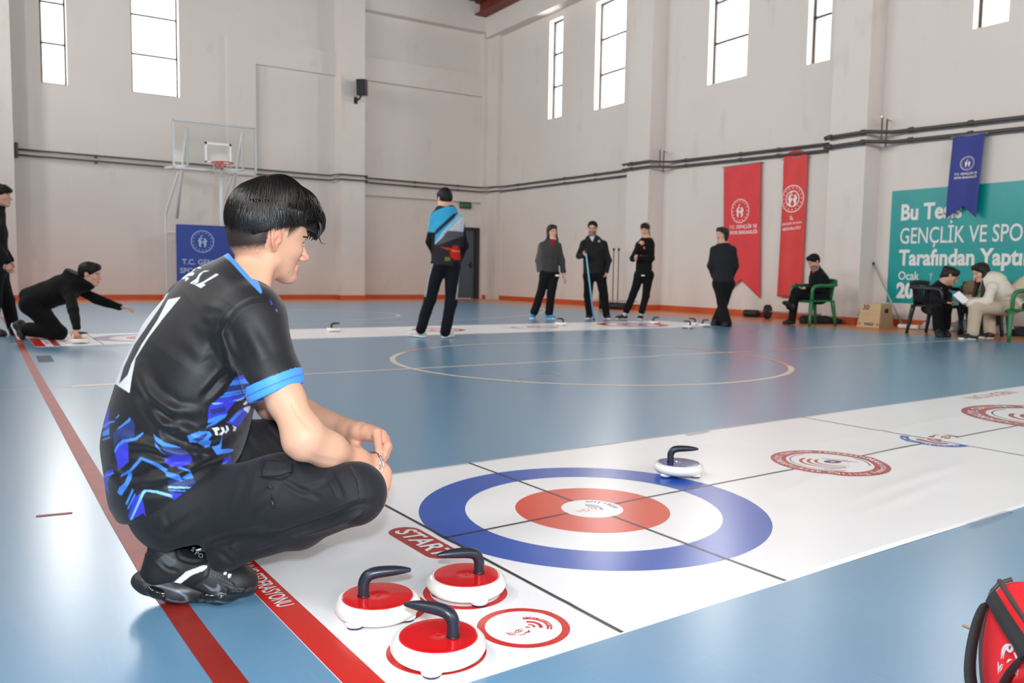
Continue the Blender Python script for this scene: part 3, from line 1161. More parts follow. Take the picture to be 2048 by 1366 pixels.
# wall cable near the corner
cb = [on_y(987, 200, WALL_Y - 0.2), on_y(991, 225, WALL_Y - 0.2), on_y(993, 260, WALL_Y - 0.2), on_y(988, 285, WALL_Y - 0.2), on_y(985, 310, WALL_Y - 0.2)]
props(obj('hanging_cable', tube(smooth_path(cb, 5), 0.008, 6), M_PIPE, smooth=True), 'thin grey cable hanging loose in the corner of the hall', 'cable')


# ------------------------------------------------------------------ banners on the right wall
def banner(name, label, corners, depth, cl, notch=None, round_top=False, emb=None, lines=(), seed=1, pr=(236, 226, 224)):
    """corners: y0 > y1 along the wall, z top, z tails; hangs free of the wall"""
    y0, y1, zt, zb, lean = corners
    X = WALL_X - depth
    t = thing(name, label, 'banner', (X, (y0 + y1) / 2, zt))
    nu, nv = 28, 70
    ph = np.random.RandomState(seed).uniform(0, 6.28, 6)

    def depth_at(u, v):
        return 0.014 * math.sin(5 * u + ph[0] + 1.2 * v) * (0.4 + v) + 0.008 * math.sin(9 * u + ph[1]) + 0.02 * math.sin(2.2 * v + ph[2]) * v + 0.006 * math.sin(26 * v + 9 * u) * max(0, 0.25 - v) * 4

    def pt(u, v):
        return np.array([X - depth_at(u, v), y0 + (y1 - y0) * u - lean * v, zt + (zb - zt) * v])
    V, F = [], []
    for j in range(nv + 1):
        for i in range(nu + 1):
            u = i / nu
            vtop = 0.0
            if round_top:
                vtop = -0.055 * math.sqrt(max(0, 1 - (2 * u - 1) ** 2))
            vb = 1.0
            if notch:
                vb = 1.0 - notch * (1 - abs(2 * u - 1))
            v = vtop + (vb - vtop) * j / nv
            V.append(pt(u, v))
    for j in range(nv):
        for i in range(nu):
            a = j * (nu + 1) + i
            F.append([a, a + 1, a + nu + 2, a + nu + 1])
    o = obj('banner_cloth', (V, F), cl, t, world=True, smooth=True)
    md = o.modifiers.new('thick', 'SOLIDIFY')
    md.thickness = 0.004
    m = mat('banner_print', pr, 0.7)
    W_, H_ = abs(y1 - y0), zt - zb

    def put(nm, g, u, v):
        U = np.array(g[0])
        pts = [pt(u + a / W_, v - b / H_) - np.array([0.007, 0, 0]) for a, b in U]
        obj(nm, (pts, g[1]), m, t, world=True)
    if emb:
        put('emblem', emblem2(emb[2]), emb[0], emb[1])
        if len(emb) > 3:
            put('emblem', ring2(emb[2] * 0.52, emb[2] * 0.6, n=40), emb[0], emb[1])
    for s, size, u, v, sl in lines:
        put('lettering', t2(text2(s, size, 0.02), 0, 0, sl), u, v)
    obj('banner_rod', tube([(X + 0.004, y0 + 0.04, zt), (X + 0.004, y1 - 0.04, zt)], 0.012, 8), M_METAL, t, world=True)
    return t


banner('hanging_banner', 'red swallowtail banner with white emblem behind the woman with crossed ankles', (12.32, 11.34, 3.03, 0.36, 0.10), 0.06, B_RED, notch=0.14,
       emb=(0.47, 0.345, 0.24), lines=[('T.C. GENÇLİK VE', 0.096, 0.55, 0.464, 0.0), ('SPOR BAKANLIĞI', 0.096, 0.56, 0.507, 0.0)], seed=3)
banner('hanging_banner', 'narrow red banner with a rounded top beside the seated man', (10.79, 10.24, 3.02, 0.42, -0.0), 0.06, B_RED2, round_top=True,
       emb=(0.46, 0.29, 0.255, 1), lines=[('İL', 0.085, 0.46, 0.43, 0.0), ('GENÇLİK VE SPOR', 0.054, 0.47, 0.468, 0.06), ('MÜDÜRLÜĞÜ', 0.066, 0.48, 0.505, 0.06)], seed=8)
banner('hanging_banner', 'small blue swallowtail banner hanging over the teal board', (7.46, 6.97, 3.0, 1.74, -0.05), 0.13, B_BLUE, notch=0.15,
       emb=(0.54, 0.335, 0.105), lines=[('T.C. GENÇLİK VE', 0.045, 0.53, 0.46, 0.0), ('SPOR BAKANLIĞI', 0.045, 0.53, 0.505, 0.0)], seed=5)

# the teal board
y0, y1, z0, z1 = 8.53, 4.3, 0.39, 2.26
t = thing('teal_wall_banner', 'large teal wall banner with white Turkish lettering', 'banner', (WALL_X - 0.01, (y0 + y1) / 2, z0))
obj('sheet', box(WALL_X - 0.012, WALL_X - 0.002, y1, y0, z0, z1), B_TEAL, t, world=True)
M_TXT = mat('pale_print', (226, 224, 222), 0.6)
for s, pxy, pxh, bold, sx_ in (('Bu Tesis', (1801, 427), 37, 0.03, 0.84), ('GENÇLİK VE SPOR', (1799, 474), 38, 0.004, 0.68), ('Tarafından Yaptırıldı', (1798, 517), 36, 0.03, 0.84), ('Ocak', (1796, 552), 20, 0.01, 0.86), ('2020', (1793, 582), 34, 0.05, 0.9)):
    p = on_x(pxy[0], pxy[1], WALL_X - 0.013)
    a_, c_ = on_x(pxy[0], pxy[1] - pxh / 2, WALL_X), on_x(pxy[0], pxy[1] + pxh / 2, WALL_X)
    size = (a_[2] - c_[2]) * 1.18
    obj('lettering', place2(text2(s, size, bold, 'LEFT', sx=sx_), p, (0, -1, 0), (0, 0, 1), 0.0, normal=(-1, 0, 0)), M_TXT, t, world=True)
# the pale mark below the date
p = on_x(1862, 549, WALL_X - 0.014)
obj('print_mark', place2(join2(disc2(0.03, 20, 1), rect2(-0.012, 0.012, -0.09, -0.03)), p, (0, -1, 0), (0, 0, 1), 0, normal=(-1, 0, 0)), mat('faint_print', (120, 180, 182), 0.6), t, world=True)

# ------------------------------------------------------------------ plywood jump box
M_PLY = mat('plywood', (206, 178, 140), 0.55, var=0.08, scale=5, stretch=(1, 1, 12))
bl, bm_, br = ground(1713, 653), ground(1758, 656), ground(1784, 655)
tl, tm, tr = 0.40, 0.40, 0.40
t = thing('jump_box', 'plywood jump box marked 30 standing at the foot of the pillar', 'box', (12.15, 8.45, 0))
ang = math.atan2(bm_[1] - bl[1], bm_[0] - bl[0])
ux = unit(np.array([bm_[0] - bl[0], bm_[1] - bl[1], 0]))
uy = np.array([-ux[1], ux[0], 0])
Wd, Dp, Hh = np.linalg.norm(bm_ - bl), 0.42, 0.385
ins, ins2 = 0.045, 0.05
o3 = bl.copy()
if uy @ np.array([1, 0, 0]) < 0:
    uy = -uy
c = [o3, o3 + ux * Wd, o3 + ux * Wd + uy * Dp, o3 + uy * Dp]
Z = np.array([0, 0, Hh])
tops = [c[0] + ux * ins + uy * ins2 + Z, c[1] - ux * ins * 0.4 + uy * ins2 + Z, c[2] - ux * ins * 0.4 - uy * ins2 + Z, c[3] + ux * ins - uy * ins2 + Z]
b_ = obj('box_body', (c + tops, [[3, 2, 1, 0], [4, 5, 6, 7], [0, 1, 5, 4], [1, 2, 6, 5], [2, 3, 7, 6], [3, 0, 4, 7]]), M_PLY, t, world=True)
fu, fn_ = unit(tops[0] - c[0] + 0 * ux), None
up_f = unit((tops[0] + tops[1]) / 2 - (c[0] + c[1]) / 2)
M_INK = mat('black_print', (34, 32, 32), 0.6)
M_REDINK = mat('red_print', (190, 52, 44), 0.6)
nrm = -uy
mid = (c[0] + c[1]) / 2
obj('lettering', place2(text2('30', 0.115, 0.01), mid - ux * 0.08 + up_f * 0.32, ux, up_f, 0.004, normal=nrm), M_INK, t, world=True)
obj('lettering', place2(t2(text2('vess', 0.098, 0.012), 0, 0), mid + up_f * 0.06 + ux * 0.01, ux, up_f, 0.004, normal=nrm), M_INK, t, world=True)
for du_ in (-0.155, 0.165):
    obj('lettering', place2(t2(text2('o', 0.098, 0.012), du_, 0), mid + up_f * 0.06, ux, up_f, 0.004, normal=nrm), M_REDINK, t, world=True)
sm = (c[1] + c[2]) / 2
up_s = unit((tops[1] + tops[2]) / 2 - sm)
obj('hand_hole', place2(rect2(-0.05, 0.05, -0.035, 0.035), sm + up_s * 0.27, uy, up_s, 0.004, normal=ux), M_BLACK, t, world=True)

# ------------------------------------------------------------------ mop leaning in the corner of the pillar
m0, m1 = on_x(1746, 526, 12.82), ground(1803, 654)
m1 = ground(1803, 655)
t = thing('floor_mop', 'wide white floor mop leaning against the wall beside the teal banner', 'mop', m1)
obj('handle', tube([m1 + (0, 0, 0.06), m0], 0.013, 8), M_METAL, t, world=True)
obj('handle_grip', tube([m0 + (m1 - m0) * 0.03, m0 - (m1 - m0) * 0.01], 0.02, 8), M_BLACK, t, world=True)
ma, mb = ground(1797, 657), ground(1838, 660)
dv = unit(mb - ma)
g = tube([ma + dv * i * np.linalg.norm(mb - ma) / 14 + (0, 0, 0.04) for i in range(15)], [0.03 + 0.012 * (i % 2) for i in range(15)], 10)
obj('mop_head', g, mat('white_mop_cotton', (232, 228, 222), 0.9, bump=0.5, bscale=60), t, world=True, smooth=True)

# ------------------------------------------------------------------ weights and poles along the wall
M_IRON = mat('black_cast_iron', (30, 31, 33), 0.5, var=0.1, scale=8)


def disc_solid(c, axis, R, w, m, parent, nm):
    axis = unit(axis)
    c = np.array(c, float)
    P = [c - axis * w / 2, c - axis * w / 2, c + axis * w / 2, c + axis * w / 2]
    P = [c - axis * w * 0.5, c - axis * w * 0.42, c + axis * w * 0.42, c + axis * w * 0.5]
    return obj(nm, tube(P, [R * 0.93, R, R, R * 0.93], 32), m, parent, world=True)


p = ground(1536, 637)
c = np.array([12.35, p[1] + 0.1, 0.17])
c = on_x(1535, 625, 12.45)
R_ = 0.135
c[2] = R_
c = on_x(1535, 627, 12.4)
c[2] = R_
t = thing('barbell', 'barbell with a black disc lying on the floor next to the seated man', 'barbell', (c[0], c[1], 0))
disc_solid(c, (0.25, -1, 0), R_, 0.07, M_IRON, t, 'weight_disc')
obj('bar', tube([c + np.array([-0.03, 0.12, 0.0]), c + np.array([0.30, -1.2, 0.0])], 0.014, 10), M_METAL, t, world=True)
disc_solid(c + np.array([0.30, -1.2, 0.0]), (0.25, -1, 0), R_, 0.05, M_IRON, t, 'weight_disc')
p = on_x(1496, 629, 12.6)
t = thing('foam_roller', 'short black roller lying against the orange baseboard between the red banners', 'roller', (p[0], p[1], 0))
obj('roller_body', tube([(12.66, p[1] + 0.14, 0.07), (12.66, p[1] + 0.13, 0.07), (12.70, p[1] - 0.15, 0.07), (12.70, p[1] - 0.16, 0.07)], [0.06, 0.07, 0.07, 0.06], 20), M_IRON, t, world=True)
p = on_x(1201, 606, 11.95)
t = thing('barbell', 'barbell with a black disc on the floor beside the bearded man', 'barbell', (p[0], p[1], 0))
c = p.copy()
c[2] = 0.2
disc_solid(c, (0.9, -0.6, 0), 0.2, 0.07, M_IRON, t, 'weight_disc')
obj('bar', tube([c + np.array([-0.1, 0.1, 0]), c + np.array([0.25, -1.0, 0.0])], 0.015, 10), M_METAL, t, world=True)
p = on_x(1233, 609, 12.1)
t = thing('pole_stand', 'two thin upright poles in a black foot behind the bearded man', 'stand', (p[0], p[1], 0))
obj('foot', join(tube([(p[0], p[1] + 0.3, 0.06), (p[0], p[1] - 0.3, 0.06)], 0.06, 14), tube([(p[0] - 0.12, p[1] + 0.1, 0.08), (p[0] + 0.1, p[1] - 0.2, 0.08)], 0.075, 14)), M_IRON, t, world=True)
for px in (1225, 1235):
    a = on_x(px, 604, p[0])
    b = on_x(px - 1, 499, p[0])
    obj('pole', tube([(a[0], a[1], 0.05), (a[0], a[1], b[2])], 0.012, 8), M_PIPE, t, world=True)
    obj('pole_cap', tube([(a[0], a[1], b[2] - 0.03), (a[0], a[1], b[2] + 0.03)], 0.025, 8), M_BLACK, t, world=True)


# ------------------------------------------------------------------ plastic armchairs
def chair(name, label, m, loc, rz, group=None):
    t = thing(name, label, 'chair', loc, rz, group)          # faces local +x
    V, F = [], []
    n_ = 12
    for j in range(n_ + 1):
        for i in range(n_ + 1):
            x, y = -0.22 + 0.44 * i / n_, -0.22 + 0.44 * j / n_
            V.append((x, y * (1 - 0.12 * (0.22 - x) / 0.44), 0.425 - 0.018 * math.cos(math.pi * x / 0.5) * math.cos(math.pi * y / 0.5) - (0.02 if i == n_ else 0)))
    F = [[j * (n_ + 1) + i, j * (n_ + 1) + i + 1, (j + 1) * (n_ + 1) + i + 1, (j + 1) * (n_ + 1) + i] for j in range(n_) for i in range(n_)]
    o = obj('seat', (V, F), m, t, smooth=True)
    o.modifiers.new('thick', 'SOLIDIFY').thickness = 0.03
    # backrest: curved shell with slots
    sl = []
    k = 9
    for i in range(k):
        a = (i - (k - 1) / 2) / (k - 1) * 1.7
        for_ = []
        w = 0.028
        sl.append(tube([(-0.19 - 0.05 * math.cos(a) * z - 0.02, 0.25 * math.sin(a) * (1 + 0.1 * z), 0.42 + 0.31 * z) for z in np.linspace(0, 1, 6)], [0.022] * 6, 6, flat=((1, 0, 0), 0.4)))
    top = [(-0.24 - 0.03 * math.cos(a), 0.285 * math.sin(a), 0.71 + 0.035 * math.cos(a)) for a in np.linspace(-1.0, 1.0, 15)]
    sl.append(tube(top, 0.034, 8, flat=((1, 0, 0), 0.5)))
    obj('backrest', join(*sl), m, t, smooth=True)
    for s in (-1, 1):
        arm = smooth_path([(-0.25, s * 0.25, 0.68), (-0.1, s * 0.275, 0.66), (0.12, s * 0.275, 0.655), (0.21, s * 0.27, 0.63), (0.235, s * 0.265, 0.55), (0.225, s * 0.25, 0.42)], 6)
        obj('armrest', tube(arm, [0.03] * len(arm), 8, flat=((0, 1, 0), 0.85)), m, t, smooth=True)
        for x0, x1, y1 in ((0.215, 0.265, 0.27), (-0.2, -0.27, 0.25)):
            pts = [(x0 + (x1 - x0) * q, s * (0.225 + (y1 - 0.225) * q), 0.42 * (1 - q)) for q in np.linspace(0, 1, 5)]
            obj('leg', tube(pts, np.linspace(0.036, 0.022, 5), 8), m, t, smooth=True)
    return t


M_GREEN = mat('green_plastic', (28, 112, 66), 0.4, var=0.05, scale=4)
M_DGREEN = mat('black_green_plastic', (30, 38, 40), 0.4)


# ------------------------------------------------------------------ curling mats
MD = math.radians(2.834)
MU, MV = np.array([math.cos(MD), math.sin(MD), 0]), np.array([-math.sin(MD), math.cos(MD), 0])


def mat_ripple(V):
    u, v = V @ MU, V @ MV
    r = 0.0026 * np.sin(2.1 * u + 1.3 * v + 0.4) * np.sin(1.7 * v - 0.9 * u) + 0.0014 * np.sin(5.2 * v + 0.8 * u) * np.clip(u - 1.7, 0, 1)
    r = r + 0.0034 * np.exp(-((v - 1.62 - 0.10 * (u - 2.4)) / 0.035) ** 2) * np.clip((u - 2.2) * 2, 0, 1) * np.clip((3.7 - u) * 2, 0, 1)
    r = r + 0.0032 * np.exp(-((v - 1.83 - 0.16 * (u - 2.4)) / 0.03) ** 2) * np.clip((u - 2.3) * 2, 0, 1) * np.clip((3.9 - u) * 2, 0, 1)
    for v0, k, u0, u1 in ((1.50, 0.13, 2.3, 3.4), (1.98, 0.10, 3.0, 4.4), (2.28, 0.06, 3.3, 5.0), (1.42, 0.10, 0.8, 1.6)):
        r = r + 0.0026 * np.exp(-((v - v0 - k * (u - u0)) / 0.028) ** 2) * np.clip((u - u0) * 3, 0, 1) * np.clip((u1 - u) * 3, 0, 1)
    return np.maximum(r, -0.001) + 0.0022


M_SHEET = mat('white_vinyl_sheet', (240, 240, 242), 0.30, 0.5, var=0.025, scale=1.6)
M_PRED = mat('red_vinyl_print', (204, 40, 32), 0.26)
M_PDRED = mat('dark_red_vinyl_print', (176, 48, 38), 0.28)
M_PORANGE = mat('orange_red_vinyl_print', (214, 66, 32), 0.28)
M_PBLUE = mat('blue_vinyl_print', (34, 84, 180), 0.26)
M_PNAVY = mat('navy_vinyl_print', (40, 44, 92), 0.3)
M_PINK = mat('dark_line_print', (44, 34, 34), 0.3)
M_PWHITE = mat('white_vinyl_print', (236, 237, 240), 0.30)
M_CLEAR = glass_material('clear_tape', (0.80, 0.84, 0.88))


def fine(g, h=0.03):
    """cut long polygons so that the artwork follows the ripples of the sheet"""
    return g


class Sheet:
    def __init__(s, root, U, V, zf, base):
        s.root, s.U, s.V, s.zf, s.base = root, U, V, zf, base
        s.n = 0

    def put(s, name, g, m, lift, at_=(0, 0), rot=0.0, sc=1.0):
        g = t2(g, at_[0], at_[1], rot, sc)
        G = place2(g, s.base, s.U, s.V, lift * 0.0005, normal=(0, 0, 1), zf=s.zf)
        return obj(name, G, m, s.root, world=True)


def line2(u0, v0, u1, v1, w, n=40):
    d = np.array([u1 - u0, v1 - v0])
    L = np.linalg.norm(d)
    d /= L
    nn = np.array([-d[1], d[0]]) * w / 2
    V, F = [], []
    for i in range(n + 1):
        p = np.array([u0, v0]) + d * L * i / n
        V += [tuple(p - nn), tuple(p + nn)]
        if i:
            F.append([2 * i - 2, 2 * i, 2 * i + 1, 2 * i - 1])
    return (V, F)


def pill2(L, Wd, n=12):
    pts = []
    for sgn, c in ((1, L / 2 - Wd / 2), (-1, -L / 2 + Wd / 2)):
        for i in range(n + 1):
            a = -math.pi / 2 + math.pi * i / n + (0 if sgn > 0 else math.pi)
            pts.append((c + Wd / 2 * math.cos(a), Wd / 2 * math.sin(a)))
    return poly2(pts)


def player2(s):
    """the small drawn curler of the club mark"""
    def stroke(pts, w):
        pts = smooth_path([(x * s, y * s, 0) for x, y in pts], 5)
        V, F = [], []
        for i, p in enumerate(pts):
            d = pts[min(i + 1, len(pts) - 1)] - pts[max(i - 1, 0)]
            d = d / (np.linalg.norm(d) + 1e-9)
            ww = w * s * math.sin(math.pi * (0.12 + 0.8 * i / (len(pts) - 1)))
            V += [(p[0] - d[1] * ww, p[1] + d[0] * ww), (p[0] + d[1] * ww, p[1] - d[0] * ww)]
            if i:
                F.append([2 * i - 2, 2 * i - 1, 2 * i + 1, 2 * i])
        return (V, F)
    return join2(stroke([(-1.0, 0.55), (-0.98, 0.1), (-0.7, -0.3)], 0.07), stroke([(-0.8, 0.45), (-0.7, 0.1), (-0.5, -0.1)], 0.04),
                 stroke([(-0.55, 0.05), (-0.1, 0.25), (0.4, 0.15)], 0.05), stroke([(-0.55, 0.0), (-0.1, -0.12), (0.4, 0.0)], 0.04),
                 stroke([(-0.65, -0.42), (-0.2, -0.62), (0.2, -0.5)], 0.05), stroke([(0.1, -0.42), (0.35, -0.62), (0.62, -0.35)], 0.10),
                 ring2(0.10 * s, 0.17 * s, 0, 330, 20), stroke([(0.75, 0.15), (0.98, 0.05), (1.0, -0.2)], 0.09))


def club_mark(S, c, R, rot, m_out, m_in, m_txt, url, lift, prefix, span=62):
    """arcs + drawn curler, R = outer arc radius; opening direction set by rot"""
    S.put(prefix + '_arc', ring2(0.76 * R, 1.0 * R, -span, span, 40), m_out, lift, c, rot)
    S.put(prefix + '_arc', ring2(0.42 * R, 0.58 * R, -58, 58, 30), m_in, lift, c, rot)
    S.put(prefix + '_arc', ring2(0.16 * R, 0.26 * R, -60, 60, 20), m_in, lift, c, rot)
    S.put(prefix + '_figure', t2(player2(0.55 * R), -0.62 * R, -0.0), m_in, lift, c, rot)
    if url:
        S.put('lettering', arc_text2(url, 0.88 * R, 0, 0.19 * R, 0.015, inward=True, step=0.112 * R), m_txt, lift + 1, c, rot)


def federation_mark(S, c, R, rot, lift):
    S.put('federation_ring', ring2(0.735 * R, R, n=96, nr=2), M_PDRED, lift, c)
    S.put('federation_ring', ring2(0.655 * R, 0.675 * R, 100, 260, 50), M_PNAVY, lift, c, rot)
    S.put('federation_ring', ring2(0.655 * R, 0.68 * R, -30, 20, 24), M_PNAVY, lift, c, rot)
    S.put('lettering', arc_text2('TÜRKİYE CURLING FEDERASYONU', 0.865 * R, 90, 0.155 * R, 0.03, False, 0.106 * R), M_PWHITE, lift + 1, c, rot)
    S.put('lettering', arc_text2('Turkish Curling Federation', 0.865 * R, 270, 0.165 * R, 0.025, True, 0.1 * R), M_PWHITE, lift + 1, c, rot)
    for a in (178, 2):
        for k in (-1, 0, 1):
            q = math.radians(a + 7 * k)
            st = [(0.035 * R * (1 if j % 2 == 0 else 0.45) * math.cos(j * math.pi / 5), 0.035 * R * (1 if j % 2 == 0 else 0.45) * math.sin(j * math.pi / 5)) for j in range(10)]
            S.put('star', t2(poly2(st), 0.865 * R * math.cos(q), 0.865 * R * math.sin(q)), M_PWHITE, lift + 1, c, rot)
    for k, (r0, off) in enumerate(((0.46, -0.02), (0.37, 0.02), (0.28, 0.06))):
        V, F = [], []
        for i in range(41):
            t_ = math.radians(120 + 170 * i / 40)
            w = 0.055 * math.sin(math.pi * (0.5 + 0.5 * i / 40)) + 0.004
            for rr in (r0 - w / 2, r0 + w / 2):
                V.append(((off + rr * 1.05 * math.cos(t_)) * R, (0.0 + rr * 0.9 * math.sin(t_)) * R))
            if i:
                F.append([2 * i - 2, 2 * i - 1, 2 * i + 1, 2 * i])
        S.put('swirl', (V, F), M_PDRED, lift, c, rot)
    for k in range(3):
        S.put('swirl', t2(line2(0.02 + 0.03 * k, 0.30 - 0.09 * k, 0.42 + 0.04 * k, 0.10 - 0.10 * k, 0.018, 6), 0, 0, 0, R), M_PDRED if k else M_PNAVY, lift, c, rot)
    S.put('swirl', ([(x * R + 0.08 * R, y * 0.7 * R + 0.03 * R) for x, y in ring2(0.05, 0.16, n=40)[0]], ring2(0.05, 0.16, n=40)[1]), M_PNAVY, lift, c, rot)
    S.put('lettering', t2(text2('TÜRKİYE', 0.10 * R, 0.0), -0.18 * R, -0.47 * R), M_PNAVY, lift, c, rot)


def start_rings(S, u, v, R):
    pass


def near_mat():
    base = np.zeros(3)
    U0, U1, V0, V1 = 0.600, 9.6, 1.273, 2.808
    CV = 2.0344
    t = thing('curling_mat', 'near white curling mat with blue and red target rings and START label', 'mat', (U0 * MU + CV * MV))
    nu, nv = 420, 64
    V = []
    for j in range(nv + 1):
        for i in range(nu + 1):
            u = U0 + (U1 - U0) * i / nu
            V.append(base + u * MU + (V0 + (V1 - V0) * j / nv) * MV)
    V = np.array(V)
    V[:, 2] = mat_ripple(V)
    F = [[j * (nu + 1) + i, j * (nu + 1) + i + 1, (j + 1) * (nu + 1) + i + 1, (j + 1) * (nu + 1) + i] for j in range(nv) for i in range(nu)]
    o = obj('sheet', (V, F), M_SHEET, t, world=True, smooth=True)
    md = o.modifiers.new('thick', 'SOLIDIFY')
    md.thickness = 0.0022
    md.offset = -1
    S = Sheet(t, MU, MV, mat_ripple, base)
    C = (1.753, CV)
    S.put('end_band', rect2(U0, 0.668, V0, V1, 3, 40), M_PRED, 1)
    S.put('lettering', t2(text2('TÜRKİYE CURLING FEDERASYONU', 0.056, 0.014, 'RIGHT', sx=0.62), 0, 0, -math.pi / 2), M_PWHITE, 2, (0.634, 1.80))
    S.put('target_ring', ring2(0.419, 0.569, n=128, nr=3), M_PBLUE, 1, C)
    S.put('target_ring', ring2(0.102, 0.254, n=96, nr=3), M_PORANGE, 1, C)
    S.put('centre_line', line2(1.193, CV, 1.753 - 0.102, CV, 0.011, 20), M_PINK, 2)
    S.put('centre_line', line2(1.753 + 0.102, CV, 3.057 - 0.237, CV, 0.011, 60), M_PINK, 2)
    S.put('centre_line', line2(3.057 + 0.237, CV, 3.79, CV, 0.011, 60), M_PINK, 2)
    S.put('centre_line', line2(4.09, CV, 4.73, CV, 0.011, 60), M_PINK, 2)
    S.put('tee_line', line2(1.753, V0 + 0.002, 1.753, CV - 0.102, 0.011, 30), M_PINK, 2)
    S.put('tee_line', line2(1.753, CV + 0.102, 1.753, V1 - 0.002, 0.011, 30), M_PINK, 2)
    S.put('start_line', line2(1.193, V0 + 0.002, 1.193, V1 - 0.002, 0.011, 40), M_PINK, 2)
    S.put('hog_line', line2(3.936, V0 + 0.002, 3.936, V1 - 0.002, 0.010, 60), M_PINK, 2)
    a_, b_ = ground(768, 1062), ground(915, 1102)
    cu, cv = ((a_ + b_) / 2) @ MU, ((a_ + b_) / 2) @ MV
    S.put('start_label', t2(pill2(0.31, 0.098), 0, 0, -math.pi / 2), M_PDRED, 1, (1.118, 2.035))
    S.put('lettering', t2(text2('START', 0.088, 0.022, shear=0.12), 0, 0, -math.pi / 2), M_PWHITE, 3, (1.118, 2.035))
    # stone places
    sp = {}
    for nm, px, py in (('a', 755.5, 1190), ('b', 933, 1148), ('c', 877, 1269)):
        q = ground(px, py, 0.052)
        sp[nm] = (q @ MU, q @ MV)
    sp['d'] = (1.0294, 1.414)
    rc = {'d': (1.0294, 1.414)}
    for nm, px, py in (('a', 766, 1216), ('b', 930.6, 1186), ('c', 873, 1304)):
        q = ground(px, py)
        rc[nm] = (q @ MU, q @ MV)
    for nm, c_ in rc.items():
        S.put('stone_place_ring', ring2(0.0845, 0.102, n=72), M_PRED, 1, c_)
        club_mark(S, (c_[0] + 0.012, c_[1] - 0.006), 0.050, math.radians(12), M_PRED, M_PRED, M_PWHITE, 'www.kurling.com.tr', 1, 'club_mark')
    club_mark(S, (C[0] - 0.008, C[1] + 0.004), 0.045, math.radians(8), M_PBLUE, M_PORANGE, M_PWHITE, '', 1, 'club_mark')
    S.put('lettering', arc_text2('KÖRLİNG', 0.080, 18, 0.024, 0.015, True, 0.0195), M_PNAVY, 1, C)
    federation_mark(S, (3.057, CV), 0.2367, math.radians(-24), 1)
    federation_mark(S, (5.21, CV), 0.48, math.radians(-24), 1)
    club_mark(S, (3.935, CV + 0.015), 0.158, math.radians(187), M_PBLUE, M_PDRED, M_PWHITE, 'www.kurling.com.tr', 3, 'club_mark', span=84)
    S.put('lettering', t2(text2('NEDIYON', 0.135, 0.0, sx=1.0), 0, 0, math.pi), M_PDRED, 1, (5.86, 2.70))
    return sp, S


SP, NEAR = near_mat()


# clear tape holding the edge of the near mat
for (pa, pb), lab in ((((1940, 1052), (2020, 1024)), 'clear packing tape on the near edge of the mat'), (((1372, 871), (1418, 863)), 'clear packing tape on the far edge of the mat')):
    a, b = ground(*pa, 0.004), ground(*pb, 0.004)
    dv = unit(b - a)
    nn = np.array([-dv[1], dv[0], 0])
    V = []
    for i in range(9):
        p = a + (b - a) * i / 8
        w = 0.014 + 0.002 * math.sin(i * 2.1)
        V += [p - nn * w + (0, 0, 0.001), p + nn * w + (0, 0, 0.003)]
    props(obj('packing_tape', (V, [[2 * i, 2 * i + 2, 2 * i + 3, 2 * i + 1] for i in range(8)]), M_CLEAR), lab, 'tape')


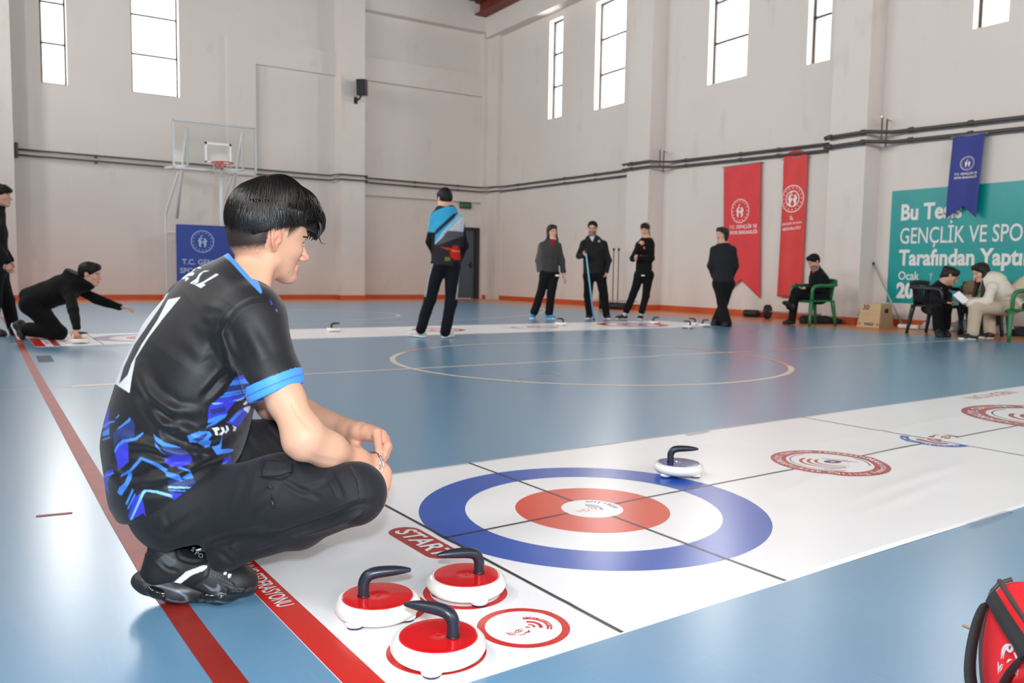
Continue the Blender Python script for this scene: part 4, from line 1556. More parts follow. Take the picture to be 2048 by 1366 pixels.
def far_mat():
    a = math.radians(1.109)
    U, Vv = np.array([math.cos(a), math.sin(a), 0]), np.array([-math.sin(a), math.cos(a), 0])
    e0, e1 = ground(78, 694), ground(1365, 657)
    u0, u1 = e0 @ U, ground(1440, 651) @ U
    u0 = ground(66, 688) @ U
    v0, v1 = 9.089, 10.60
    t = thing('curling_mat', 'far white curling mat with red end rings where the sweepers stand', 'mat', ((u0 + u1) / 2 * U + 9.85 * Vv))
    zf = lambda P: np.zeros(len(P)) + 0.003
    g = rect2(u0, u1, v0, v1, 30, 6)
    V = place2(g, np.zeros(3), U, Vv, 0, normal=(0, 0, 1), zf=zf)
    o = obj('sheet', V, M_SHEET, t, world=True)
    md = o.modifiers.new('thick', 'SOLIDIFY')
    md.thickness = 0.0028
    md.offset = -1
    S = Sheet(t, U, Vv, zf, np.zeros(3))
    cv = (v0 + v1) / 2
    S.put('end_band', rect2(u0, u0 + 0.09, v0, v1), M_PRED, 1)
    S.put('end_band', rect2(u0 + 0.16, u0 + 0.22, v0, v1), M_PDRED, 1)
    c1 = ground(305, 677) @ U
    S.put('target_ring', ring2(0.419, 0.569, n=64), mat('faded_violet_print', (120, 112, 170), 0.3), 1, (c1, cv))
    S.put('target_ring', ring2(0.102, 0.254, n=64), M_PORANGE, 1, (c1, cv))
    c2 = ground(1268, 650) @ U
    S.put('target_ring', ring2(0.42, 0.57, n=64), M_PRED, 1, (c2, cv))
    S.put('target_ring', ring2(0.10, 0.254, n=64), mat('violet_print', (88, 78, 160), 0.3), 1, (c2, cv))
    for px, R in ((855, 0.36), (1108, 0.24)):
        c3 = ground(px, 657) @ U
        S.put('federation_ring', ring2(0.78 * R, R, n=64), M_PDRED, 1, (c3, cv))
        S.put('federation_ring', ring2(0.62 * R, 0.67 * R, n=64), M_PDRED, 1, (c3, cv))
        S.put('swirl', ring2(0.2 * R, 0.35 * R, 100, 300, n=40), M_PDRED, 1, (c3, cv))
    c4 = ground(1040, 657) @ U
    S.put('club_mark_arc', ring2(0.1, 0.15, 120, 240, 20), M_PBLUE, 1, (c4 + 0.1, cv))
    S.put('club_mark_figure', player2(0.16), M_PDRED, 1, (c4, cv))
    S.put('hog_line', line2(c4, v0 + 0.01, c4, v1 - 0.01, 0.012, 4), M_PINK, 1)
    S.put('start_line', line2(c1 - 0.56, v0 + 0.01, c1 - 0.56, v1 - 0.01, 0.012, 4), M_PINK, 1)
    S.put('start_label', t2(pill2(0.31, 0.098), 0, 0, -math.pi / 2), M_PRED, 1, (c1 - 0.68, cv))
    for dv in (-0.42, -0.2):
        for du in (-0.95, -0.75):
            S.put('stone_place_ring', ring2(0.0845, 0.102, n=40), M_PRED, 1, (c1 + du, cv + dv))
    return S


FAR = far_mat()


# ------------------------------------------------------------------ curling stones
M_SRED = mat('glossy_red_plastic', (214, 12, 20), 0.16, 0.5, coat=0.5)
M_SBLUE = mat('glossy_blue_plastic', (34, 50, 132), 0.18, 0.5, coat=0.5)
M_HANDLE = mat('slate_black_handle', (34, 40, 52), 0.34, 0.5)
M_NAVYRUB = mat('navy_rubber', (36, 32, 74), 0.5)
_stone_protos = {}


def stone_proto(colour):
    body = [(0.0, 0.012), (0.070, 0.012), (0.082, 0.016), (0.091, 0.024), (0.0953, 0.034), (0.0955, 0.042), (0.0935, 0.050), (0.0885, 0.0575), (0.083, 0.0612), (0.0795, 0.0625), (0.079, 0.0615), (0.0, 0.0615)]
    disc = [(0.0785, 0.0612), (0.0785, 0.0628), (0.0775, 0.0634), (0.075, 0.0637), (0.060, 0.0639), (0.045, 0.0640), (0.030, 0.0641), (0.013, 0.0642), (0.0095, 0.0634), (0.006, 0.0630), (0.0035, 0.0640), (0.0, 0.0644)]
    t = thing('curling_stone', '', 'curling stone')
    ZS = 0.80
    body, disc = [(r, z * ZS) for r, z in body], [(r, z * ZS) for r, z in disc]
    obj('stone_body', lathe(body, 72), M_WHITEP, t, smooth=True)
    obj('top_disc', lathe(disc, 72), M_SRED if colour == 'red' else M_SBLUE, t, smooth=True)
    path = smooth_path([(-0.031, 0, 0.062), (-0.031, 0, 0.078), (-0.0305, 0, 0.094), (-0.022, 0, 0.109), (-0.004, 0, 0.1155), (0.030, 0, 0.1175), (0.054, 0, 0.1175), (0.073, 0, 0.1168)], 7)
    path[:, 2] -= 0.0127
    s = np.linspace(0, 1, len(path))
    r = np.where(s < 0.45, 0.0122 + 0.002 * s, 0.0131 - 0.009 * ((s - 0.45) / 0.55) ** 2.2)
    h = obj('handle', tube(path, r, 16, flat=((0, 1, 0), 1.12)), M_HANDLE, t, smooth=True)
    obj('handle_collar', xf(lathe([(0.0138, 0.0640), (0.0144, 0.0652), (0.0138, 0.0672), (0.0, 0.0672)], 24), loc=(-0.031, 0, -0.0127)), M_BLACKP, t)
    for k in range(3):
        a = math.radians(100 + 120 * k)
        c = (0.066 * math.cos(a), 0.066 * math.sin(a))
        f = obj('foot', xf(lathe([(0.0, 0.0035), (0.018, 0.0035), (0.021, 0.006), (0.0215, 0.014), (0.0, 0.014)], 28), loc=(*c, 0)), M_WHITEP, t, smooth=True)
        obj('roller_rim', xf(lathe([(0.0, 0.0), (0.0175, 0.0), (0.0185, 0.0035), (0.0, 0.004)], 28), loc=(*c, 0)), M_NAVYRUB, f)
    return t


def copy_tree(o, parent=None):
    c = o.copy()
    COL.objects.link(c)
    c.parent = parent
    for ch in o.children:
        copy_tree(ch, c)
    return c


def stone(colour, loc, handle_dir, label, group):
    if colour not in _stone_protos:
        o = _stone_protos[colour] = stone_proto(colour)
    else:
        o = copy_tree(_stone_protos[colour])
    o.location = Vector([float(v) for v in loc])
    o.rotation_euler = (0, 0, handle_dir)
    props(o, label, 'curling stone', group)
    return o


def img_dir(deg):
    """heading on the floor, measured from picture-right, turning away from the camera"""
    a = math.radians(deg)
    v = math.cos(a) * np.array([RC[0][0], RC[0][1]]) + math.sin(a) * unit(np.array([RC[2][0], RC[2][1]]))
    return math.atan2(v[1], v[0])


def near_z(q):
    return float(mat_ripple(np.array([q]))[0]) + 0.0012


for px, py, hd, lab in ((755.5, 1190, 12, 'red curling stone nearest the crouching player, handle pointing away from him'), (933, 1148, 200, 'red curling stone next to the START line'), (877, 1269, 164, 'red curling stone in front, closest to the camera')):
    q = ground(px, py, 0.0535)
    q[2] = near_z(q)
    stone('red', q, img_dir(hd), lab, 'red stones waiting on the near mat')
q = ground(1357, 926, 0.0535)
q[2] = near_z(q)
stone('blue', q, img_dir(-6), 'blue curling stone at rest on the edge of the near target', None)
FZ = 0.0045
M_ = [(1122, 651, 168, 'red', 'stone on the far mat at the feet of the woman in grey'), (1310, 648, 10, 'blue', 'stone beyond the far target, right of the woman with hand on chin'),
      (1376, 656, 170, 'red', 'stone outermost of the three beside the woman with crossed ankles'), (1386, 650, 170, 'blue', 'stone, middle of the three beside the woman with crossed ankles'),
      (1409, 653, 8, 'red', 'stone closest to the shoes of the woman with crossed ankles'), (668, 663, 5, 'red', 'stone gliding along the far mat behind the crouching player'), (160, 686, 12, 'red', 'stone held by the kneeling player')]
FARSTONE = []
for px, py, hd, colr, lab in M_:
    q = ground(px, py - 1, 0.012)
    q[2] = FZ if ground(px, py)[1] < 10.9 and px < 1362 else 0.0005
    FARSTONE.append(stone(colr, q, img_dir(hd), ('red ' if colr == 'red' else 'blue ') + lab if False else 'white curling ' + lab, 'stones in play on the far mat'))


# ------------------------------------------------------------------ red kit bag
def kit_bag():
    zt = 0.25
    T0 = ground(1986, 1150, zt)
    T1 = ground(2048, 1232, zt)
    e = unit(T1 - T0)                       # along the lettered side, towards the camera
    w = np.array([-e[1], e[0], 0.0])
    if w @ RC[0] < 0:
        w = -w                              # across the bag, away to the right
    L, Wd = 0.50, 0.27
    t = thing('kit_bag', 'red sports bag with black straps at the right edge', 'bag', T0 * (1, 1, 0))
    M_BAGR = mat('red_bag_cloth', (234, 40, 46), 0.75, spec=0.2, var=0.05, scale=12, bump=0.25, bscale=500)
    M_BAGT = mat('black_bag_webbing', (30, 30, 31), 0.75, bump=0.4, bscale=500)
    M_PIPING = mat('dark_grey_piping', (66, 56, 54), 0.5)
    base = T0 * (1, 1, 0)
    nu, nv = 40, 56
    V, F = [], []

    def sec(s, q):
        """q runs round the section: side, top, far side, bottom"""
        x = np.clip(q, 0, 4)
        r = 0.03
        return x

    def loop(u):
        # rounded rectangle (across, up) with a gentle bulge of the sides
        pts = []
        bul = 0.022 * math.sin(math.pi * min(max(u, 0), 1)) + 0.012
        sag = 0.014 * math.sin(math.pi * u)
        for k in range(nv):
            a = 2 * math.pi * k / nv
            c, s = math.cos(a), math.sin(a)
            n_ = 7.0
            r = (abs(c) ** n_ + abs(s) ** n_) ** (-1 / n_)
            x = 0.5 * Wd + r * c * 0.5 * Wd
            z = 0.5 * zt + r * s * 0.5 * zt
            x += -bul * math.sin(math.pi * z / zt) * (1 if c < 0 else -1) * abs(c)
            z -= sag * max(0, s) ** 3
            pts.append((x, max(z, 0.0)))
        return pts
    for i in range(nu + 1):
        u = i / nu
        for x, z in loop(u):
            ed = 0.012 * (1 - min(1, u / 0.04, (1 - u) / 0.04)) ** 2
            p = base + e * (u * L) + w * (x + (0.5 * Wd - x) * ed * 3) + np.array([0, 0, z + (0.5 * zt - z) * ed * 3])
            V.append(p)
    for i in range(nu):
        for k in range(nv):
            a, b = i * nv + k, i * nv + (k + 1) % nv
            F.append([a, a + nv, b + nv, b])
    F.append([k for k in range(nv)])
    F.append([nu * nv + k for k in range(nv)][::-1])
    V = np.array(V)
    V += 0.0035 * np.stack([wob(V, 5, 26), wob(V, 6, 26), 0.3 * wob(V, 7, 26)], 1) * np.clip(V[:, 2:3] / 0.03, 0, 1)
    V[:, 2] = np.maximum(V[:, 2], 0.0)
    obj('bag_body', (V, F), M_BAGR, t, world=True, smooth=True)
    # piping along the top edges and round the end panel
    obj('piping', tube([base + e * u + w * 0.010 + np.array([0, 0, zt - 0.008 - 0.012 * math.sin(math.pi * u / L)]) for u in np.linspace(0.004, L, 20)], 0.0045, 8), M_PIPING, t, world=True, smooth=True)
    end = [base + e * 0.002 + w * x + np.array([0, 0, z]) for x, z in loop(0.0)]
    edge = [p for p, (x, z) in zip(end, loop(0.0)) if x < 0.03 and 0.01 < z < zt - 0.002]
    obj('piping', tube(edge, 0.004, 8), M_PIPING, t, world=True, smooth=True)
    obj('zip', tube([base + e * u + w * 0.5 * Wd + np.array([0, 0, zt + 0.001 - 0.014 * math.sin(math.pi * u / L)]) for u in np.linspace(0.03, L - 0.03, 16)], 0.007, 6, flat=((0, 0, 1), 0.3)), M_BAGT, t, world=True)

    def strap(nm, pts, width, side):
        P = smooth_path(pts, 8)
        V_, F_ = [], []
        for i, p in enumerate(P):
            s_ = np.array(side(i / (len(P) - 1)), float)
            s_ = unit(s_)
            V_ += [p - s_ * width / 2, p + s_ * width / 2]
            if i:
                F_.append([2 * i - 2, 2 * i - 1, 2 * i + 1, 2 * i])
        o = obj(nm, (V_, F_), M_BAGT, t, world=True, smooth=True)
        o.modifiers.new('thick', 'SOLIDIFY').thickness = 0.003
        return o

    def onside(px, py, out=0.012):
        """a point of the lettered side seen at this place in the picture"""
        d = ray(px, py)
        k_ = ((base - w * out - CAM) @ w) / (d @ w)
        return CAM + k_ * d
    sd = lambda f: (0, 0, 1)
    a = onside(1984, 1196, 0.022)
    strap('webbing', [onside(1983, 1192, 0.014), onside(1994, 1212, 0.03), onside(2014, 1245, 0.034), onside(2040, 1284, 0.036), onside(2062, 1318, 0.036)], 0.024, lambda f: RC[1] + 0.75 * RC[0])
    strap('webbing', [onside(2066, 1290, 0.040), onside(2046, 1310, 0.042), onside(2028, 1330, 0.042), onside(2012, 1356, 0.04), onside(1996, 1390, 0.036)], 0.026, lambda f: RC[0] * 0.9 + RC[1] * 0.55)
    # the carrying strap standing out from the end
    D0 = float((T0 - CAM) @ RC[2])
    strap('shoulder_strap', [at(1984, 1200, D0), at(1970, 1206, D0), at(1957, 1232, D0 - 0.01), at(1947, 1268, D0 - 0.02), at(1940, 1310, D0 - 0.03), at(1939, 1350, D0 - 0.04), at(1946, 1385, D0 - 0.04), ground(1960, 1420, 0.004)], 0.024, lambda f: RC[0] + 0.25 * RC[1] * (1 - f) + 0.3 * RC[2])
    # white figure printed on the side
    M_BW = mat('white_bag_print', (244, 240, 240), 0.6)

    def stroke(pts, wpx):
        P = smooth_path([(x, y, 0) for x, y in pts], 6)
        V_, F_ = [], []
        for i, p in enumerate(P):
            dd = P[min(i + 1, len(P) - 1)] - P[max(i - 1, 0)]
            dd = dd / (np.linalg.norm(dd) + 1e-9)
            ww = wpx * math.sin(math.pi * (0.15 + 0.8 * i / (len(P) - 1)))
            for sg in (-1, 1):
                V_.append(onside(p[0] - sg * dd[1] * ww, p[1] + sg * dd[0] * ww, 0.030))
            if i:
                F_.append([2 * i - 2, 2 * i - 1, 2 * i + 1, 2 * i])
        return (V_, F_)
    sx, ox, oy = 168 / 972, 1880, 1130
    S_ = lambda L_: [(ox + x * sx, oy + y * sx) for x, y in L_]
    lg = [stroke(S_([(820, 925), (765, 930), (725, 985), (708, 1090)]), 2.6), stroke(S_([(790, 930), (745, 1000), (730, 1090)]), 1.6), stroke(S_([(790, 935), (782, 975), (815, 1000), (832, 950), (812, 905)]), 2.4),
          stroke(S_([(838, 930), (845, 965), (838, 1000)]), 1.0), stroke(S_([(855, 1010), (890, 1090), (900, 1190), (893, 1300)]), 2.2), stroke(S_([(850, 1160), (870, 1210), (880, 1275)]), 1.6),
          stroke(S_([(775, 1130), (800, 1100), (830, 1095)]), 2.0), stroke(S_([(672, 1120), (676, 1190), (674, 1265)]), 1.3), stroke(S_([(688, 1210), (705, 1160), (735, 1150)]), 1.3), stroke(S_([(690, 1235), (712, 1200), (725, 1165)]), 1.0)]
    obj('print_figure', join(*lg), M_BW, t, world=True)


kit_bag()

# ------------------------------------------------------------------ people
E1 = unit(np.array([RC[0][0], RC[0][1], 0]))       # picture-right on the floor
E2 = unit(np.array([RC[2][0], RC[2][1], 0]))       # away from the camera
UP = np.array([0, 0, 1.0])

M_SKIN = vmat('skin', 0.48, 0.35, sub=0.12, bump=0.06, bscale=700)
M_HAIR = mat('black_hair', (18, 15, 14), 0.6, 0.25, var=0.2, scale=60)
M_HAIRB = mat('dark_brown_hair', (32, 24, 20), 0.55, 0.3, var=0.2, scale=60)


class Frame:
    """local axes of a head: x forward, y left, z up"""
    def __init__(s, c, fwd, up=(0, 0, 1), scale=1.0):
        s.c = np.array(c, float)
        s.x = unit(fwd)
        u = np.array(up, float)
        s.z = unit(u - s.x * (u @ s.x))
        s.y = np.cross(s.z, s.x)
        s.s = scale
        s.R = np.array([s.x, s.y, s.z])

    def p(s, x, y, z):
        return s.c + s.s * (x * s.x + y * s.y + z * s.z)

    def loc(s, P):
        return ((P - s.c) @ s.R.T) / s.s


def head_prims(H, fine=False):
    s = H.s
    E = lambda c, r, k=0.02, op='u': Ell(H.p(*c), np.array(r) * s, H.R, k * s, op)
    C = lambda a, b, ra, rb, k=0.02, op='u': Cone(H.p(*a), H.p(*b), ra * s, rb * s, k * s, op)
    P = [E((-0.012, 0, 0.034), (0.097, 0.075, 0.081)),
         E((-0.045, 0, 0.0), (0.054, 0.061, 0.062), 0.03),
         E((0.032, 0, -0.028), (0.053, 0.058, 0.076), 0.03),
         E((0.030, 0, 0.045), (0.056, 0.060, 0.054), 0.03)]
    for y in (-1, 1):
        P += [C((0.0, y * 0.050, -0.060), (0.058, y * 0.016, -0.100), 0.017, 0.014, 0.035),
              E((0.047, y * 0.044, -0.022), (0.026, 0.019, 0.019), 0.025)]
    P += [E((0.074, 0, -0.098), (0.018, 0.020, 0.016), 0.02),
          C((0.076, -0.032, 0.019), (0.076, 0.032, 0.019), 0.012, 0.012, 0.015)]
    for y in (-1, 1):
        P += [E((0.088, y * 0.032, 0.001), (0.014, 0.017, 0.012), 0.012, 's'),
              E((0.0715, y * 0.031, -0.001), (0.0135, 0.0135, 0.0125), 0.003)]
    P += [C((0.084, 0, 0.012), (0.106, 0, -0.034), 0.0075, 0.0115, 0.012), E((0.1085, 0, -0.037), (0.0125, 0.0115, 0.0100), 0.008)]
    for y in (-1, 1):
        P += [E((0.096, y * 0.012, -0.041), (0.012, 0.0085, 0.0085), 0.007), C((0.078, y * 0.020, -0.068), (0.0895, 0, -0.0655), 0.005, 0.0055, 0.010),
              C((0.076, y * 0.018, -0.074), (0.0868, 0, -0.0765), 0.005, 0.0065, 0.010)]
    if fine:
        for y in (-1, 1):
            P.append(Ell(H.p(0.099, y * 0.0075, -0.0475), (0.005, 0.004, 0.004), H.R, 0.002, 's'))
            P.append(Cone(H.p(0.084, y * 0.018, -0.0708), H.p(0.1, 0, -0.0705), 0.0016, 0.0016, 0.002, 's'))
    # ears
    for y in (-1, 1):
        ez = -0.002
        if fine:
            for k in range(13):
                a = math.radians(-70 + 250 * k / 12)
                b = math.radians(-70 + 250 * (k + 1) / 12)
                f = lambda t: (-0.024 - 0.0135 * math.sin(t) * 1.0 - 0.004 * math.cos(t), y * (0.0805 + 0.011 * max(0.0, math.sin(t))), ez + 0.026 * math.cos(t - 0.05))
                if k < 12:
                    P.append(C(f(a), f(b), 0.0040, 0.0040, 0.0025))
            P += [E((-0.024, y * 0.0755, ez - 0.001), (0.0135, 0.0055, 0.024), 0.005),
                  E((-0.0195, y * 0.083, ez - 0.003), (0.0080, 0.0075, 0.012), 0.003, 's'),
                  C((-0.022, y * 0.0815, ez + 0.012), (-0.030, y * 0.084, ez - 0.006), 0.0034, 0.003, 0.004),
                  E((-0.0105, y * 0.0795, ez - 0.005), (0.0042, 0.004, 0.006), 0.003),
                  E((-0.0185, y * 0.078, ez - 0.027), (0.0075, 0.0045, 0.0085), 0.005)]
        else:
            P.append(E((-0.020, y * 0.079, ez), (0.016, 0.007, 0.029), 0.008))
    return P


SKIN = np.array(lin((214, 172, 148)))
SKIN_P = np.array(lin((206, 160, 136)))


def face_colours(V, H, C, brow=(34, 25, 22), beard=None, eye=True, lips=(176, 106, 96)):
    q = H.loc(V)
    x, y, z = q[:, 0], np.abs(q[:, 1]), q[:, 2]
    near = (np.abs(x) < 0.14) & (y < 0.1) & (np.abs(z) < 0.14)
    C[near & (((x - 0.095) / 0.03) ** 2 + (y / 0.026) ** 2 + ((z + 0.071) / 0.0105) ** 2 < 1)] = lin(lips)
    C[near & (x > 0.05) & (np.abs(z - (0.022 - 0.12 * np.abs(y - 0.034))) < 0.0032) & (y > 0.014) & (y < 0.056)] = lin(brow)
    if eye:
        e = near & (x > 0.06) & (((y - 0.031) / 0.014) ** 2 + ((z + 0.0005) / 0.0055) ** 2 < 1)
        C[e] = lin((214, 206, 200))
        C[near & (x > 0.06) & (((y - 0.031) / 0.0062) ** 2 + ((z + 0.0005) / 0.0058) ** 2 < 1)] = lin((36, 26, 22))
        C[near & (x > 0.05) & (np.abs(((y - 0.031) / 0.0155) ** 2 + ((z + 0.0005) / 0.0065) ** 2 - 1) < 0.28) & (z > -0.001)] = lin((40, 28, 26))
    if beard is not None:
        m = near & (z < -0.048 - 0.25 * np.clip(0.05 - x, -0.02, 0.04)) & (x > -0.01) & ~((((x - 0.095) / 0.03) ** 2 + (y / 0.026) ** 2 + ((z + 0.071) / 0.0105) ** 2) < 1)
        m |= near & (x > 0.06) & (z < -0.050) & (z > -0.064) & (y < 0.026)
        C[m] = C[m] * 0.3 + 0.7 * np.array(lin(beard))
    return C


def hair_prims(H, style):
    s = H.s
    E = lambda c, r, k=0.02, op='u': Ell(H.p(*c), np.array(r) * s, H.R, k * s, op)
    C = lambda a, b, ra, rb, k=0.03, op='u': Cone(H.p(*a), H.p(*b), ra * s, rb * s, k * s, op)
    P = [E((-0.016, 0, 0.050), (0.111, 0.088, 0.088)), E((-0.056, 0, 0.002), (0.062, 0.074, 0.072), 0.03), C((0.056, -0.036, 0.092), (0.056, 0.036, 0.092), 0.028, 0.028)]
    face = E((0.102, 0, -0.034), (0.075, 0.078, 0.092), 0.010, 's')
    nape = E((0.030, 0, -0.125), (0.135, 0.13, 0.105), 0.010, 's')
    ears = [E((-0.006, y * 0.092, -0.008), (0.034, 0.024, 0.038), 0.008, 's') for y in (-1, 1)]
    cut = [face, nape] + ears
    if style == 'fringe':
        P += [C((0.088, -0.034, 0.064), (0.088, 0.034, 0.064), 0.024, 0.024)]
        cut = [E((0.110, 0, -0.045), (0.075, 0.085, 0.080), 0.010, 's'), nape] + ears
    elif style == 'long':
        for y in (-1, 1):
            P += [C((-0.01, y * 0.066, 0.03), (0.025, y * 0.076, -0.13), 0.032, 0.034), C((0.025, y * 0.076, -0.13), (0.125, y * 0.095, -0.32), 0.036, 0.026)]
        P += [C((-0.06, 0, 0.0), (-0.06, 0, -0.18), 0.06, 0.05)]
        cut = [E((0.106, 0, -0.034), (0.085, 0.062, 0.095), 0.010, 's')]
    elif style == 'bob':
        for y in (-1, 1):
            P += [C((-0.01, y * 0.070, 0.03), (-0.01, y * 0.070, -0.10), 0.030, 0.024)]
        P += [C((-0.06, 0, 0.0), (-0.065, 0, -0.09), 0.055, 0.05)]
        cut = [E((0.106, 0, -0.034), (0.085, 0.058, 0.092), 0.010, 's')]
    elif style == 'pony':
        P += [C((-0.085, 0, 0.09), (-0.115, 0, 0.08), 0.026, 0.034), C((-0.115, 0, 0.08), (-0.115, 0.01, -0.06), 0.034, 0.016)]
    elif style == 'lowpony':
        P += [C((0.088, -0.034, 0.064), (0.088, 0.034, 0.064), 0.022, 0.022), C((-0.09, 0.03, -0.02), (-0.09, 0.075, -0.14), 0.028, 0.013)]
        cut = [E((0.112, 0, -0.042), (0.080, 0.066, 0.080), 0.010, 's'), nape] + ears
    return P + cut


def fingers(wrist, tip, back, side, curl=0.5, thumb=1, r=0.0085):
    """five separate tapered fingers; wrist->tip gives the direction of the hand, back its back, side towards the thumb"""
    d = unit(np.array(tip) - np.array(wrist))
    back = unit(np.array(back) - d * (np.array(back) @ d))
    side = np.cross(back, d) * thumb
    L = np.linalg.norm(np.array(tip) - np.array(wrist))
    out = []
    k0 = np.array(wrist) + d * L * 0.5
    for i, (o, ln) in enumerate(((0.030, 0.46), (0.010, 0.52), (-0.010, 0.49), (-0.028, 0.38))):
        b = k0 + side * o
        p = [b - d * 0.015]
        ang = 0.15
        q = b
        for j in range(3):
            p.append(q)
            dd = d * math.cos(ang) - back * math.sin(ang)
            q = q + dd * ln * L / 3
            ang += curl
        p.append(q)
        out.append(tube(p, [r, r, r * 0.95, r * 0.85, r * 0.7], 8))
    tb = np.array(wrist) + d * L * 0.22 + side * 0.028
    t1 = tb + (d * 0.6 + side * 0.65) * 0.04
    t2_ = t1 + (d * 0.9 + side * 0.1 - back * 0.3) * 0.034
    out.append(tube([np.array(wrist) + d * L * 0.15 + side * 0.012, tb, t1, t2_], [r * 1.2, r * 1.25, r * 1.05, r * 0.75], 8))
    return join(*out)


def palm(wrist, tip, back, r=0.027):
    d = unit(np.array(tip) - np.array(wrist))
    L = np.linalg.norm(np.array(tip) - np.array(wrist))
    return [Cone(wrist, np.array(wrist) + d * L * 0.5, r * 0.86, r * 1.22, 0.015, flat=(back, 0.5))]


def tri(F):
    return F if isinstance(F, list) else F.tolist()


def shoe_geo(heel, toe, up=(0, 0, 1), h=0.11, w=0.046):
    """returns upper and sole distance-field prims; heel/toe are the ends of the sole on the ground"""
    heel, toe, up = np.array(heel, float), np.array(toe, float), unit(up)
    d = unit(toe - heel)
    L = np.linalg.norm(toe - heel)
    sd = np.cross(up, d)
    P = lambda x, z, y=0.0: heel + d * (x * L) + up * z + sd * y
    upper = [Cone(P(0.17, 0.05), P(0.60, 0.042), 0.042, 0.038, 0.03, flat=(up, 1.0)), Ell(P(0.76, 0.036), (0.24 * L, w, 0.034), np.array([d, sd, up]), 0.03),
             Cone(P(0.19, 0.06), P(0.24, h), 0.040, 0.040, 0.03), Half(P(0.22, h * 0.98), up * 0.95 - d * 0.25), Half(P(0, 0.014), -up)]
    sole = [Cone(P(0.16, 0.016), P(0.5, 0.016), 0.040, 0.038, 0.02, flat=(up, 0.55)), Cone(P(0.5, 0.016), P(0.83, 0.016), 0.040, 0.044, 0.02, flat=(up, 0.55)), Ell(P(0.86, 0.02), (0.14 * L, w, 0.022), np.array([d, sd, up]), 0.02), Half(P(0, 0.001), -up)]
    return upper, sole


def make_shoe(parent, heel, toe, upc, solec, up=(0, 0, 1), extra=None, h=0.10):
    u, s = shoe_geo(heel, toe, up, h)
    V, F = sdf_mesh(u, 0.008)
    o = obj('shoe', (V, F), upc, parent, world=True, smooth=True)
    V, F = sdf_mesh(s, 0.008)
    obj('sole', (V, F), solec, o, world=True, smooth=True)
    return o


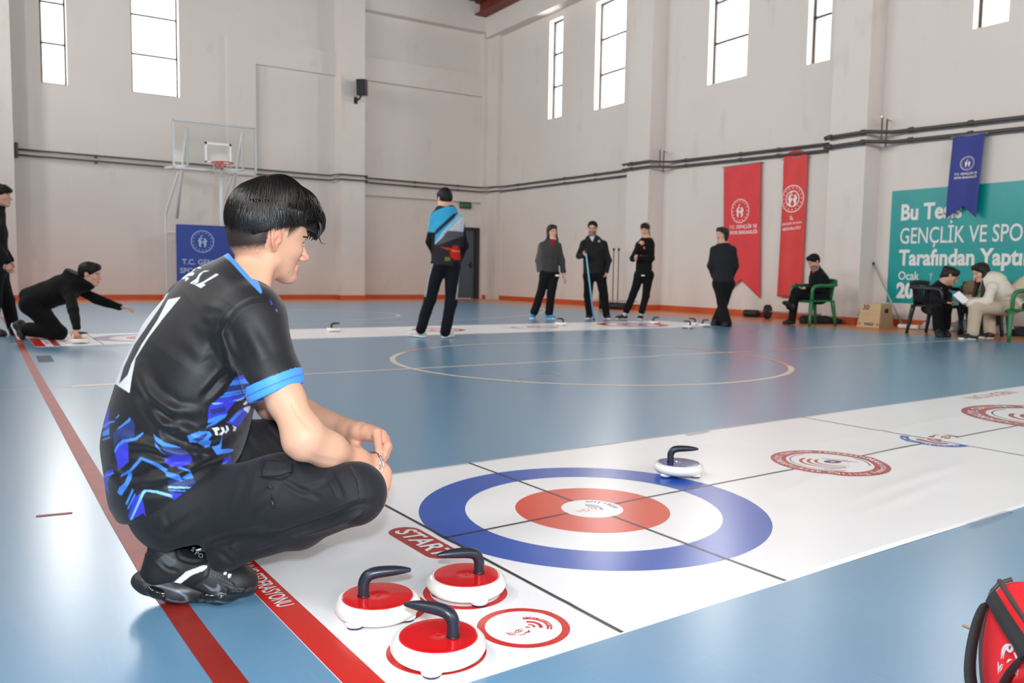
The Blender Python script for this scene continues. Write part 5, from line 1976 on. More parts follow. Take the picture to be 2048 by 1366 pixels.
def person(label, J, look):
    """J: joints in world space; look: clothes, hair and colours"""
    g = look.get
    for k_ in 'LR':
        J['sh' + k_] = np.array(J['sh' + k_]) + (0.5 * (np.array(J['shL']) + np.array(J['shR'])) - np.array(J['sh' + k_])) * (1 - g('shw', 0.90)) * (1 if k_ == 'L' else 1 / (0.5 + 0.5 * g('shw', 0.90))) - UP * 0.012
    sc = g('scale', 1.0)
    foot = (np.array(J['anL']) + np.array(J['anR'])) / 2
    t = thing('person', label, 'person', (J['pel'][0], J['pel'][1], 0), group=None)
    H = Frame(J['head'], J['face'], J.get('hup', (0, 0, 1)), g('hs', 1.0))
    nb = np.array(J['neck'])
    pel, che = np.array(J['pel']), np.array(J['chest'])
    latS = unit(np.array(J['shL']) - np.array(J['shR']))
    latH = unit(np.array(J['hipL']) - np.array(J['hipR']))
    fat = g('fat', 1.0)
    # body: one continuous surface
    B = head_prims(H) + [Cone(H.p(-0.03, 0, -0.06), nb, 0.052, 0.058, 0.03)]
    B += [Cone(nb, che, 0.07, 0.105, 0.05, flat=(latS, 1.35)), Cone(che, pel, 0.105, 0.10, 0.05, flat=(latS, 1.25))]
    for s in 'LR':
        B += [Cone(che * 0.4 + nb * 0.6, J['sh' + s], 0.05, 0.05, 0.03), Cone(J['sh' + s], J['el' + s], 0.046, 0.037, 0.02), Cone(J['el' + s], J['wr' + s], 0.037, 0.024, 0.015),
              Cone(pel, J['hip' + s], 0.09, 0.085, 0.04), Cone(J['hip' + s], J['kn' + s], 0.082, 0.052, 0.03), Cone(J['kn' + s], J['an' + s], 0.05, 0.036, 0.02)]
        bk = J.get('back' + s, J['face'])
        B += palm(J['wr' + s], J['ha' + s], bk)
    V, F = sdf_mesh(B, 0.0065)
    C = np.tile(np.array(g('skin', SKIN_P)), (len(V), 1))
    C = face_colours(V, H, C, beard=g('beard'))
    fs = []
    for s, th in (('L', 1), ('R', -1)):
        fs.append(fingers(J['wr' + s], J['ha' + s], J.get('back' + s, J['face']), None, g('curl' + s, 0.45), th * J.get('th' + s, 1)))
    fg = join(*fs)
    Vb, Fb = np.concatenate([V, fg[0]]), tri(F) + [[i + len(V) for i in f] for f in fg[1]]
    C = np.concatenate([C, np.tile(np.array(g('skin', SKIN_P)), (len(fg[0]), 1))])
    obj('body', (Vb, Fb), M_SKIN, t, world=True, smooth=True, cols=C)
    # hair
    V, F = sdf_mesh(hair_prims(H, g('hair', 'short')), 0.0065)
    N = normals(V, F)
    V = V + N * (0.003 * wob(V, 3, 120))[:, None]
    obj('hair', (V, F), g('hairm', M_HAIR), t, world=True, smooth=True)
    # jacket / shirt
    th = g('top_th', 0.018)
    T = [Cone(nb - unit(nb - che) * 0.03, che, 0.075 + th, (0.115 + th) * fat, 0.06, flat=(latS, 1.32)), Cone(che, np.array(J['hem']), (0.115 + th) * fat, (0.118 + th) * fat, 0.06, flat=(latS, 1.25))]
    er, wr_ = g('sleeve', (0.064, 0.054, 0.04))[1], g('sleeve', (0.064, 0.054, 0.04))[2]
    for s in 'LR':
        w = np.array(J['wr' + s])
        e = np.array(J['el' + s])
        T += [Cone(che * 0.35 + nb * 0.65, J['sh' + s], 0.058, 0.052, 0.07)]
        if g('short_sleeve') and s in g('short_sleeve'):
            sh = np.array(J['sh' + s])
            T += [Cone(sh, sh + (e - sh) * 0.72, 0.064, 0.068, 0.03), Half(sh + (e - sh) * 0.66, e - sh)] if False else [Cone(sh, sh + (e - sh) * 0.62, 0.064, 0.066, 0.03)]
        else:
            T += [Cone(J['sh' + s], e, 0.056, er, 0.04), Cone(e, w - unit(w - e) * g('cuff', 0.0), er, wr_, 0.02)]
    if g('collar'):
        T += [Cone(nb - UP * 0.02, H.p(-0.02, 0, -0.115), 0.07, 0.066, 0.02)]
    if g('hood'):
        T += [Ell(H.p(-0.10, 0, -0.10), (0.075, 0.10, 0.075), H.R, 0.04), Cone(nb - UP * 0.02, H.p(-0.02, 0, -0.10), 0.085, 0.078, 0.03)]
    T += g('top_extra', lambda J, H: [])(J, H)
    hn = unit(np.array(J['hem']) - che)
    T += [Half(np.array(J['hem']), hn, 0.01)] if not g('nohem') else []
    if g('collar') or g('hood'):
        T += [Half(H.p(0.0, 0, -0.100 if g('collar') else -0.055), H.p(0.35, 0, 1) - H.c, 0.006)] if g('necktrim', True) else []
    V, F = sdf_mesh(T, 0.0085)
    N = normals(V, F)
    V = V + N * (g('wrinkle', 0.006) * (wob(V * np.array([1, 1, 1.6]), g('seed', 1), 24) + 0.5 * wob(V, g('seed', 1) + 7, 55)))[:, None]
    N = normals(V, F)
    base = lin(g('top', (26, 26, 29)))
    C = np.tile(np.array(base), (len(V), 1))
    if g('top_paint'):
        C = g('top_paint')(V, N, C, J, H)
    top = obj(g('top_name', 'jacket'), (V, F), g('top_mat', M_CLOTH), t, world=True, smooth=True, cols=C)
    # trousers
    a, b, c = g('leg', (0.098, 0.074, 0.062))
    T = [Cone(pel + unit(che - pel) * 0.06, pel, 0.115 * fat, 0.115 * fat, 0.05, flat=(latH, 1.25))]
    for s in 'LR':
        T += [Cone(pel, J['hip' + s], 0.10, a, 0.05), Cone(J['hip' + s], J['kn' + s], a, b, 0.04), Cone(J['kn' + s], np.array(J['an' + s]) + (np.array(J['an' + s]) - np.array(J['kn' + s])) * g('legcut', 0.02), b, c, 0.025)]
    V, F = sdf_mesh(T, 0.0085)
    N = normals(V, F)
    V = V + N * (0.005 * (wob(V * np.array([1, 1, 1.5]), g('seed', 1) + 20, 22) + 0.5 * wob(V, g('seed', 1) + 27, 50)))[:, None]
    N = normals(V, F)
    C = np.tile(np.array(lin(g('pants', (20, 20, 23)))), (len(V), 1))
    if g('pants_paint'):
        C = g('pants_paint')(V, N, C, J)
    obj('trousers', (V, F), M_CLOTH, t, world=True, smooth=True, cols=C)
    for s in 'LR':
        upc, slc = g('shoe', (M_SHOEB, M_SHOEW))
        make_shoe(t, J['he' + s], J['to' + s], upc, slc, J.get('up' + s, (0, 0, 1)))
        an = np.array(J['an' + s])
        he = np.array(J['he' + s])
        obj('sock', tube([an + (an - np.array(J['kn' + s])) * -0.06, an, he * 0.72 + np.array(J['to' + s]) * 0.28 + np.array(J.get('up' + s, (0, 0, 1))) * 0.06], [0.040, 0.040, 0.040], 14), g('sock', M_SOCKB), t, world=True, smooth=True)
    return t, H, top


M_CLOTH = vmat('cloth', 0.85, 0.15, sheen=0.04, bump=0.12, bscale=300)
M_PUFF = vmat('padded_cloth', 0.7, 0.2, sheen=0.04, bump=0.2, bscale=60)
M_SHOEB = mat('black_shoe_fabric', (28, 28, 31), 0.6, bump=0.2, bscale=200)
M_SHOEW = mat('white_shoe_sole', (226, 224, 220), 0.5)
M_SHOEC = mat('bright_blue_shoe_fabric', (34, 140, 206), 0.55)
M_SHOEG = mat('light_grey_shoe_fabric', (208, 206, 202), 0.6)
M_SOCKB = mat('black_sock', (24, 24, 26), 0.85)
M_SOCKW = mat('white_sock', (222, 220, 218), 0.85)


def joints(D, **k):
    out = {}
    for n_, v in k.items():
        if len(v) == 3 and n_ not in ('face', 'hup', 'backL', 'backR', 'upL', 'upR', 'thL', 'thR'):
            out[n_] = at(v[0], v[1], D + v[2])
        elif len(v) == 2:
            out[n_] = at(v[0], v[1], D)
        else:
            out[n_] = np.array(v, float)
    for s in 'LR':
        for a in ('he', 'to'):
            q = out[a + s]
            if 'up' + s not in out and q[2] < 0.12:
                q[2] = 0.0045 if q[1] < 10.75 and q[1] > 9.0 else 0.0
    return out


def d3(r, a, u=0.0):
    return r * E1 + a * E2 + u * UP


def poly_px(scale, ox, oy, pts):
    return [(ox + x / scale, oy + y / scale) for x, y in pts]


# --- at the left edge, standing
J = joints(9.15, head=(1, 392), face=d3(1, 0.25), neck=(-8, 424), chest=(-14, 468), pel=(-10, 540), hem=(-10, 548), shL=(-8, 436, 0.19), shR=(-14, 438, -0.17),
           elL=(0, 487, 0.24), elR=(-12, 488, -0.22), wrL=(20, 520, 0.20), wrR=(14, 522, -0.2), haL=(27, 546, 0.16), haR=(22, 549, -0.18), hipL=(-4, 548, 0.10), hipR=(-12, 548, -0.09),
           knL=(14, 600, 0.10), knR=(-12, 604, -0.08), anL=(26, 652, 0.12), anR=(-18, 660, -0.06), heL=(22, 661, 0.1), toL=(48, 664, 0.05), heR=(-26, 670, -0.05), toR=(11, 671, -0.12), backL=d3(0, 1), backR=d3(0, -1))
person('person in black cut off by the left edge of the photo, standing with arms down', J, dict(hair='fringe', top=(20, 20, 22), pants=(18, 18, 20), collar=True, seed=11, shoe=(M_SHOEB, M_BLACK)))

# --- kneeling player with a stone
J = joints(8.75, head=(181, 549), face=d3(1, 0.15, -0.12), neck=(157, 565), chest=(128, 578), pel=(66, 602), hem=(58, 604), shL=(150, 572, 0.17), shR=(138, 583, -0.16),
           elL=(190, 597, 0.22), elR=(147, 622, -0.30), wrL=(238, 614, 0.26), wrR=(153, 655, -0.42), haL=(270, 617, 0.26), haR=(157, 683, -0.46), hipL=(68, 606, 0.11), hipR=(64, 610, -0.10),
           knL=(112, 664, 0.18), knR=(117, 665, -0.06), anL=(60, 656, 0.20), anR=(55, 661, -0.07), heL=(28, 646, 0.2), toL=(44, 674, 0.22), heR=(22, 648, -0.08), toR=(41, 683, -0.10),
           upL=d3(1, 0, 0.35), upR=d3(1, 0, 0.35), backL=d3(0.2, 0, 1), backR=d3(0.5, -0.8, 0.2))
KNEEL = person('person in a black hoodie kneeling on one knee and sliding a stone', J, dict(hair='crop', top=(15, 15, 17), pants=(13, 13, 15), hood=True, top_name='hoodie', top_th=0.03, seed=12, leg=(0.11, 0.08, 0.062), shoe=(M_SHOEB, M_SHOEG), curlR=0.5, top_extra=lambda J, H: [Ell(at(150, 548, 8.75), (0.11, 0.12, 0.085), None, 0.05)]))

# --- player with his back turned, on the far mat
c3 = lambda L_: poly_px(4.139, 800, 370, L_)
BACKP = [(c3([(390, 175), (290, 215), (240, 255), (220, 390), (292, 392), (283, 495), (300, 470), (480, 240), (500, 215), (450, 180)]), lin((52, 152, 196))),
         (c3([(478, 228), (440, 240), (292, 375), (290, 415), (475, 250)]), lin((36, 42, 54))),
         (c3([(490, 222), (555, 250), (530, 345), (523, 392), (470, 385), (400, 378), (335, 450), (285, 495), (300, 460), (400, 330)]), lin((186, 190, 198))),
         (c3([(495, 228), (290, 440), (286, 455), (505, 238)]), lin((70, 160, 200))),
         (c3([(515, 236), (292, 470), (287, 484), (525, 245)]), lin((90, 170, 205))),
         (c3([(523, 388), (395, 378), (345, 440), (300, 500), (530, 420)]), lin((84, 82, 88))),
         (c3([(410, 560), (440, 505), (475, 500), (500, 545), (506, 620), (470, 628), (425, 600)]), lin((196, 36, 26))),
         (c3([(330, 512), (400, 520), (445, 530), (440, 545), (390, 535)]), lin((180, 60, 40))),
         (c3([(430, 540), (500, 545), (500, 556), (430, 550)]), lin((196, 140, 100))),
         (c3([(370, 600), (415, 598), (418, 625), (372, 628)]), lin((110, 112, 60))),
         (c3([(205, 388), (292, 392), (286, 500), (262, 640), (205, 640)]), lin((18, 18, 21))),
         (c3([(552, 262), (600, 330), (600, 640), (518, 640), (524, 480), (536, 330)]), lin((20, 20, 23))),
         (c3([(232, 290), (240, 288), (238, 340), (230, 340)]), lin((200, 215, 225)))]
STR = [(c3([(248 + dx, 652), (257 + dx, 652), (222 + dx, 770), (196 + dx, 925), (188 + dx, 925), (210 + dx, 770)]), lin((170, 172, 180))) for dx in (-6, 6, 18)]
STR += [(c3([(498 + dx, 735), (502 + dx, 735), (484 + dx, 840), (466 + dx, 945), (461 + dx, 945), (476 + dx, 840)]), lin((196, 198, 206))) for dx in (0, 8)]
J = joints(9.72, head=(889, 399), face=d3(-0.45, 0.85, -0.3), neck=(892, 420), chest=(894, 462), pel=(890, 524), hem=(890, 533), shL=(868, 434), shR=(921, 440),
           elL=(860, 484, 0.05), elR=(929, 492, 0.08), wrL=(872, 516, 0.22), wrR=(918, 522, 0.24), haL=(888, 522, 0.28), haR=(902, 526, 0.28), hipL=(878, 530), hipR=(905, 531),
           knL=(860, 598), knR=(902, 606), anL=(842, 657), anR=(891, 662), heL=(852, 671, 0.02), toL=(817, 668, 0.22), heR=(886, 678, -0.02), toR=(904, 671, 0.28), backL=d3(0, 1), backR=d3(0, 1))
person('person seen from behind in a blue, white and black jersey with a red emblem', J, dict(hair='crop', top_name='jersey', short_sleeve='', top_paint=lambda V, N, C, J, H: paint(V, N, np.tile(np.array(lin((40, 38, 42))), (len(V), 1)), BACKP),
       pants=(18, 20, 27), pants_paint=lambda V, N, C, J: paint(V, N, C, STR), seed=13, shoe=(M_SHOEG, M_SHOEW), fat=0.90, leg=(0.092, 0.072, 0.062), top_th=0.030, sleeve=(0.064, 0.05, 0.036)))

# --- woman in the grey jacket
c4 = lambda L_: poly_px(5.693, 1040, 430, L_)


def grey_paint(V, N, C, J, H):
    return paint(V, N, C, [(c4([(340, 285), (400, 285), (385, 345), (360, 340)]), lin((150, 26, 30))), (c4([(378, 350), (383, 350), (386, 640), (380, 640)]), lin((40, 40, 42))),
                           (c4([(170, 300), (235, 320), (255, 690), (170, 700)]), lin((80, 80, 82)))])


J = joints(14.14, head=(1104, 464), face=d3(0.35, -0.9, -0.06), neck=(1103, 482), chest=(1100, 506), pel=(1098, 545), hem=(1099, 545), shR=(1082, 490), shL=(1118, 492), elR=(1077, 521), elL=(1124, 522),
           wrR=(1080, 550), wrL=(1128, 555), haR=(1083, 563), haL=(1132, 568), hipR=(1090, 550), hipL=(1108, 550), knR=(1081, 588), knL=(1102, 590), anR=(1068, 626), anL=(1098, 627),
           heR=(1067, 635, 0.05), toR=(1063, 641, -0.12), heL=(1094, 636, 0.05), toL=(1110, 641, -0.12), backR=d3(-1, -0.3), backL=d3(1, -0.3))
t_, H_, _ = person('woman with long dark hair in a grey zip jacket and bright blue trainers', J, dict(hair='long', hairm=M_HAIRB, top=(60, 60, 62), top_paint=grey_paint, seed=14, shoe=(M_SHOEC, M_SHOEG), sock=M_SOCKW, hs=0.97, fat=0.92, leg=(0.09, 0.07, 0.07), legcut=-0.06, pants=(19, 19, 22)))
obj('reflective_mark', xf(box(-0.035, 0.035, -0.004, 0.004, -0.014, 0.014, 0.003), rz=math.atan2(E1[1], E1[0]), loc=at(1115, 551, 14.0)), M_WHITE, t_, world=True)

# --- bearded man with the pole


def man_paint(V, N, C, J, H):
    return paint(V, N, C, [(c4([(790, 245), (850, 240), (825, 305)]), lin((196, 200, 204))), (c4([(885, 305), (900, 282), (915, 305)]), lin((216, 218, 220))), (c4([(826, 300), (829, 300), (831, 640), (828, 640)]), lin((12, 12, 13)))])


J = joints(14.43, head=(1185, 457), face=d3(-0.15, -1, -0.05), neck=(1186, 477), chest=(1187, 502), pel=(1188, 546), hem=(1188, 549), shR=(1165, 486), shL=(1210, 487), elR=(1158, 512, -0.05), elL=(1217, 521),
           wrR=(1166, 512, -0.26), wrL=(1213, 543, -0.05), haR=(1173, 504, -0.32), haL=(1210, 557, -0.1), hipR=(1178, 552), hipL=(1201, 552), knR=(1176, 591), knL=(1208, 592), anR=(1179, 628), anL=(1213, 629),
           heR=(1180, 635, 0.06), toR=(1174, 642, -0.14), heL=(1212, 635, 0.06), toL=(1219, 642, -0.12), backR=d3(-0.8, -0.5), backL=d3(1, -0.2), thR=(-1,) if False else (1, 0, 0))
J['thR'] = -1
t_, H_, _ = person('bearded man in a black padded jacket holding an upright pale blue pole', J, dict(hair='crop', beard=(36, 28, 24), top=(24, 25, 27), top_paint=man_paint, top_mat=M_PUFF, collar=True, top_th=0.03, seed=15, shoe=(M_SHOEB, M_SHOEG), pants=(18, 18, 20), curlR=1.0, wrinkle=0.007))
gl = []
for y in (-1, 1):
    gl.append(tube([H_.p(0.094, y * 0.031 + 0.020 * math.cos(a), 0.001 + 0.016 * math.sin(a)) for a in np.linspace(0, 2 * math.pi, 17)], 0.0018, 5, cap=False))
    gl.append(tube([H_.p(0.090, y * 0.052, 0.004), H_.p(-0.01, y * 0.080, 0.008)], 0.0016, 5))
gl.append(tube([H_.p(0.098, -0.011, 0.004), H_.p(0.098, 0.011, 0.004)], 0.0018, 5))
obj('glasses', join(*gl), M_BLACKP, t_, world=True)
p0, p1 = at(1187.5, 640, 14.1), at(1171, 498, 14.05)
p0 = ground(1188, 641)
p0[2] = 0.0
pt = thing('curling_pole', 'pale blue pole held by the bearded man, its black tip on the floor', 'pole', p0)
obj('shaft', tube([p0 + (p1 - p0) * 0.02, p1], 0.014, 10), mat('pale_blue_pole', (112, 178, 206), 0.35), pt, world=True, smooth=True)
obj('tip', tube([p0, p0 + (p1 - p0) * 0.025], 0.018, 10), M_BLACK, pt, world=True)
obj('grip', tube([p1 + (p0 - p1) * 0.06, p1], 0.017, 10), M_BLACK, pt, world=True)

# --- woman with her hand on her chin


def chin_paint(V, N, C, J, H):
    return paint(V, N, C, [(c4([(1398, 375), (1412, 352), (1428, 372), (1418, 392)]), lin((214, 92, 70))), (c4([(1368, 452), (1390, 452), (1390, 464), (1368, 464)]), lin((130, 84, 62)))])


J = joints(14.44, head=(1290, 460), face=d3(-0.35, -0.9, -0.12), neck=(1293, 479), chest=(1290, 504), pel=(1287, 545), hem=(1287, 545), shR=(1277, 489), shL=(1302, 488), elR=(1266, 517, -0.12), elL=(1303, 517, -0.06),
           wrR=(1278, 492, -0.24), wrL=(1278, 515, -0.26), haR=(1286, 478, -0.2), haL=(1268, 512, -0.26), hipR=(1279, 551), hipL=(1297, 551), knR=(1266, 590), knL=(1292, 591), anR=(1252, 624), anL=(1283, 625),
           heR=(1254, 635, 0.06), toR=(1230, 640, -0.03), heL=(1282, 634, 0.1), toL=(1279, 641, -0.12), backR=d3(-0.6, -0.8), backL=d3(0, -1))
t_, H_, _ = person('woman in black with tied back hair, resting her hand on her chin', J, dict(hair='lowpony', hairm=M_HAIRB, top=(20, 20, 22), top_paint=chin_paint, seed=16, shoe=(M_SHOEB, M_SHOEG), sock=M_SOCKW, hs=0.95, fat=0.84, leg=(0.088, 0.066, 0.058), legcut=-0.07, pants=(17, 17, 19), curlR=0.7))
obj('reflective_mark', xf(box(-0.03, 0.03, -0.004, 0.004, -0.01, 0.01, 0.003), rz=math.atan2(E1[1], E1[0]), loc=at(1286, 551, 14.30)), M_WHITE, t_, world=True)

# --- woman with crossed ankles
J = joints(13.05, head=(1444, 470), face=d3(-0.8, -0.55, -0.02), neck=(1447, 490), chest=(1447, 518), pel=(1446, 562), hem=(1446, 566), shR=(1426, 499), shL=(1468, 499), elR=(1421, 532), elL=(1471, 532),
           wrR=(1430, 558, 0.16), wrL=(1462, 558, 0.16), haR=(1440, 566, 0.2), haL=(1452, 566, 0.2), hipR=(1438, 568), hipL=(1457, 568), knR=(1443, 604, -0.04), knL=(1448, 604, 0.06), anR=(1452, 645, -0.08), anL=(1434, 643, 0.06),
           heR=(1452, 650, 0.02), toR=(1449, 656, -0.2), heL=(1434, 648, 0.06), toL=(1424, 652, -0.08), backR=d3(0, 1), backL=d3(0, 1))
person('woman in a dark sweater and flared trousers standing with ankles crossed', J, dict(hair='bob', hairm=M_HAIRB, top=(34, 36, 40), top_name='sweater', seed=17, shoe=(M_SHOEB, M_BLACK), hs=0.97, fat=0.96, leg=(0.098, 0.070, 0.088), legcut=0.08, pants=(22, 22, 24), collar=True))

# --- man sitting on the green chair by the pillar
gc = ground(1624, 650)
CH1 = chair('plastic_chair', 'green plastic armchair under the seated man by the pillar', M_GREEN, gc, math.atan2(-(E1 * 0.9 + E2 * 0.3)[1], -(E1 * 0.9 + E2 * 0.3)[0]))
DC = float((gc - CAM) @ RC[2])
J = joints(DC, head=(1627, 524), face=d3(-0.9, -0.35, -0.45), neck=(1633, 543), chest=(1638, 562), pel=(1641, 594), hem=(1642, 600), shL=(1646, 554, -0.17), shR=(1626, 551, 0.18), elL=(1644, 579, -0.24), elR=(1622, 578, 0.2),
           wrL=(1615, 577, -0.22), wrR=(1606, 577, 0.02), haL=(1602, 574, -0.16), haR=(1596, 574, -0.05), hipL=(1638, 596, -0.09), hipR=(1636, 596, 0.10), knL=(1592, 584, -0.14), knR=(1590, 592, 0.06), anL=(1580, 612, -0.16), anR=(1584, 637, 0.0),
           heL=(1587, 622, -0.16), toL=(1565, 606, -0.22), heR=(1590, 643, 0.02), toR=(1566, 648, -0.05), upL=d3(0.35, 0, 0.9), backL=d3(0, -0.3, 1), backR=d3(0, 0.3, 1))
person('man in black sitting cross-legged on a green chair, looking at his phone', J, dict(hair='crop', beard=(60, 44, 38), top=(20, 20, 22), pants=(19, 20, 22), seed=18, shoe=(M_SHOEB, M_BLACK), collar=True, top_th=0.028,
       top_paint=lambda V, N, C, J, H: paint(V, N, C, [([(1625, 538), (1631, 536), (1628, 546), (1625, 548)], lin((150, 24, 34))), ([(1648, 538), (1656, 542), (1654, 545), (1646, 541)], lin((60, 150, 50)))])))
pp = at(1598, 571, DC - 0.12)
props(obj('phone', xf(box(-0.036, 0.036, -0.075, 0.075, -0.004, 0.004, 0.003), rx=0.5, rz=1.0, loc=pp), M_BLACKP), 'dark phone in the hands of the seated man by the pillar', 'phone')
g_ = [at(1608, 640, DC + 0.5), at(1650, 643, DC + 0.5)]
V, F = sdf_mesh([Cone(g_[0] * (1, 1, 0) + (0, 0, 0.05), g_[1] * (1, 1, 0) + (0, 0, 0.06), 0.09, 0.08, 0.03), Cone(g_[1] * (1, 1, 0) + (0, 0, 0.05), g_[1] * (1, 1, 0) + 0.25 * E1 + (0, 0, 0.04), 0.07, 0.05, 0.03), Half((0, 0, 0.001), (0, 0, -1))], 0.012)
V = V + normals(V, F) * (0.012 * wob(V, 4, 30))[:, None] * np.clip(V[:, 2:3] / 0.04, 0, 1)
props(obj('jacket_heap', (V, F), mat('dark_heap_cloth', (30, 32, 34), 0.8), smooth=True), 'dark jacket crumpled on the floor behind the green chair by the pillar', 'jacket')

# --- the group by the teal banner
gb = ground(1868, 668)
CH2 = chair('plastic_chair', 'black plastic armchair under the girl with the ponytail', M_DGREEN, gb, math.atan2(*(E1 * 0.55 - E2 * 0.85)[[1, 0]]))
DB = float((gb - CAM) @ RC[2])
J = joints(DB, head=(1901, 553, -0.28), face=d3(0.85, -0.35, -0.45), hup=d3(0.3, 0, 1), neck=(1886, 568, -0.2), chest=(1876, 586, -0.1), pel=(1864, 614, 0.08), hem=(1861, 620, 0.1), shR=(1869, 574, -0.26), shL=(1896, 573, 0.02),
           elR=(1868, 602, -0.40), elL=(1896, 600, -0.12), wrR=(1889, 605, -0.48), wrL=(1903, 604, -0.36), haR=(1909, 607, -0.5), haL=(1914, 604, -0.46), hipR=(1862, 616, -0.02), hipL=(1876, 616, 0.08),
           knR=(1874, 619, -0.50), knL=(1892, 618, -0.42), anR=(1877, 657, -0.50), anL=(1890, 656, -0.42), heR=(1875, 662, -0.46), toR=(1883, 674, -0.72), heL=(1888, 661, -0.38), toL=(1897, 672, -0.62), backR=d3(0, 0, 1), backL=d3(0, 0, 1))
person('girl with a ponytail in black, bending over a phone on a black chair', J, dict(hair='pony', hairm=M_HAIRB, top=(22, 23, 27), pants=(20, 20, 23), seed=19, shoe=(M_SHOEB, M_BLACK), sock=M_SOCKW, hs=0.96, fat=0.92, leg=(0.095, 0.075, 0.07), legcut=-0.04,
       top_paint=lambda V, N, C, J, H: paint(V, N, C, [([(1880, 575), (1884, 575), (1884, 584), (1880, 584)], lin((150, 152, 156))), ([(1896, 579), (1906, 581), (1906, 586), (1900, 584)], lin((140, 142, 150)))])))
pp = at(1912, 603, DB - 0.55)
props(obj('phone', xf(box(-0.036, 0.036, -0.075, 0.075, -0.004, 0.004, 0.003), rx=0.4, rz=0.4, loc=pp), M_BLACKP), 'dark phone in the hands of the girl with the ponytail', 'phone')

gd = ground(1958, 669)
CH3 = chair('plastic_chair', 'black plastic armchair half hidden behind the woman in the white coat', M_DGREEN, gd, math.atan2(*(-E1 * 0.5 - E2)[[1, 0]]))
DD = float((gd - CAM) @ RC[2])
J = joints(DD, head=(1962, 546, -0.05), face=d3(-0.4, -0.9, -0.2), neck=(1957, 565), chest=(1952, 584), pel=(1953, 613, 0.1), hem=(1953, 620, 0.1), shR=(1936, 570), shL=(1972, 570), elR=(1925, 590, -0.1), elL=(1976, 592, -0.1),
           wrR=(1934, 594, -0.3), wrL=(1952, 596, -0.3), haR=(1946, 590, -0.34), haL=(1942, 592, -0.36), hipR=(1944, 615), hipL=(1962, 615), knR=(1942, 618, -0.45), knL=(1962, 618, -0.45), anR=(1944, 652, -0.4), anL=(1964, 652, -0.4),
           heR=(1944, 658, -0.36), toR=(1942, 665, -0.6), heL=(1964, 658, -0.36), toL=(1962, 665, -0.6), backR=d3(0, -0.5, 1), backL=d3(0, -0.5, 1))
person('person in a tan jacket sitting behind the woman in the white coat', J, dict(hair='bob', hairm=M_HAIRB, top=(124, 106, 84), pants=(26, 26, 32), seed=20, shoe=(M_SHOEB, M_BLACK), hs=0.94, fat=0.9, collar=True))

ge = ground(2016, 680)
CH4 = chair('plastic_chair', 'green plastic armchair under the woman in the white coat', M_GREEN, ge, math.atan2(*(-E1 * 0.95 - E2 * 0.25)[[1, 0]]))
DE = float((ge - CAM) @ RC[2])
J = joints(DE, head=(1961, 545, 0.1), face=d3(-1, -0.1, -0.35), hup=d3(-0.25, 0, 1), neck=(1978, 560, 0.08), chest=(1996, 580, 0.05), pel=(2022, 612), hem=(2026, 618), shL=(1984, 573, -0.12), shR=(1981, 569, 0.22), elL=(1975, 602, -0.2), elR=(1968, 600, 0.2),
           wrL=(1940, 608, -0.16), wrR=(1938, 604, 0.1), haL=(1928, 606, -0.1), haR=(1928, 602, 0.06), hipL=(2018, 615, -0.1), hipR=(2016, 615, 0.1), knL=(1952, 616, -0.18), knR=(1976, 618, 0.14), anL=(1946, 663, -0.16), anR=(1980, 662, 0.12),
           heL=(1951, 673, -0.16), toL=(1918, 678, -0.16), heR=(1986, 668, 0.1), toR=(1960, 671, 0.08), backL=d3(0, 0, 1), backR=d3(0, 0, 1))


def hooded(J, H):
    return [Ell(at(1988, 557, DE + 0.05), (0.13, 0.15, 0.085), None, 0.05), Cone(at(1976, 560, DE + 0.04), at(1998, 566, DE + 0.05), 0.085, 0.09, 0.04)]


person('woman in a hooded white coat and beige trousers leaning forward on a green chair', J, dict(hair='long', hairm=M_HAIRB, top=(212, 206, 192), pants=(186, 170, 150), top_name='coat', top_mat=M_PUFF, top_th=0.034, top_extra=hooded, seed=21, shoe=(M_SHOEB, M_SHOEG),
       hs=0.98, leg=(0.11, 0.085, 0.072), wrinkle=0.010, sleeve=(0.07, 0.066, 0.05)))
V, F = sdf_mesh([Cone(at(2032, 582, DE + 0.06), at(2062, 560, DE + 0.1), 0.11, 0.10, 0.04), Cone(at(2036, 590, DE + 0.06), at(2060, 602, DE + 0.1), 0.09, 0.11, 0.04)], 0.012)
V = V + normals(V, F) * (0.010 * wob(V, 9, 26))[:, None]
props(obj('draped_coat', (V, F), mat('beige_coat_cloth', (196, 184, 162), 0.8), smooth=True), 'beige coat draped over the back of the green chair at the right edge', 'coat')
# the sheet of paper between them
a, b = at(1912, 586, DE + 0.1), at(1934, 606, DE)
nn = unit(np.cross(b - a, RC[2])) * 0.05
props(obj('paper_sheet', ([a - nn, a + nn, b + nn, b - nn], [[0, 1, 2, 3]]), mat('paper', (226, 228, 232), 0.7)), 'sheet of paper between the ponytailed girl and the woman in white', 'paper')

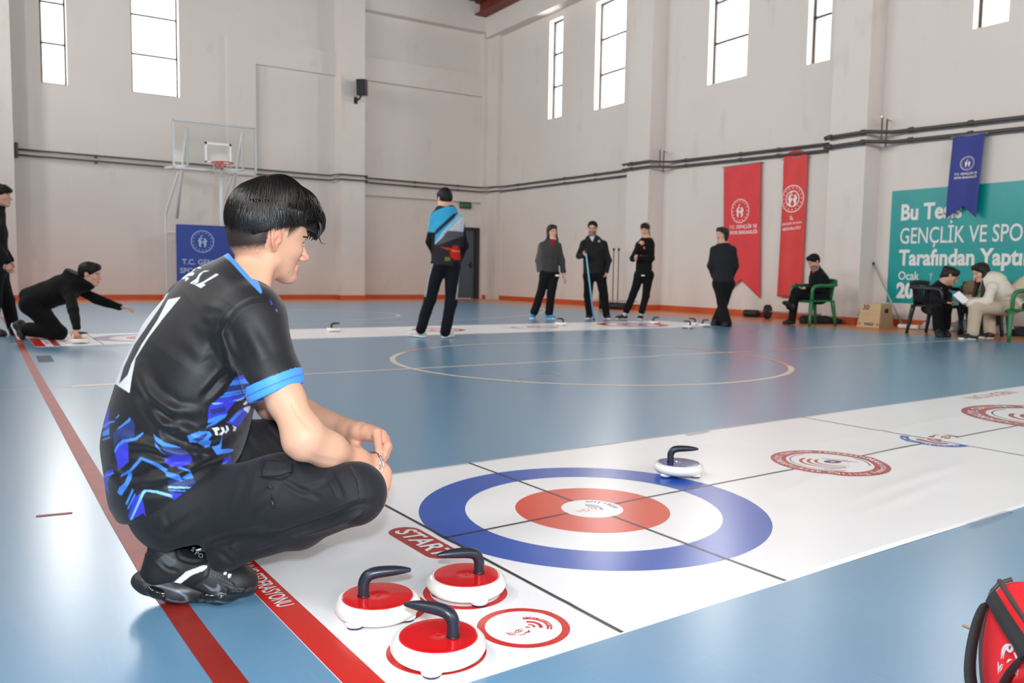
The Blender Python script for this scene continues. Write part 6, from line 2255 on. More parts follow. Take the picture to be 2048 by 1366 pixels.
# --- clothes left along the wall
HP = [(1858, 655, 0.09, 0.10, (196, 198, 200), 'pale grey bag lying behind the legs of the black chair'), (1926, 652, 0.14, 0.13, (128, 134, 140), 'grey cloth heap behind the ponytailed girl at the wall'), (1903, 660, 0.05, 0.10, (214, 214, 214), 'white cloth on the floor beside the shoes of the ponytailed girl'),
      (1968, 654, 0.10, 0.11, (52, 62, 92), 'navy jacket heaped at the wall behind the beige trousers'), (2008, 654, 0.12, 0.13, (190, 192, 198), 'pale jacket heaped at the wall behind the green chair at the right'), (2044, 655, 0.09, 0.15, (40, 44, 60), 'dark bag at the wall, furthest to the right')]
for i, (px, py, hh, rr, rgb, lab) in enumerate(HP):
    q = ground(px, py)
    if q[0] > 12.5:
        q = on_x(px, py, 12.5)
        q[2] = 0
    V, F = sdf_mesh([Ell(q + (0, 0, hh * 0.4), (rr, rr * 1.1, hh), None, 0.03), Ell(q + (0.05, 0.09, hh * 0.3), (rr * 0.7, rr, hh * 0.7), None, 0.03), Half((0, 0, 0.001), (0, 0, -1))], 0.012)
    V = V + normals(V, F) * (0.02 * wob(V, 30 + i, 34))[:, None] * np.clip(V[:, 2:3] / 0.04, 0, 1)
    V[:, 2] = np.maximum(V[:, 2], 0)
    nm = 'cloth_heap' if 'cloth' in lab else ('jacket_heap' if 'jacket' in lab else 'cloth_bag')
    props(obj(nm, (V, F), mat('heap_cloth', rgb, 0.85), smooth=True), lab, 'bag' if nm == 'cloth_bag' else ('jacket' if nm == 'jacket_heap' else 'cloth'))


# ------------------------------------------------------------------ the crouching player
def hero():
    RT = CAM + 0  # noqa
    YB_, YH = math.radians(24), math.radians(40)
    FB = math.cos(YB_) * E1 + math.sin(YB_) * E2
    LAT = -math.sin(YB_) * E1 + math.cos(YB_) * E2            # towards his left
    t = thing('person', 'crouching player in a black and blue number 11 jersey', 'person', at(430, 1218, 1.95) * (1, 1, 0))
    # ---------- head
    FH = math.cos(YH) * E1 + math.sin(YH) * E2
    pit = math.radians(9)
    H = Frame(at(543, 476, 2.05), math.cos(pit) * FH - math.sin(pit) * UP, UP + 0.1 * E1, 0.885)
    HH = Frame(at(547, 469, 2.05), H.x, H.z, 0.905)
    S_R, E_R, W_R = at(505, 640, 1.86), at(612, 878, 1.79), at(742, 931, 1.96)
    S_L, E_L, W_L = at(388, 615, 2.16), at(545, 812, 2.27), at(698, 860, 2.09)
    NB = at(487, 580, 2.0)
    B = head_prims(H, True)
    B += [Ell(H.p(-0.022, 0, 0.026), np.array((0.102, 0.0745, 0.086)) * H.s, H.R, 0.02), Ell(H.p(-0.052, 0, -0.012), np.array((0.060, 0.062, 0.066)) * H.s, H.R, 0.03),
          Cone(at(520, 522, 2.045), at(492, 568, 2.005), 0.048, 0.052, 0.016),
          Cone(H.p(-0.02, -0.055, -0.07), at(524, 588, 1.965), 0.012, 0.010, 0.03),
          Cone(at(478, 592, 2.005), at(430, 690, 2.0), 0.056, 0.095, 0.05, flat=(LAT, 1.35)), Cone(at(430, 690, 2.0), at(355, 940, 1.99), 0.095, 0.075, 0.05, flat=(LAT, 1.2)),
          Cone(at(455, 610, 2.0), S_R, 0.055, 0.052, 0.03), Cone(at(440, 605, 2.02), S_L, 0.055, 0.052, 0.03)]
    B += [Cone(S_R, at(572, 800, 1.815), 0.05, 0.0395, 0.02), Cone(at(572, 800, 1.815), at(607, 872, 1.79), 0.0395, 0.036, 0.02), Cone(at(598, 888, 1.785), at(604, 897, 1.785), 0.022, 0.018, 0.025),
          Cone(at(611, 876, 1.792), at(658, 901, 1.84), 0.037, 0.033, 0.045), Cone(at(658, 901, 1.84), at(712, 922, 1.918), 0.033, 0.0245, 0.04), Cone(at(712, 922, 1.918), W_R, 0.026, 0.0235, 0.03)]
    B += [Cone(S_L, E_L, 0.048, 0.036, 0.02), Cone(E_L, at(610, 828, 2.2), 0.036, 0.036, 0.03), Cone(at(610, 828, 2.2), W_L, 0.036, 0.0255, 0.02)]
    # right hand hanging behind the knee
    B += [Cone(W_R, at(756, 950, 1.965), 0.0235, 0.030, 0.02, flat=(RC[2], 0.75)), Cone(at(756, 950, 1.965), at(759, 968, 1.965), 0.030, 0.027, 0.015, flat=(RC[2], 0.7))]
    for i, (x0, y0, x1, y1, x2, y2, dz) in enumerate(((766, 966, 769, 990, 763, 1012, -0.01), (761, 970, 763, 998, 757, 1020, 0.0), (754, 970, 755, 996, 750, 1015, 0.008), (748, 966, 748, 988, 744, 1004, 0.014))):
        B += [Cone(at(x0, y0 - 12, 1.965 + dz), at(x1, y1, 1.962 + dz), 0.0095, 0.0085, 0.006), Cone(at(x1, y1, 1.962 + dz), at(x2, y2, 1.955 + dz), 0.0085, 0.007, 0.004)]
    B += [Cone(at(748, 945, 1.95), at(742, 966, 1.935), 0.012, 0.010, 0.01), Cone(at(742, 966, 1.935), at(741, 984, 1.935), 0.010, 0.008, 0.004)]
    # left hand over the right wrist
    KN = [(753, 866, 2.015), (764, 869, 2.035), (770, 877, 2.055), (771, 886, 2.075)]
    B += [Cone(W_L, at(720, 863, 2.06), 0.0245, 0.026, 0.02, flat=(UP + 0.4 * E1, 0.82)), Cone(at(720, 863, 2.06), at(744, 868, 2.035), 0.026, 0.022, 0.015, flat=(UP - 0.3 * E1, 0.8))]
    FG = [((757, 868, 2.0), (758, 902, 1.975), (758, 921, 1.955), (757, 939, 1.945)),
          ((768, 876, 2.02), (775, 891, 2.0), (768, 908, 1.98), (762, 921, 1.97)),
          ((770, 882, 2.04), (777, 894, 2.025), (771, 911, 2.01), (765, 923, 2.0)),
          ((768, 890, 2.06), (773, 902, 2.05), (768, 915, 2.04), (764, 924, 2.03))]
    for k_, f in zip(KN, FG):
        B += [Cone(at(735, 864, 2.04), at(*k_), 0.013, 0.0118, 0.012)]
        pts = [k_] + list(f[1:])
        for a, b, ra, rb in zip(pts[:-1], pts[1:], (0.0115, 0.0095, 0.0088), (0.0095, 0.0088, 0.0072)):
            B.append(Cone(at(*a), at(*b), ra, rb, 0.004))
    B += [Cone(at(703, 868, 2.075), at(710, 890, 2.05), 0.014, 0.011, 0.012), Cone(at(710, 890, 2.05), at(727, 909, 2.02), 0.011, 0.0095, 0.006), Cone(at(727, 909, 2.02), at(744, 912, 2.0), 0.0095, 0.0075, 0.004)]
    V, F = sdf_mesh(B, 0.0022, smooth=2)
    N = normals(V, F)
    V = creases(V, N, [([(575, 795), (600, 835), (625, 860)], 5, -0.0012), ([(608, 905), (640, 918), (690, 925)], 5, -0.0008),
                       ([(563, 520), (575, 532), (580, 545)], 7, 0.0010), ([(505, 560), (520, 575), (535, 580)], 5, -0.0012)])
    q = H.loc(V)
    C = np.tile(np.array(lin((216, 167, 138))), (len(V), 1))
    pk = np.clip(0.5 + 0.5 * wob(V, 2, 40), 0, 1)[:, None]
    C = C * (1 - 0.10 * pk) + 0.10 * pk * np.array(lin((226, 150, 130)))
    C = face_colours(V, H, C, eye=True, lips=(206, 140, 124))
    # red of the ear rim and nose tip, small moles
    ear = (np.abs(q[:, 1]) > 0.076) & (q[:, 0] < -0.0) & (q[:, 0] > -0.06) & (np.abs(q[:, 2]) < 0.045)
    C[ear] = C[ear] * 0.7 + 0.3 * np.array(lin((222, 110, 96)))
    ph = project(V)
    hw = (0.24 * np.clip((ph[:, 0] - 660) / 90, 0, 1) * np.clip((ph[:, 1] - 800) / 60, 0, 1))[:, None]
    C = C * (1 - hw) + hw * np.array(lin((232, 146, 126)))
    for mx, my in ((583, 811), (516, 507), (594, 503), (578, 545)):
        pj_ = project(V)
        C[(np.hypot(pj_[:, 0] - mx, pj_[:, 1] - my) < 1.1) & ((N * (V - CAM)).sum(1) < 0)] = lin((150, 104, 84))
    # clipped sides and nape: short dark hair on the skin
    x, y, z = q[:, 0], np.abs(q[:, 1]), q[:, 2]
    low = np.where(x < -0.035, -0.062 + 0.35 * np.clip(x + 0.10, -0.02, 0.08), 0.014)
    low = np.where(x > 0.012, -0.002 + 0.9 * (x - 0.012), low)
    dens = np.clip((z - low) / 0.040, 0, 1) * np.clip((0.052 - x) / 0.012, 0, 1)
    dens *= ~((y > 0.070) & (x < -0.003) & (x > -0.045) & (z < 0.029))
    r_ = np.random.RandomState(3).uniform(0, 1, len(V))
    dens = np.clip(dens * 2.0 - 0.35 * r_ * (dens < 0.6), 0, 0.96)[:, None] * (z > -0.1)[:, None] * (np.linalg.norm(q, axis=1) < 0.16)[:, None]
    C = C * (1 - dens) + dens * np.array(lin((30, 26, 25)))
    obj('body', (V, F), M_SKIN, t, world=True, smooth=True, cols=C)

    # ---------- hair
    E = lambda c, r, k=0.02, op='u': Ell(HH.p(*c), np.array(r) * HH.s, HH.R, k, op)
    Cn = lambda a, b, ra, rb, k=0.03, op='u': Cone(HH.p(*a), HH.p(*b), ra, rb, k, op)
    HP_ = [E((-0.024, 0, 0.052), (0.107, 0.090, 0.090)), E((-0.055, 0, 0.020), (0.066, 0.080, 0.064), 0.03), Cn((-0.01, -0.03, 0.110), (-0.01, 0.03, 0.110), 0.042, 0.042), Cn((0.055, -0.032, 0.092), (0.055, 0.032, 0.092), 0.036, 0.036),
           Cn((0.092, -0.034, 0.062), (0.092, 0.034, 0.062), 0.026, 0.026), Cn((0.104, -0.030, 0.034), (0.104, 0.03, 0.034), 0.016, 0.016, 0.02),
           E((0.022, 0, -0.068), (0.122, 0.15, 0.112), 0.010, 's'), E((0.085, 0, -0.05), (0.075, 0.12, 0.085), 0.010, 's')]
    V, F = sdf_mesh(HP_, 0.003)
    N = normals(V, F)
    qh = HH.loc(V)
    ang = np.arctan2(qh[:, 1], qh[:, 0] + 0.06)
    V = V + N * (0.0012 * np.sin(ang * 16 + 3 * wob(V, 5, 30) + 20 * qh[:, 2]) * np.clip((0.15 - qh[:, 2]) / 0.05, 0.2, 1) + 0.003 * wob(V, 8, 60))[:, None]
    mh = mat('glossy_black_hair', (18, 15, 14), 0.34, 0.5)
    hr = obj('hair', (V, F), mh, t, world=True, smooth=True)
    # locks: tapered strands that follow the cap from the crown
    rs = np.random.RandomState(7)
    n_, k_ = 3000, 11
    az0 = rs.uniform(-math.pi, math.pi, n_)
    crown = np.array([-0.045, 0.0, 0.05])
    th0, th1 = rs.uniform(0.05, 1.35, n_), np.zeros(n_)
    fr = np.cos(az0) * 0.5 + 0.5                         # 1 = forward
    th1 = th0 + rs.uniform(0.5, 1.1, n_)
    lim = 1.74 + 0.42 * (1 - fr) + rs.uniform(-0.06, 0.06, n_) + 0.10 * (np.abs(az0) > 2.2)
    th1 = np.minimum(th1, lim)
    sel = rs.uniform(0, 1, n_) < 0.5
    th1[sel] = lim[sel]
    th0 = np.minimum(th0, th1 - 0.25)
    s = np.linspace(0, 1, k_)
    thg = th0[:, None] + (th1 - th0)[:, None] * s
    curl = rs.normal(0, 0.16, n_)[:, None] * s ** 1.5 + 0.05 * np.sin(s * 5 + rs.uniform(0, 6, (n_, 1)))
    azg = az0[:, None] + curl
    D = np.stack([np.sin(thg) * np.cos(azg), np.sin(thg) * np.sin(azg), np.cos(thg)], -1).reshape(-1, 3)
    lo, hi = np.full(len(D), 0.02), np.full(len(D), 0.26)
    cw = HH.p(*crown)
    Dw = D @ HH.R
    for _ in range(18):
        m = 0.5 * (lo + hi)
        v = field(HP_, cw + Dw * m[:, None])
        lo, hi = np.where(v < 0, m, lo), np.where(v < 0, hi, m)
    off = (rs.uniform(-0.0015, 0.0045, n_)[:, None] * np.sin(math.pi * (0.25 + 0.6 * s)) + 0.002 * rs.normal(0, 1, n_)[:, None] * s ** 3).reshape(-1)
    Pq = (cw + Dw * (lo + off)[:, None]).reshape(n_, k_, 3)
    Pq[:, -1] += (-UP * 0.006)
    Vs, Fs = [], []
    wid = rs.uniform(0.0008, 0.0022, n_)
    tg = np.gradient(Pq, axis=1)
    tg /= np.linalg.norm(tg, axis=2)[..., None] + 1e-9
    nr = (Pq - cw)
    nr /= np.linalg.norm(nr, axis=2)[..., None]
    sd = np.cross(tg, nr)
    w = (wid[:, None] * np.sin(math.pi * (0.12 + 0.84 * s)))[..., None]
    ringv = np.stack([Pq + sd * w, Pq + nr * w * 0.8, Pq - sd * w], 2)           # n,k,3,3
    Vs = ringv.reshape(-1, 3)
    base = (np.arange(n_)[:, None] * k_ + np.arange(k_ - 1)) * 3
    Fs = np.concatenate([np.stack([base + a, base + a + 1, base + a + 4, base + a + 3], -1).reshape(-1, 4) for a in (0, 1)])
    fr_t = []
    for i in range(46):                                   # the fringe falls past the brow
        y_ = rs.uniform(-0.062, 0.058)
        x0 = 0.098 - 4.5 * y_ * y_
        L_ = rs.uniform(0.6, 1.0)
        cu = rs.normal(0, 0.006)
        fr_t.append(tube([HH.p(x0 - 0.03, y_ * 0.9, 0.098), HH.p(x0 + 0.008, y_, 0.072), HH.p(x0 + 0.019, y_ + cu, 0.045), HH.p(x0 + 0.020, y_ + cu * 1.6, 0.045 - 0.026 * L_), HH.p(x0 + 0.017 + cu * 0.5, y_ + cu * 2.4, 0.045 - 0.042 * L_)], [0.0045, 0.005, 0.0042, 0.0028, 0.0006], 5))
    for i in range(60):                                   # ends over the clipped side
        for sg in (-1,):
            x_ = rs.uniform(-0.10, 0.05)
            zz = 0.052 - 0.15 * max(0, -x_ - 0.02)
            yy = sg * math.sqrt(max(0.0004, 1 - ((x_ + 0.02) / 0.115) ** 2)) * 0.089
            dx = rs.normal(0.004, 0.006)
            fr_t.append(tube([HH.p(x_ - dx, yy * 0.97, zz + 0.035), HH.p(x_, yy * 1.02, zz + 0.012), HH.p(x_ + dx, yy * 1.0, zz - 0.008), HH.p(x_ + 2 * dx, yy * 0.97, zz - 0.018)], [0.0035, 0.0042, 0.003, 0.0006], 5))
    fr_t.append(tube(smooth_path([HH.p(0.115, -0.03, 0.03), HH.p(0.122, -0.032, 0.012), HH.p(0.130, -0.034, 0.002), HH.p(0.140, -0.036, 0.004)], 5), np.linspace(0.002, 0.0004, 16), 5))
    ft = join(*fr_t)
    obj('hair_strands', (np.concatenate([Vs, ft[0]]), Fs.tolist() + [[i + len(Vs) for i in f] for f in ft[1]]), mh, hr, world=True, smooth=True)

    # ---------- jersey
    T = [Cone(at(487, 580, 2.0), at(452, 625, 2.0), 0.082, 0.110, 0.05, flat=(LAT, 1.35)), Cone(at(452, 625, 2.0), at(402, 708, 2.0), 0.110, 0.134, 0.06, flat=(LAT, 1.35)),
         Cone(at(402, 708, 2.0), at(372, 795, 2.0), 0.134, 0.143, 0.06, flat=(LAT, 1.3)), Cone(at(372, 795, 2.0), at(345, 890, 1.99), 0.143, 0.142, 0.06, flat=(LAT, 1.25)),
         Cone(at(345, 890, 1.99), at(344, 975, 1.98), 0.142, 0.129, 0.06, flat=(LAT, 1.28)), Cone(at(344, 975, 1.98), at(362, 1035, 1.98), 0.129, 0.106, 0.04, flat=(LAT, 1.3)),
         Cone(at(455, 615, 2.0), at(500, 640, 1.87), 0.078, 0.070, 0.05), Cone(at(440, 605, 2.02), S_L, 0.075, 0.068, 0.05), Cone(at(484, 590, 2.0), at(508, 545, 2.02), 0.082, 0.070, 0.03),
         Cone(S_R, at(545, 760, 1.835), 0.072, 0.064, 0.035), Cone(at(545, 760, 1.835), at(556, 800, 1.83), 0.064, 0.060, 0.02), Cone(S_L, at(460, 745, 2.23), 0.070, 0.062, 0.03)]
    hem = [at(258, 1043, 1.9), at(355, 1018, 1.86), at(455, 945, 1.9)]
    pa, pb = at(258, 1038, 1.90), at(410, 990, 1.83)
    hn = np.cross(pb - pa, LAT)
    hn = unit(hn if hn[2] < 0 else -hn)
    # sleeve end, neck opening
    sa, sb = at(505, 808, 1.83), at(600, 768, 1.83)
    sn = unit(np.cross(sb - sa, RC[2]))
    if sn @ (at(560, 830, 1.83) - at(550, 770, 1.83)) < 0:
        sn = -sn
    na, nb_ = at(453, 499, 2.0), at(527, 586, 2.0)
    nn = unit(np.cross(nb_ - na, ray(490, 542)))
    if nn @ (at(520, 520, 2.0) - at(480, 560, 2.0)) < 0:
        nn = -nn
    T += [Half(pa, hn, 0.012), Cut(sa, sn, at(558, 800, 1.83) + sn * 0.07, 0.115, 0.006), Cut(na, nn, at(515, 520, 2.0), 0.125, 0.006), Cone(at(548, 780, 1.83), at(575, 850, 1.82), 0.048, 0.056, 0.006, 's'), Cone(at(498, 562, 2.005), at(532, 502, 2.04), 0.052, 0.062, 0.006, 's')]
    V, F = sdf_mesh(T, 0.0019, smooth=2)
    N = normals(V, F)
    V = V + N * (0.0030 * wob(V * np.array([1, 1, 1.4]), 41, 26) + 0.0014 * wob(V, 42, 60))[:, None]
    j5 = lambda L_: poly_px(4.0176, 200, 720, L_)
    j7 = lambda L_: poly_px(5.69, 300, 480, L_)
    N = normals(V, F)
    V = creases(V, N, [
        (j5([(1150, 110), (1000, 130), (900, 230), (830, 300)]), 8, -0.006), (j5([(1000, 0), (1030, 60), (990, 90)]), 7, -0.004),
        (j5([(820, 440), (640, 425), (520, 370), (400, 250), (330, 60)]), 13, 0.007), (j5([(810, 470), (640, 470), (500, 440), (380, 340), (290, 180)]), 12, -0.006),
        (j5([(565, 540), (480, 470), (360, 340)]), 9, 0.006), (j5([(570, 570), (540, 600), (640, 650), (760, 640)]), 10, -0.008),
        (j5([(240, 690), (400, 690), (560, 750), (800, 790), (1040, 745)]), 11, 0.008), (j5([(230, 740), (420, 745), (600, 800), (800, 800)]), 9, -0.007),
        (j5([(100, 570), (230, 640), (400, 640)]), 11, 0.004), (j5([(250, 960), (400, 900), (560, 870), (760, 800)]), 10, -0.006), (j5([(240, 1000), (420, 960), (620, 900), (740, 830)]), 10, 0.005),
        (j5([(90, 880), (180, 940), (330, 920)]), 9, -0.006), (j5([(300, 1000), (380, 1060), (620, 1010)]), 10, -0.004), (j5([(560, 1000), (700, 950), (900, 850), (1040, 770)]), 9, -0.005),
        (j5([(690, 640), (830, 610), (1000, 560), (1110, 520)]), 8, 0.006), (j5([(740, 700), (880, 690), (1040, 640)]), 8, -0.007), (j5([(860, 700), (820, 760), (860, 830)]), 7, -0.004),
        (j7([(1300, 660), (1150, 680), (1000, 760), (880, 900), (810, 1050), (790, 1200)]), 5, -0.0035), (j7([(660, 750), (800, 800), (880, 880)]), 10, 0.003),
        (j7([(640, 880), (760, 900), (860, 920)]), 9, 0.003), (j7([(840, 1020), (900, 1200), (980, 1366)]), 9, 0.005), (j7([(810, 1100), (850, 1250), (900, 1366)]), 9, -0.005), (j7([(1090, 1000), (1200, 1180), (1290, 1366)]), 13, 0.003),
        (j7([(640, 380), (800, 420), (1050, 480)]), 16, 0.003), (j7([(440, 1150), (560, 1250), (640, 1366)]), 16, 0.004), (j7([(560, 980), (640, 1100), (700, 1250)]), 14, 0.004),
        ([(330, 800), (360, 850), (410, 880), (480, 870)], 12, 0.005), ([(260, 740), (300, 800), (330, 850)], 14, 0.004)])
    N = normals(V, F)
    BLK, ROY, BRI, NAV, CYA, WHI, LBL = (lin(c) for c in ((23, 22, 26), (58, 58, 200), (66, 134, 232), (36, 52, 112), (130, 196, 246), (232, 236, 244), (72, 150, 238)))
    P_ = []
    add = lambda L_, c: P_.append((j5(L_), c))
    add([(245, 465), (130, 560), (105, 590), (110, 700), (150, 640), (275, 620), (280, 520)], NAV)
    add([(240, 462), (130, 560), (165, 545), (245, 490)], BRI)
    add([(225, 650), (150, 660), (115, 720), (130, 800), (150, 890), (230, 820)], ROY)
    add([(345, 580), (280, 625), (180, 640), (130, 690), (112, 740), (128, 738), (150, 690), (200, 662), (290, 646), (350, 592)], BRI)
    add([(70, 390), (40, 400), (20, 480), (25, 560), (75, 540), (70, 470)], ROY)
    add([(75, 545), (20, 580), (20, 612), (75, 600)], BRI)
    add([(80, 615), (20, 638), (20, 648), (82, 626)], BRI)
    add([(120, 490), (75, 493), (20, 532), (20, 546), (80, 508), (120, 498)], BRI)
    add([(153, 437), (122, 470), (133, 472), (158, 445)], BRI)
    add([(320, 783), (300, 808), (240, 880), (170, 922), (165, 942), (250, 898), (312, 832), (332, 802), (420, 838), (480, 872), (520, 903), (545, 882), (480, 838), (400, 806), (335, 781)], BRI)
    add([(230, 908), (255, 905), (255, 950), (225, 1010), (170, 1092), (140, 1065), (150, 1030), (200, 985)], BRI)
    add([(105, 880), (60, 890), (25, 930), (30, 1010), (75, 1080), (60, 1000), (70, 950), (110, 905)], ROY)
    add([(110, 902), (60, 918), (20, 938), (20, 950), (62, 930), (112, 912)], BRI)
    add([(262, 1030), (203, 1155), (218, 1165), (270, 1050)], BRI)
    add([(278, 1073), (218, 1195), (230, 1198), (286, 1083)], BRI)
    add([(325, 1070), (270, 1110), (225, 1260), (245, 1290), (350, 1230), (372, 1270), (350, 1150)], ROY)
    add([(355, 1043), (338, 1060), (241, 1284), (258, 1284), (354, 1076), (372, 1058), (450, 1068), (530, 1092), (600, 1114), (770, 1134), (776, 1120), (620, 1098), (540, 1072), (450, 1048)], CYA)
    add([(570, 1065), (820, 1085), (828, 1100), (610, 1190), (590, 1130)], ROY)
    add([(550, 1013), (790, 1023), (797, 1036), (548, 1030)], CYA)
    add([(548, 1040), (802, 1055), (808, 1066), (556, 1052)], BRI)
    add([(690, 962), (752, 955), (785, 1015), (556, 1005), (545, 970)], NAV)
    add([(523, 893), (640, 925), (660, 975), (600, 960), (530, 932)], BRI)
    add([(730, 900), (752, 950), (690, 957), (655, 948)], BRI)
    add([(520, 790), (600, 765), (735, 775), (742, 812), (700, 842), (640, 857), (560, 852), (523, 825)], ROY)
    add([(500, 690), (560, 690), (690, 730), (735, 775), (620, 765), (520, 762)], NAV)
    add([(428, 592), (448, 612), (520, 662), (600, 686), (655, 706), (600, 702), (500, 692), (450, 655)], BRI)
    add([(435, 652), (480, 716), (522, 756), (506, 752), (450, 700)], BRI)
    add([(640, 855), (730, 888), (722, 900), (622, 868)], BRI)
    add([(1150, 122), (1090, 138), (1040, 206), (1196, 188), (1165, 150)], BRI)
    add([(1152, 120), (1090, 138), (1072, 168), (1160, 152)], ROY)
    add([(1040, 210), (1200, 193), (1212, 240), (995, 275)], NAV)
    add([(1205, 228), (1010, 262), (988, 282), (1200, 243)], BRI)
    add([(1180, 253), (980, 288), (956, 307), (1170, 268)], BRI)
    add([(950, 310), (1200, 268), (1130, 312), (1010, 350), (880, 372)], ROY)
    add([(1220, 255), (1130, 308), (1010, 343), (898, 345), (905, 357), (1020, 355), (1140, 320)], CYA)
    add([(880, 370), (1100, 322), (1030, 405), (1020, 440), (900, 470), (866, 512), (872, 400)], ROY)
    add([(880, 400), (1010, 372), (1010, 412), (900, 440)], NAV)
    add([(1025, 433), (960, 443), (868, 480), (866, 507), (950, 492), (1005, 465)], BRI)
    add([(985, 475), (900, 505), (850, 540), (860, 542), (930, 515)], BRI)
    add([(700, 610), (800, 572), (880, 575), (902, 602), (870, 642), (897, 652), (880, 692), (850, 702), (780, 662), (722, 662)], BRI)
    add([(740, 640), (850, 590), (870, 590), (830, 640), (790, 656)], NAV)
    add([(985, 600), (960, 680), (898, 700), (940, 762), (1055, 742), (1080, 718), (1030, 713), (970, 720), (978, 660)], BRI)
    add([(1050, 765), (1000, 788), (943, 912), (962, 917), (1000, 870), (988, 932), (1030, 922), (1058, 830)], ROY)
    add([(1030, 800), (985, 830), (950, 905), (965, 905), (1000, 850)], BRI)
    add([(1210, 355), (1120, 398), (1030, 490), (1008, 502), (1040, 512), (1115, 532), (1165, 460), (1215, 390)], ROY)
    add([(1160, 400), (1100, 420), (1040, 490), (1060, 500), (1110, 450)], BRI)
    for L_ in ([(900, 548), (950, 540), (962, 558), (938, 568), (950, 602), (930, 606), (918, 568)], [(968, 545), (992, 540), (1004, 572), (980, 604), (955, 600), (986, 572)], [(1008, 530), (1024, 528), (1038, 560), (1014, 590), (1000, 587), (1020, 560)], [(1062, 525), (1097, 540), (1088, 570), (1066, 570), (1076, 545)],
               [(1222, 292), (1190, 308), (1148, 355), (1165, 362), (1222, 322)], [(1212, 368), (1160, 382), (1152, 397), (1190, 428), (1200, 400)]):
        add(L_, WHI)
    # the number and the name
    P_.append(([(338, 585), (316, 597), (283, 646), (254, 692), (236, 731), (222, 765), (237, 771), (247, 735), (268, 690), (297, 648), (322, 611)], WHI))
    P_.append(([(361, 594), (336, 599), (315, 640), (283, 689), (263, 727), (255, 750), (235, 771), (259, 786), (264, 752), (271, 717), (297, 675), (329, 633)], WHI))
    for L_ in ([(783, 393), (752, 383), (600, 478), (512, 512), (580, 546), (632, 510), (606, 494), (640, 475)],
               [(680, 351), (625, 346), (565, 378), (528, 440), (455, 490), (476, 499), (520, 468), (518, 480), (482, 500), (508, 506), (550, 478), (562, 420), (602, 368)],
               [(588, 320), (545, 289), (508, 300), (488, 348), (468, 370), (400, 390), (362, 408), (330, 426), (378, 446), (408, 434), (396, 462), (412, 468), (442, 440), (440, 428), (400, 420), (440, 410), (490, 402), (507, 374), (480, 366), (508, 340), (522, 316), (562, 326)],
               [(523, 272), (488, 263), (400, 300), (300, 368), (266, 402), (282, 412), (326, 372), (296, 416), (318, 418), (362, 374), (442, 322), (482, 290)],
               [(355, 382), (335, 398), (318, 420), (336, 424), (352, 402)]):
        P_.append((j7(L_), WHI))
    # collar, cuff, small shoulder print
    P_.append(([(455, 499), (470, 503), (486, 517), (500, 533), (513, 554), (524, 583), (522, 588), (504, 570), (485, 550), (461, 523), (446, 512)], LBL))
    P_.append((j7([(1365, 690), (1380, 685), (1395, 735), (1380, 740)]), ROY))
    P_.append((j7([(1430, 790), (1440, 785), (1455, 815), (1445, 820)]), BRI))
    C = np.tile(np.array(BLK), (len(V), 1))
    # printed band round the parts that the photo hides
    hz = (V - pa) @ -hn
    u = V @ E1 * 9 + wob(V, 77, 20)
    back = ((N * (V - CAM)).sum(1) > 0) & (hz < 0.24) & (hz > 0.01)
    st = np.sin(u * 5 + hz * 40)
    C[back & (st > 0.3)] = ROY
    C[back & (st > 0.8)] = BRI
    C = paint(V, N, C, P_)
    # blue cuff bands on both sleeves
    ds = (V - sa) @ -sn
    pjv = project(V)
    cuff = (ds < 0.036) & (pjv[:, 0] > 492) & (pjv[:, 1] > 735) & (pjv[:, 1] < 830) & (np.linalg.norm(V - at(552, 785, 1.83), axis=1) < 0.085)
    C[cuff] = LBL
    C[cuff & (np.abs(ds - 0.018) < 0.0012)] = lin((44, 104, 190))
    dl = (V - at(460, 745, 2.23)) @ unit(at(460, 745, 2.23) - S_L)
    C[(dl > 0.0) & (np.linalg.norm(V - at(460, 745, 2.23), axis=1) < 0.075)] = LBL
    mj = vmat('glossy_jersey_fabric', 0.52, 0.4, sheen=0.1, bump=0.10, bscale=900)
    obj('jersey', (V, F), mj, t, world=True, smooth=True, cols=C)

    # ---------- trousers
    HR_, HL_ = at(366, 1020, 1.93), at(368, 990, 2.07)
    KR, KL = at(712, 985, 1.83), at(546, 882, 2.27)
    T = [Ell(at(364, 1006, 1.985), (0.106, 0.165, 0.098), np.array([FB, LAT, UP]), 0.05), Ell(at(362, 1012, 1.905), (0.100, 0.080, 0.080), np.array([FB, LAT, UP]), 0.04), Cone(at(350, 940, 1.99), at(350, 985, 1.985), 0.112, 0.112, 0.04, flat=(LAT, 1.3)),
         Cone(HR_, at(560, 984, 1.86), 0.088, 0.078, 0.05), Cone(at(560, 988, 1.86), KR, 0.080, 0.061, 0.04), Ell(KR, (0.062, 0.062, 0.062), None, 0.03),
         Cone(at(716, 1000, 1.83), at(600, 1052, 1.86), 0.048, 0.046, 0.016), Cone(at(600, 1052, 1.86), at(462, 1100, 1.905), 0.044, 0.038, 0.03), Cone(at(462, 1100, 1.905), at(443, 1112, 1.91), 0.038, 0.037, 0.02), Cut(at(416, 1096, 1.9), unit(at(416, 1096, 1.9) - at(455, 1084, 1.9)), at(396, 1112, 1.9), 0.062, 0.004),
         Cone(HL_, at(470, 905, 2.2), 0.10, 0.082, 0.05), Cone(at(470, 905, 2.2), KL, 0.082, 0.058, 0.04), Cone(KL, at(500, 1000, 2.32), 0.058, 0.052, 0.03), Cone(at(500, 1000, 2.32), at(436, 1060, 2.36), 0.052, 0.05, 0.03)]
    V, F = sdf_mesh(T, 0.0032, smooth=2)
    N = normals(V, F)
    V = V + N * (0.0032 * wob(V, 51, 24) + 0.0014 * wob(V, 52, 60))[:, None]
    k2 = lambda L_: poly_px(2.627, 150, 720, L_)
    N = normals(V, F)
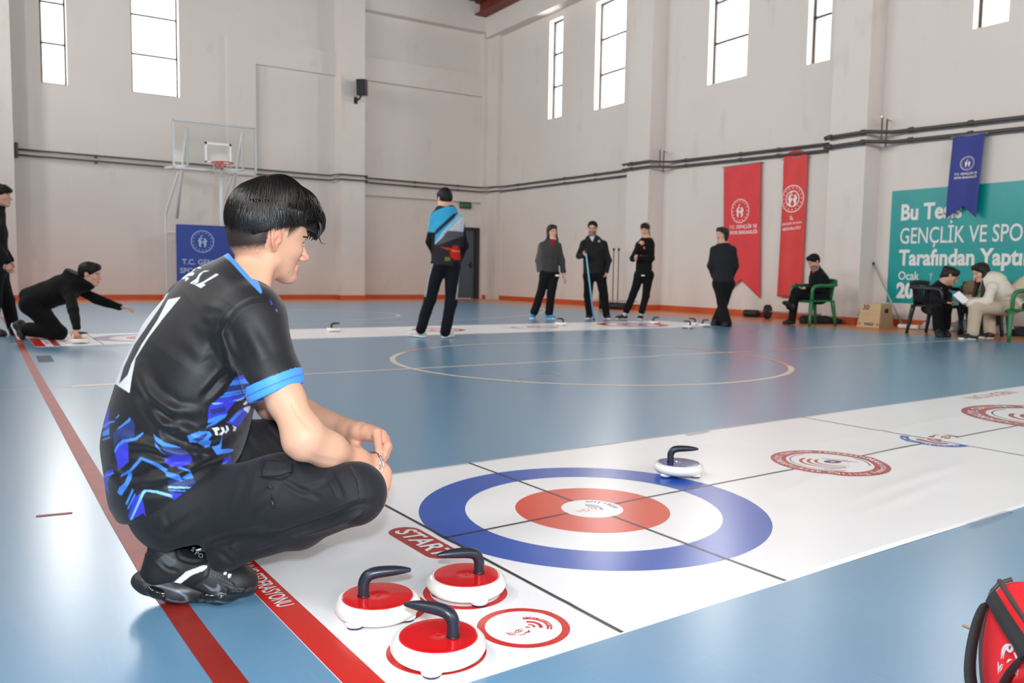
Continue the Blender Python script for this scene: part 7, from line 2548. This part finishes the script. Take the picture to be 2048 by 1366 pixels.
    V = creases(V, N, [
        (k2([(1590, 760), (1480, 770), (1300, 850), (1050, 920), (860, 970)]), 8, -0.010), (k2([(1000, 900), (860, 930), (700, 965)]), 9, -0.008), (k2([(1540, 800), (1460, 860), (1420, 900)]), 8, -0.006),
        (k2([(1180, 690), (1290, 660), (1350, 610)]), 7, -0.004), (k2([(1350, 600), (1380, 660), (1400, 710)]), 6, -0.005), (k2([(1080, 620), (1180, 680), (1280, 720)]), 6, -0.004),
        (k2([(1450, 560), (1490, 640), (1500, 740)]), 4, -0.0025), (k2([(975, 610), (1070, 615), (1130, 590), (1140, 530)]), 5, -0.006), (k2([(1000, 520), (975, 605)]), 5, -0.004),
        (k2([(640, 800), (560, 860), (480, 910), (400, 880)]), 9, -0.004), (k2([(450, 820), (470, 880), (460, 920)]), 6, 0.003), (k2([(880, 520), (900, 620), (860, 760)]), 9, -0.004),
        (k2([(1500, 790), (1380, 850), (1200, 900)]), 9, 0.006), (k2([(1120, 880), (1000, 960), (900, 990)]), 8, 0.005), (k2([(760, 1010), (820, 1060), (860, 1090)]), 6, -0.004), (k2([(1430, 830), (1530, 790)]), 6, 0.005),
        (k2([(980, 330), (1060, 400), (1120, 480)]), 7, -0.005), (k2([(880, 300), (960, 430), (1000, 510)]), 8, 0.004), (k2([(1040, 640), (1000, 720), (900, 800)]), 10, 0.004), (k2([(1240, 470), (1130, 520), (1040, 500)]), 6, -0.004)])
    N = normals(V, F)
    C = np.tile(np.array(lin((31, 31, 35))), (len(V), 1))
    seam = lin((50, 50, 54))
    pj_ = project(V)
    for L_ in (k2([(1450, 560), (1490, 640), (1500, 740)]), k2([(1000, 520), (975, 608), (1070, 618)])):
        d_, _f = seg_dist(pj_[:, :2], L_)
        C[(d_ < 0.8) & ((N * (V - CAM)).sum(1) < 0)] = seam
    mt = vmat('black_cargo_cotton', 0.68, 0.3, sheen=0.06, bump=0.15, bscale=700)
    tr = obj('trousers', (V, F), mt, t, world=True, smooth=True, cols=C)
    # pocket flap and zip puller found on the cloth by looking from the camera
    from mathutils.bvhtree import BVHTree
    bv = BVHTree.FromPolygons([Vector(v) for v in V], [tuple(f) for f in F.tolist()])

    def hit(px, py, lift=0.004):
        d_ = ray(px, py)
        d_ = d_ / np.linalg.norm(d_)
        h = bv.ray_cast(Vector(CAM), Vector(d_))
        return np.array(h[0]) - d_ * lift if h[0] is not None else at(px, py, 1.8)
    fc = [(531, 921), (585, 925), (582, 942), (562, 954), (522, 954)]
    G, Fg = [], []
    nu, nv = 14, 8
    for j in range(nv + 1):
        for i in range(nu + 1):
            u_, v_ = i / nu, j / nv
            a_ = np.array(fc[0]) * (1 - u_) + np.array(fc[1]) * u_
            b_ = np.array(fc[4]) * (1 - u_) + np.array((583, 944 + 8 * math.sin(math.pi * min(1, u_ * 1.2)))) * u_
            p_ = a_ * (1 - v_) + b_ * v_
            G.append(hit(p_[0], p_[1], 0.003 + 0.004 * v_))
    for j in range(nv):
        for i in range(nu):
            a_ = j * (nu + 1) + i
            Fg.append([a_, a_ + 1, a_ + nu + 2, a_ + nu + 1])
    fo = obj('pocket_flap', (G, Fg), mat('black_flap_cotton', (29, 29, 32), 0.75, bump=0.15, bscale=700), tr, world=True, smooth=True)
    fo.modifiers.new('thick', 'SOLIDIFY').thickness = 0.003
    zp = [hit(540, 976, 0.003), hit(541, 984, 0.004), hit(545, 1000, 0.004)]
    obj('zip_pull', join(tube([hit(534, 975), hit(540, 973), hit(546, 977)], 0.0025, 6), tube(zp, 0.0014, 6), tube([hit(545, 1001, 0.005), hit(547, 1017, 0.005)], 0.0032, 8)), mat('dark_zip_metal', (60, 62, 66), 0.3, metal=0.6), tr, world=True, smooth=True)

    # ---------- bracelet
    ax = unit(W_R - at(660, 898, 1.84))
    br = []
    u0 = unit(np.cross(ax, UP))
    v0 = np.cross(ax, u0)
    for k in range(2):
        c0 = at(740 + 3 * k, 929 + 2 * k, 1.957) + ax * 0.004 * k
        pts = [c0 + 0.031 * (math.cos(a) * u0 + math.sin(a) * v0) + ax * 0.003 * math.sin(3 * a + k) for a in np.linspace(0, 2 * math.pi, 41)]
        br.append(tube(pts, [0.0018 + 0.0007 * (i % 2) for i in range(41)], 6, cap=False))
    obj('bracelet', join(*br), mat('silver_chain', (196, 196, 200), 0.25, metal=0.9), t, world=True, smooth=True)

    # ---------- shoes
    a_, b_ = ground(292, 1196), ground(505, 1204)
    base = (a_ + b_) / 2
    d = unit(b_ - a_)
    cen0 = at(395, 1200, 1.925) * (1, 1, 0)

    def build_shoe(o, d, near):
        """o: middle of the sole on the floor; d: heel -> toe"""
        sdv = np.cross(UP, d)
        P = lambda x, z, y=0.0: o + d * x + UP * z + sdv * y
        RR = np.array([d, sdv, UP])
        up_ = [Cone(P(-0.085, 0.062), P(0.03, 0.055), 0.038, 0.038, 0.03), Cone(P(0.03, 0.055), P(0.085, 0.048), 0.038, 0.036, 0.03), Ell(P(0.078, 0.045), (0.060, 0.044, 0.036), RR, 0.03),
               Cone(P(-0.082, 0.07), P(-0.078, 0.122), 0.037, 0.037, 0.025), Cone(P(-0.04, 0.09), P(0.03, 0.075), 0.034, 0.032, 0.03), Ell(P(-0.122, 0.125), (0.012, 0.012, 0.009), RR, 0.012),
               Half(P(-0.08, 0.130), UP * 0.9 - d * 0.35, 0.006), Half(P(0, 0.03), -UP, 0.004), Cone(P(-0.08, 0.105), P(-0.076, 0.16), 0.029, 0.031, 0.004, 's')]
        V, F = sdf_mesh(up_, 0.0020, smooth=2)
        N = normals(V, F)
        s7 = lambda L_: poly_px(6.8267, 260, 1060, L_)
        if near:
            V = creases(V, N, [(s7([(640, 250), (680, 380), (850, 440), (1000, 430)]), 4, -0.002), (s7([(370, 400), (500, 520), (640, 560)]), 4, -0.002), (s7([(850, 780), (940, 720), (1040, 620), (1070, 470)]), 3, -0.0015),
                               (s7([(1080, 590), (1240, 650), (1400, 740), (1360, 760), (1060, 600)]), 3, -0.0015), (s7([(1200, 920), (1300, 880), (1330, 810), (1270, 760)]), 3, -0.0012)])
            N = normals(V, F)
        C = np.tile(np.array(lin((27, 28, 30))), (len(V), 1))
        if near:
            P2 = [(s7([(600, 715), (640, 745), (690, 730), (840, 615), (1000, 555), (1055, 510), (1045, 485), (1000, 485), (770, 570)]), lin((250, 250, 252))),
                  (s7([(1280, 590), (1300, 570), (1325, 580), (1310, 610), (1285, 612)]), lin((246, 246, 250))), (s7([(1335, 620), (1355, 595), (1385, 605), (1370, 650), (1340, 655)]), lin((246, 246, 250))),
                  (s7([(375, 400), (480, 330), (630, 410), (635, 450), (540, 505), (420, 450)]), lin((62, 68, 72))),
                  (s7([(885, 770), (960, 720), (1050, 650), (1200, 720), (1330, 800), (1320, 850), (1210, 915)]), lin((44, 48, 52))),
                  (s7([(985, 730), (1040, 755), (1130, 800), (1180, 790), (1195, 755), (1190, 735), (1225, 755), (1238, 800), (1220, 845), (1170, 862), (1100, 830)]), lin((112, 116, 122)))]
            for k in range(9):
                x0 = 1100 + k * 34
                y0 = 520 + k * 20
                P2.append((s7([(x0, y0), (x0 + 7, y0 + 2), (x0 - 2 + 7, y0 + 85), (x0 - 4, y0 + 82)]), lin((74, 78, 80))))
            for L_ in ([(1395, 800), (1470, 802), (1470, 812), (1395, 808)], [(1480, 798), (1565, 805), (1562, 816), (1480, 810)], [(1395, 830), (1530, 838), (1530, 845), (1395, 838)]):
                P2.append((s7(L_), lin((92, 94, 96))))
            C = paint(V, N, C, P2)
        sh = obj('shoe', (V, F), vmat('black_shoe_mesh', 0.5, 0.4, bump=0.15, bscale=900), t, world=True, smooth=True, cols=C)
        so = [Cone(P(-0.105, 0.046), P(-0.04, 0.034), 0.030, 0.033, 0.02, flat=(sdv, 1.45)), Cone(P(-0.04, 0.033), P(0.06, 0.028), 0.032, 0.028, 0.02, flat=(sdv, 1.5)), Cone(P(0.06, 0.028), P(0.118, 0.036), 0.028, 0.020, 0.02, flat=(sdv, 1.7)),
              Ell(P(-0.128, 0.052), (0.020, 0.030, 0.016), RR, 0.02), Half(P(0, 0.0015), -UP, 0.003)]
        V, F = sdf_mesh(so, 0.0022, smooth=2)
        N = normals(V, F)
        C = np.tile(np.array(lin((34, 37, 40))), (len(V), 1))
        if near:
            P3 = [(s7([(165, 740), (260, 720), (400, 735), (620, 800), (760, 860), (880, 960), (870, 1010), (800, 1030), (640, 1000), (420, 950), (280, 880)]), lin((58, 62, 68))),
                  (s7([(280, 770), (400, 750), (640, 820), (780, 900), (810, 970), (760, 1000), (600, 985), (400, 920), (280, 840)]), lin((112, 120, 130))),
                  (s7([(300, 790), (400, 775), (640, 845), (740, 910), (760, 960), (700, 975), (580, 960), (400, 900), (310, 840)]), lin((52, 56, 62))),
                  (s7([(1040, 990), (1120, 955), (1300, 985), (1500, 975), (1700, 900), (1730, 930), (1560, 1060), (1330, 1095), (1120, 1085), (1050, 1045)]), lin((112, 120, 126))),
                  (s7([(1065, 1000), (1130, 972), (1300, 1003), (1500, 993), (1690, 925), (1640, 985), (1500, 1050), (1320, 1075), (1130, 1065), (1075, 1035)]), lin((40, 42, 46))),
                  (s7([(940, 960), (1000, 935), (1060, 940), (1020, 960), (965, 990), (990, 1040), (960, 1040)]), lin((88, 94, 100)))]
            C = paint(V, N, C, P3)
        s_ = obj('sole', (V, F), vmat('black_sole_rubber', 0.42, 0.5), sh, world=True, smooth=True, cols=C)
        mg = mat('glossy_black_air_unit', (14, 15, 18), 0.12, 0.6, coat=0.6)
        for x0, x1, z0, z1, r in ((-0.100, -0.045, 0.045, 0.030, 0.0135), (0.020, 0.085, 0.028, 0.030, 0.0100)):
            yy = -0.0415
            obj('air_unit', tube(smooth_path([P(x0, z0, yy), P((x0 + x1) / 2, (z0 + z1) / 2 - 0.002, yy - 0.003), P(x1, z1, yy + 0.002)], 8), [r * (1 - 0.75 * abs(2 * i / 16 - 1) ** 4) for i in range(17)], 14), mg, s_, world=True, smooth=True)
        # sock
        obj('sock', tube([P(-0.080, 0.09), P(-0.078, 0.115), P(-0.070, 0.145)], [0.033, 0.034, 0.036], 20), M_SOCKB, t, world=True, smooth=True)
        return P
    P = build_shoe(cen0, unit(np.array([0.22, -0.125, 0])), True)
    # pale letters on the sock
    kk = poly_px(6.8267, 260, 1060, [(860, 265), (910, 318), (965, 352), (1005, 368)])
    for ch, (px, py), sz in zip('SPO', kk, (0.0145, 0.0145, 0.014)):
        ux = unit(RC[0] * 0.85 - RC[1] * 0.55)
        uy = unit(RC[0] * 0.5 + RC[1] * 0.85)
        d_ = ray(px, py)
        o_ = P(-0.078, 0.13)
        k_ = ((o_ - CAM) @ RC[2] - 0.0365) / (d_ @ RC[2])
        obj('sock_lettering', place2(text2(ch, sz, 0.02), CAM + k_ * d_, ux, uy, 0.0, normal=-RC[2]), mat('grey_sock_print', (104, 108, 114), 0.7), t, world=True)
    build_shoe(at(470, 1090, 2.34) * (1, 1, 0), unit(0.9 * E1 + 0.45 * E2), False)


hero()
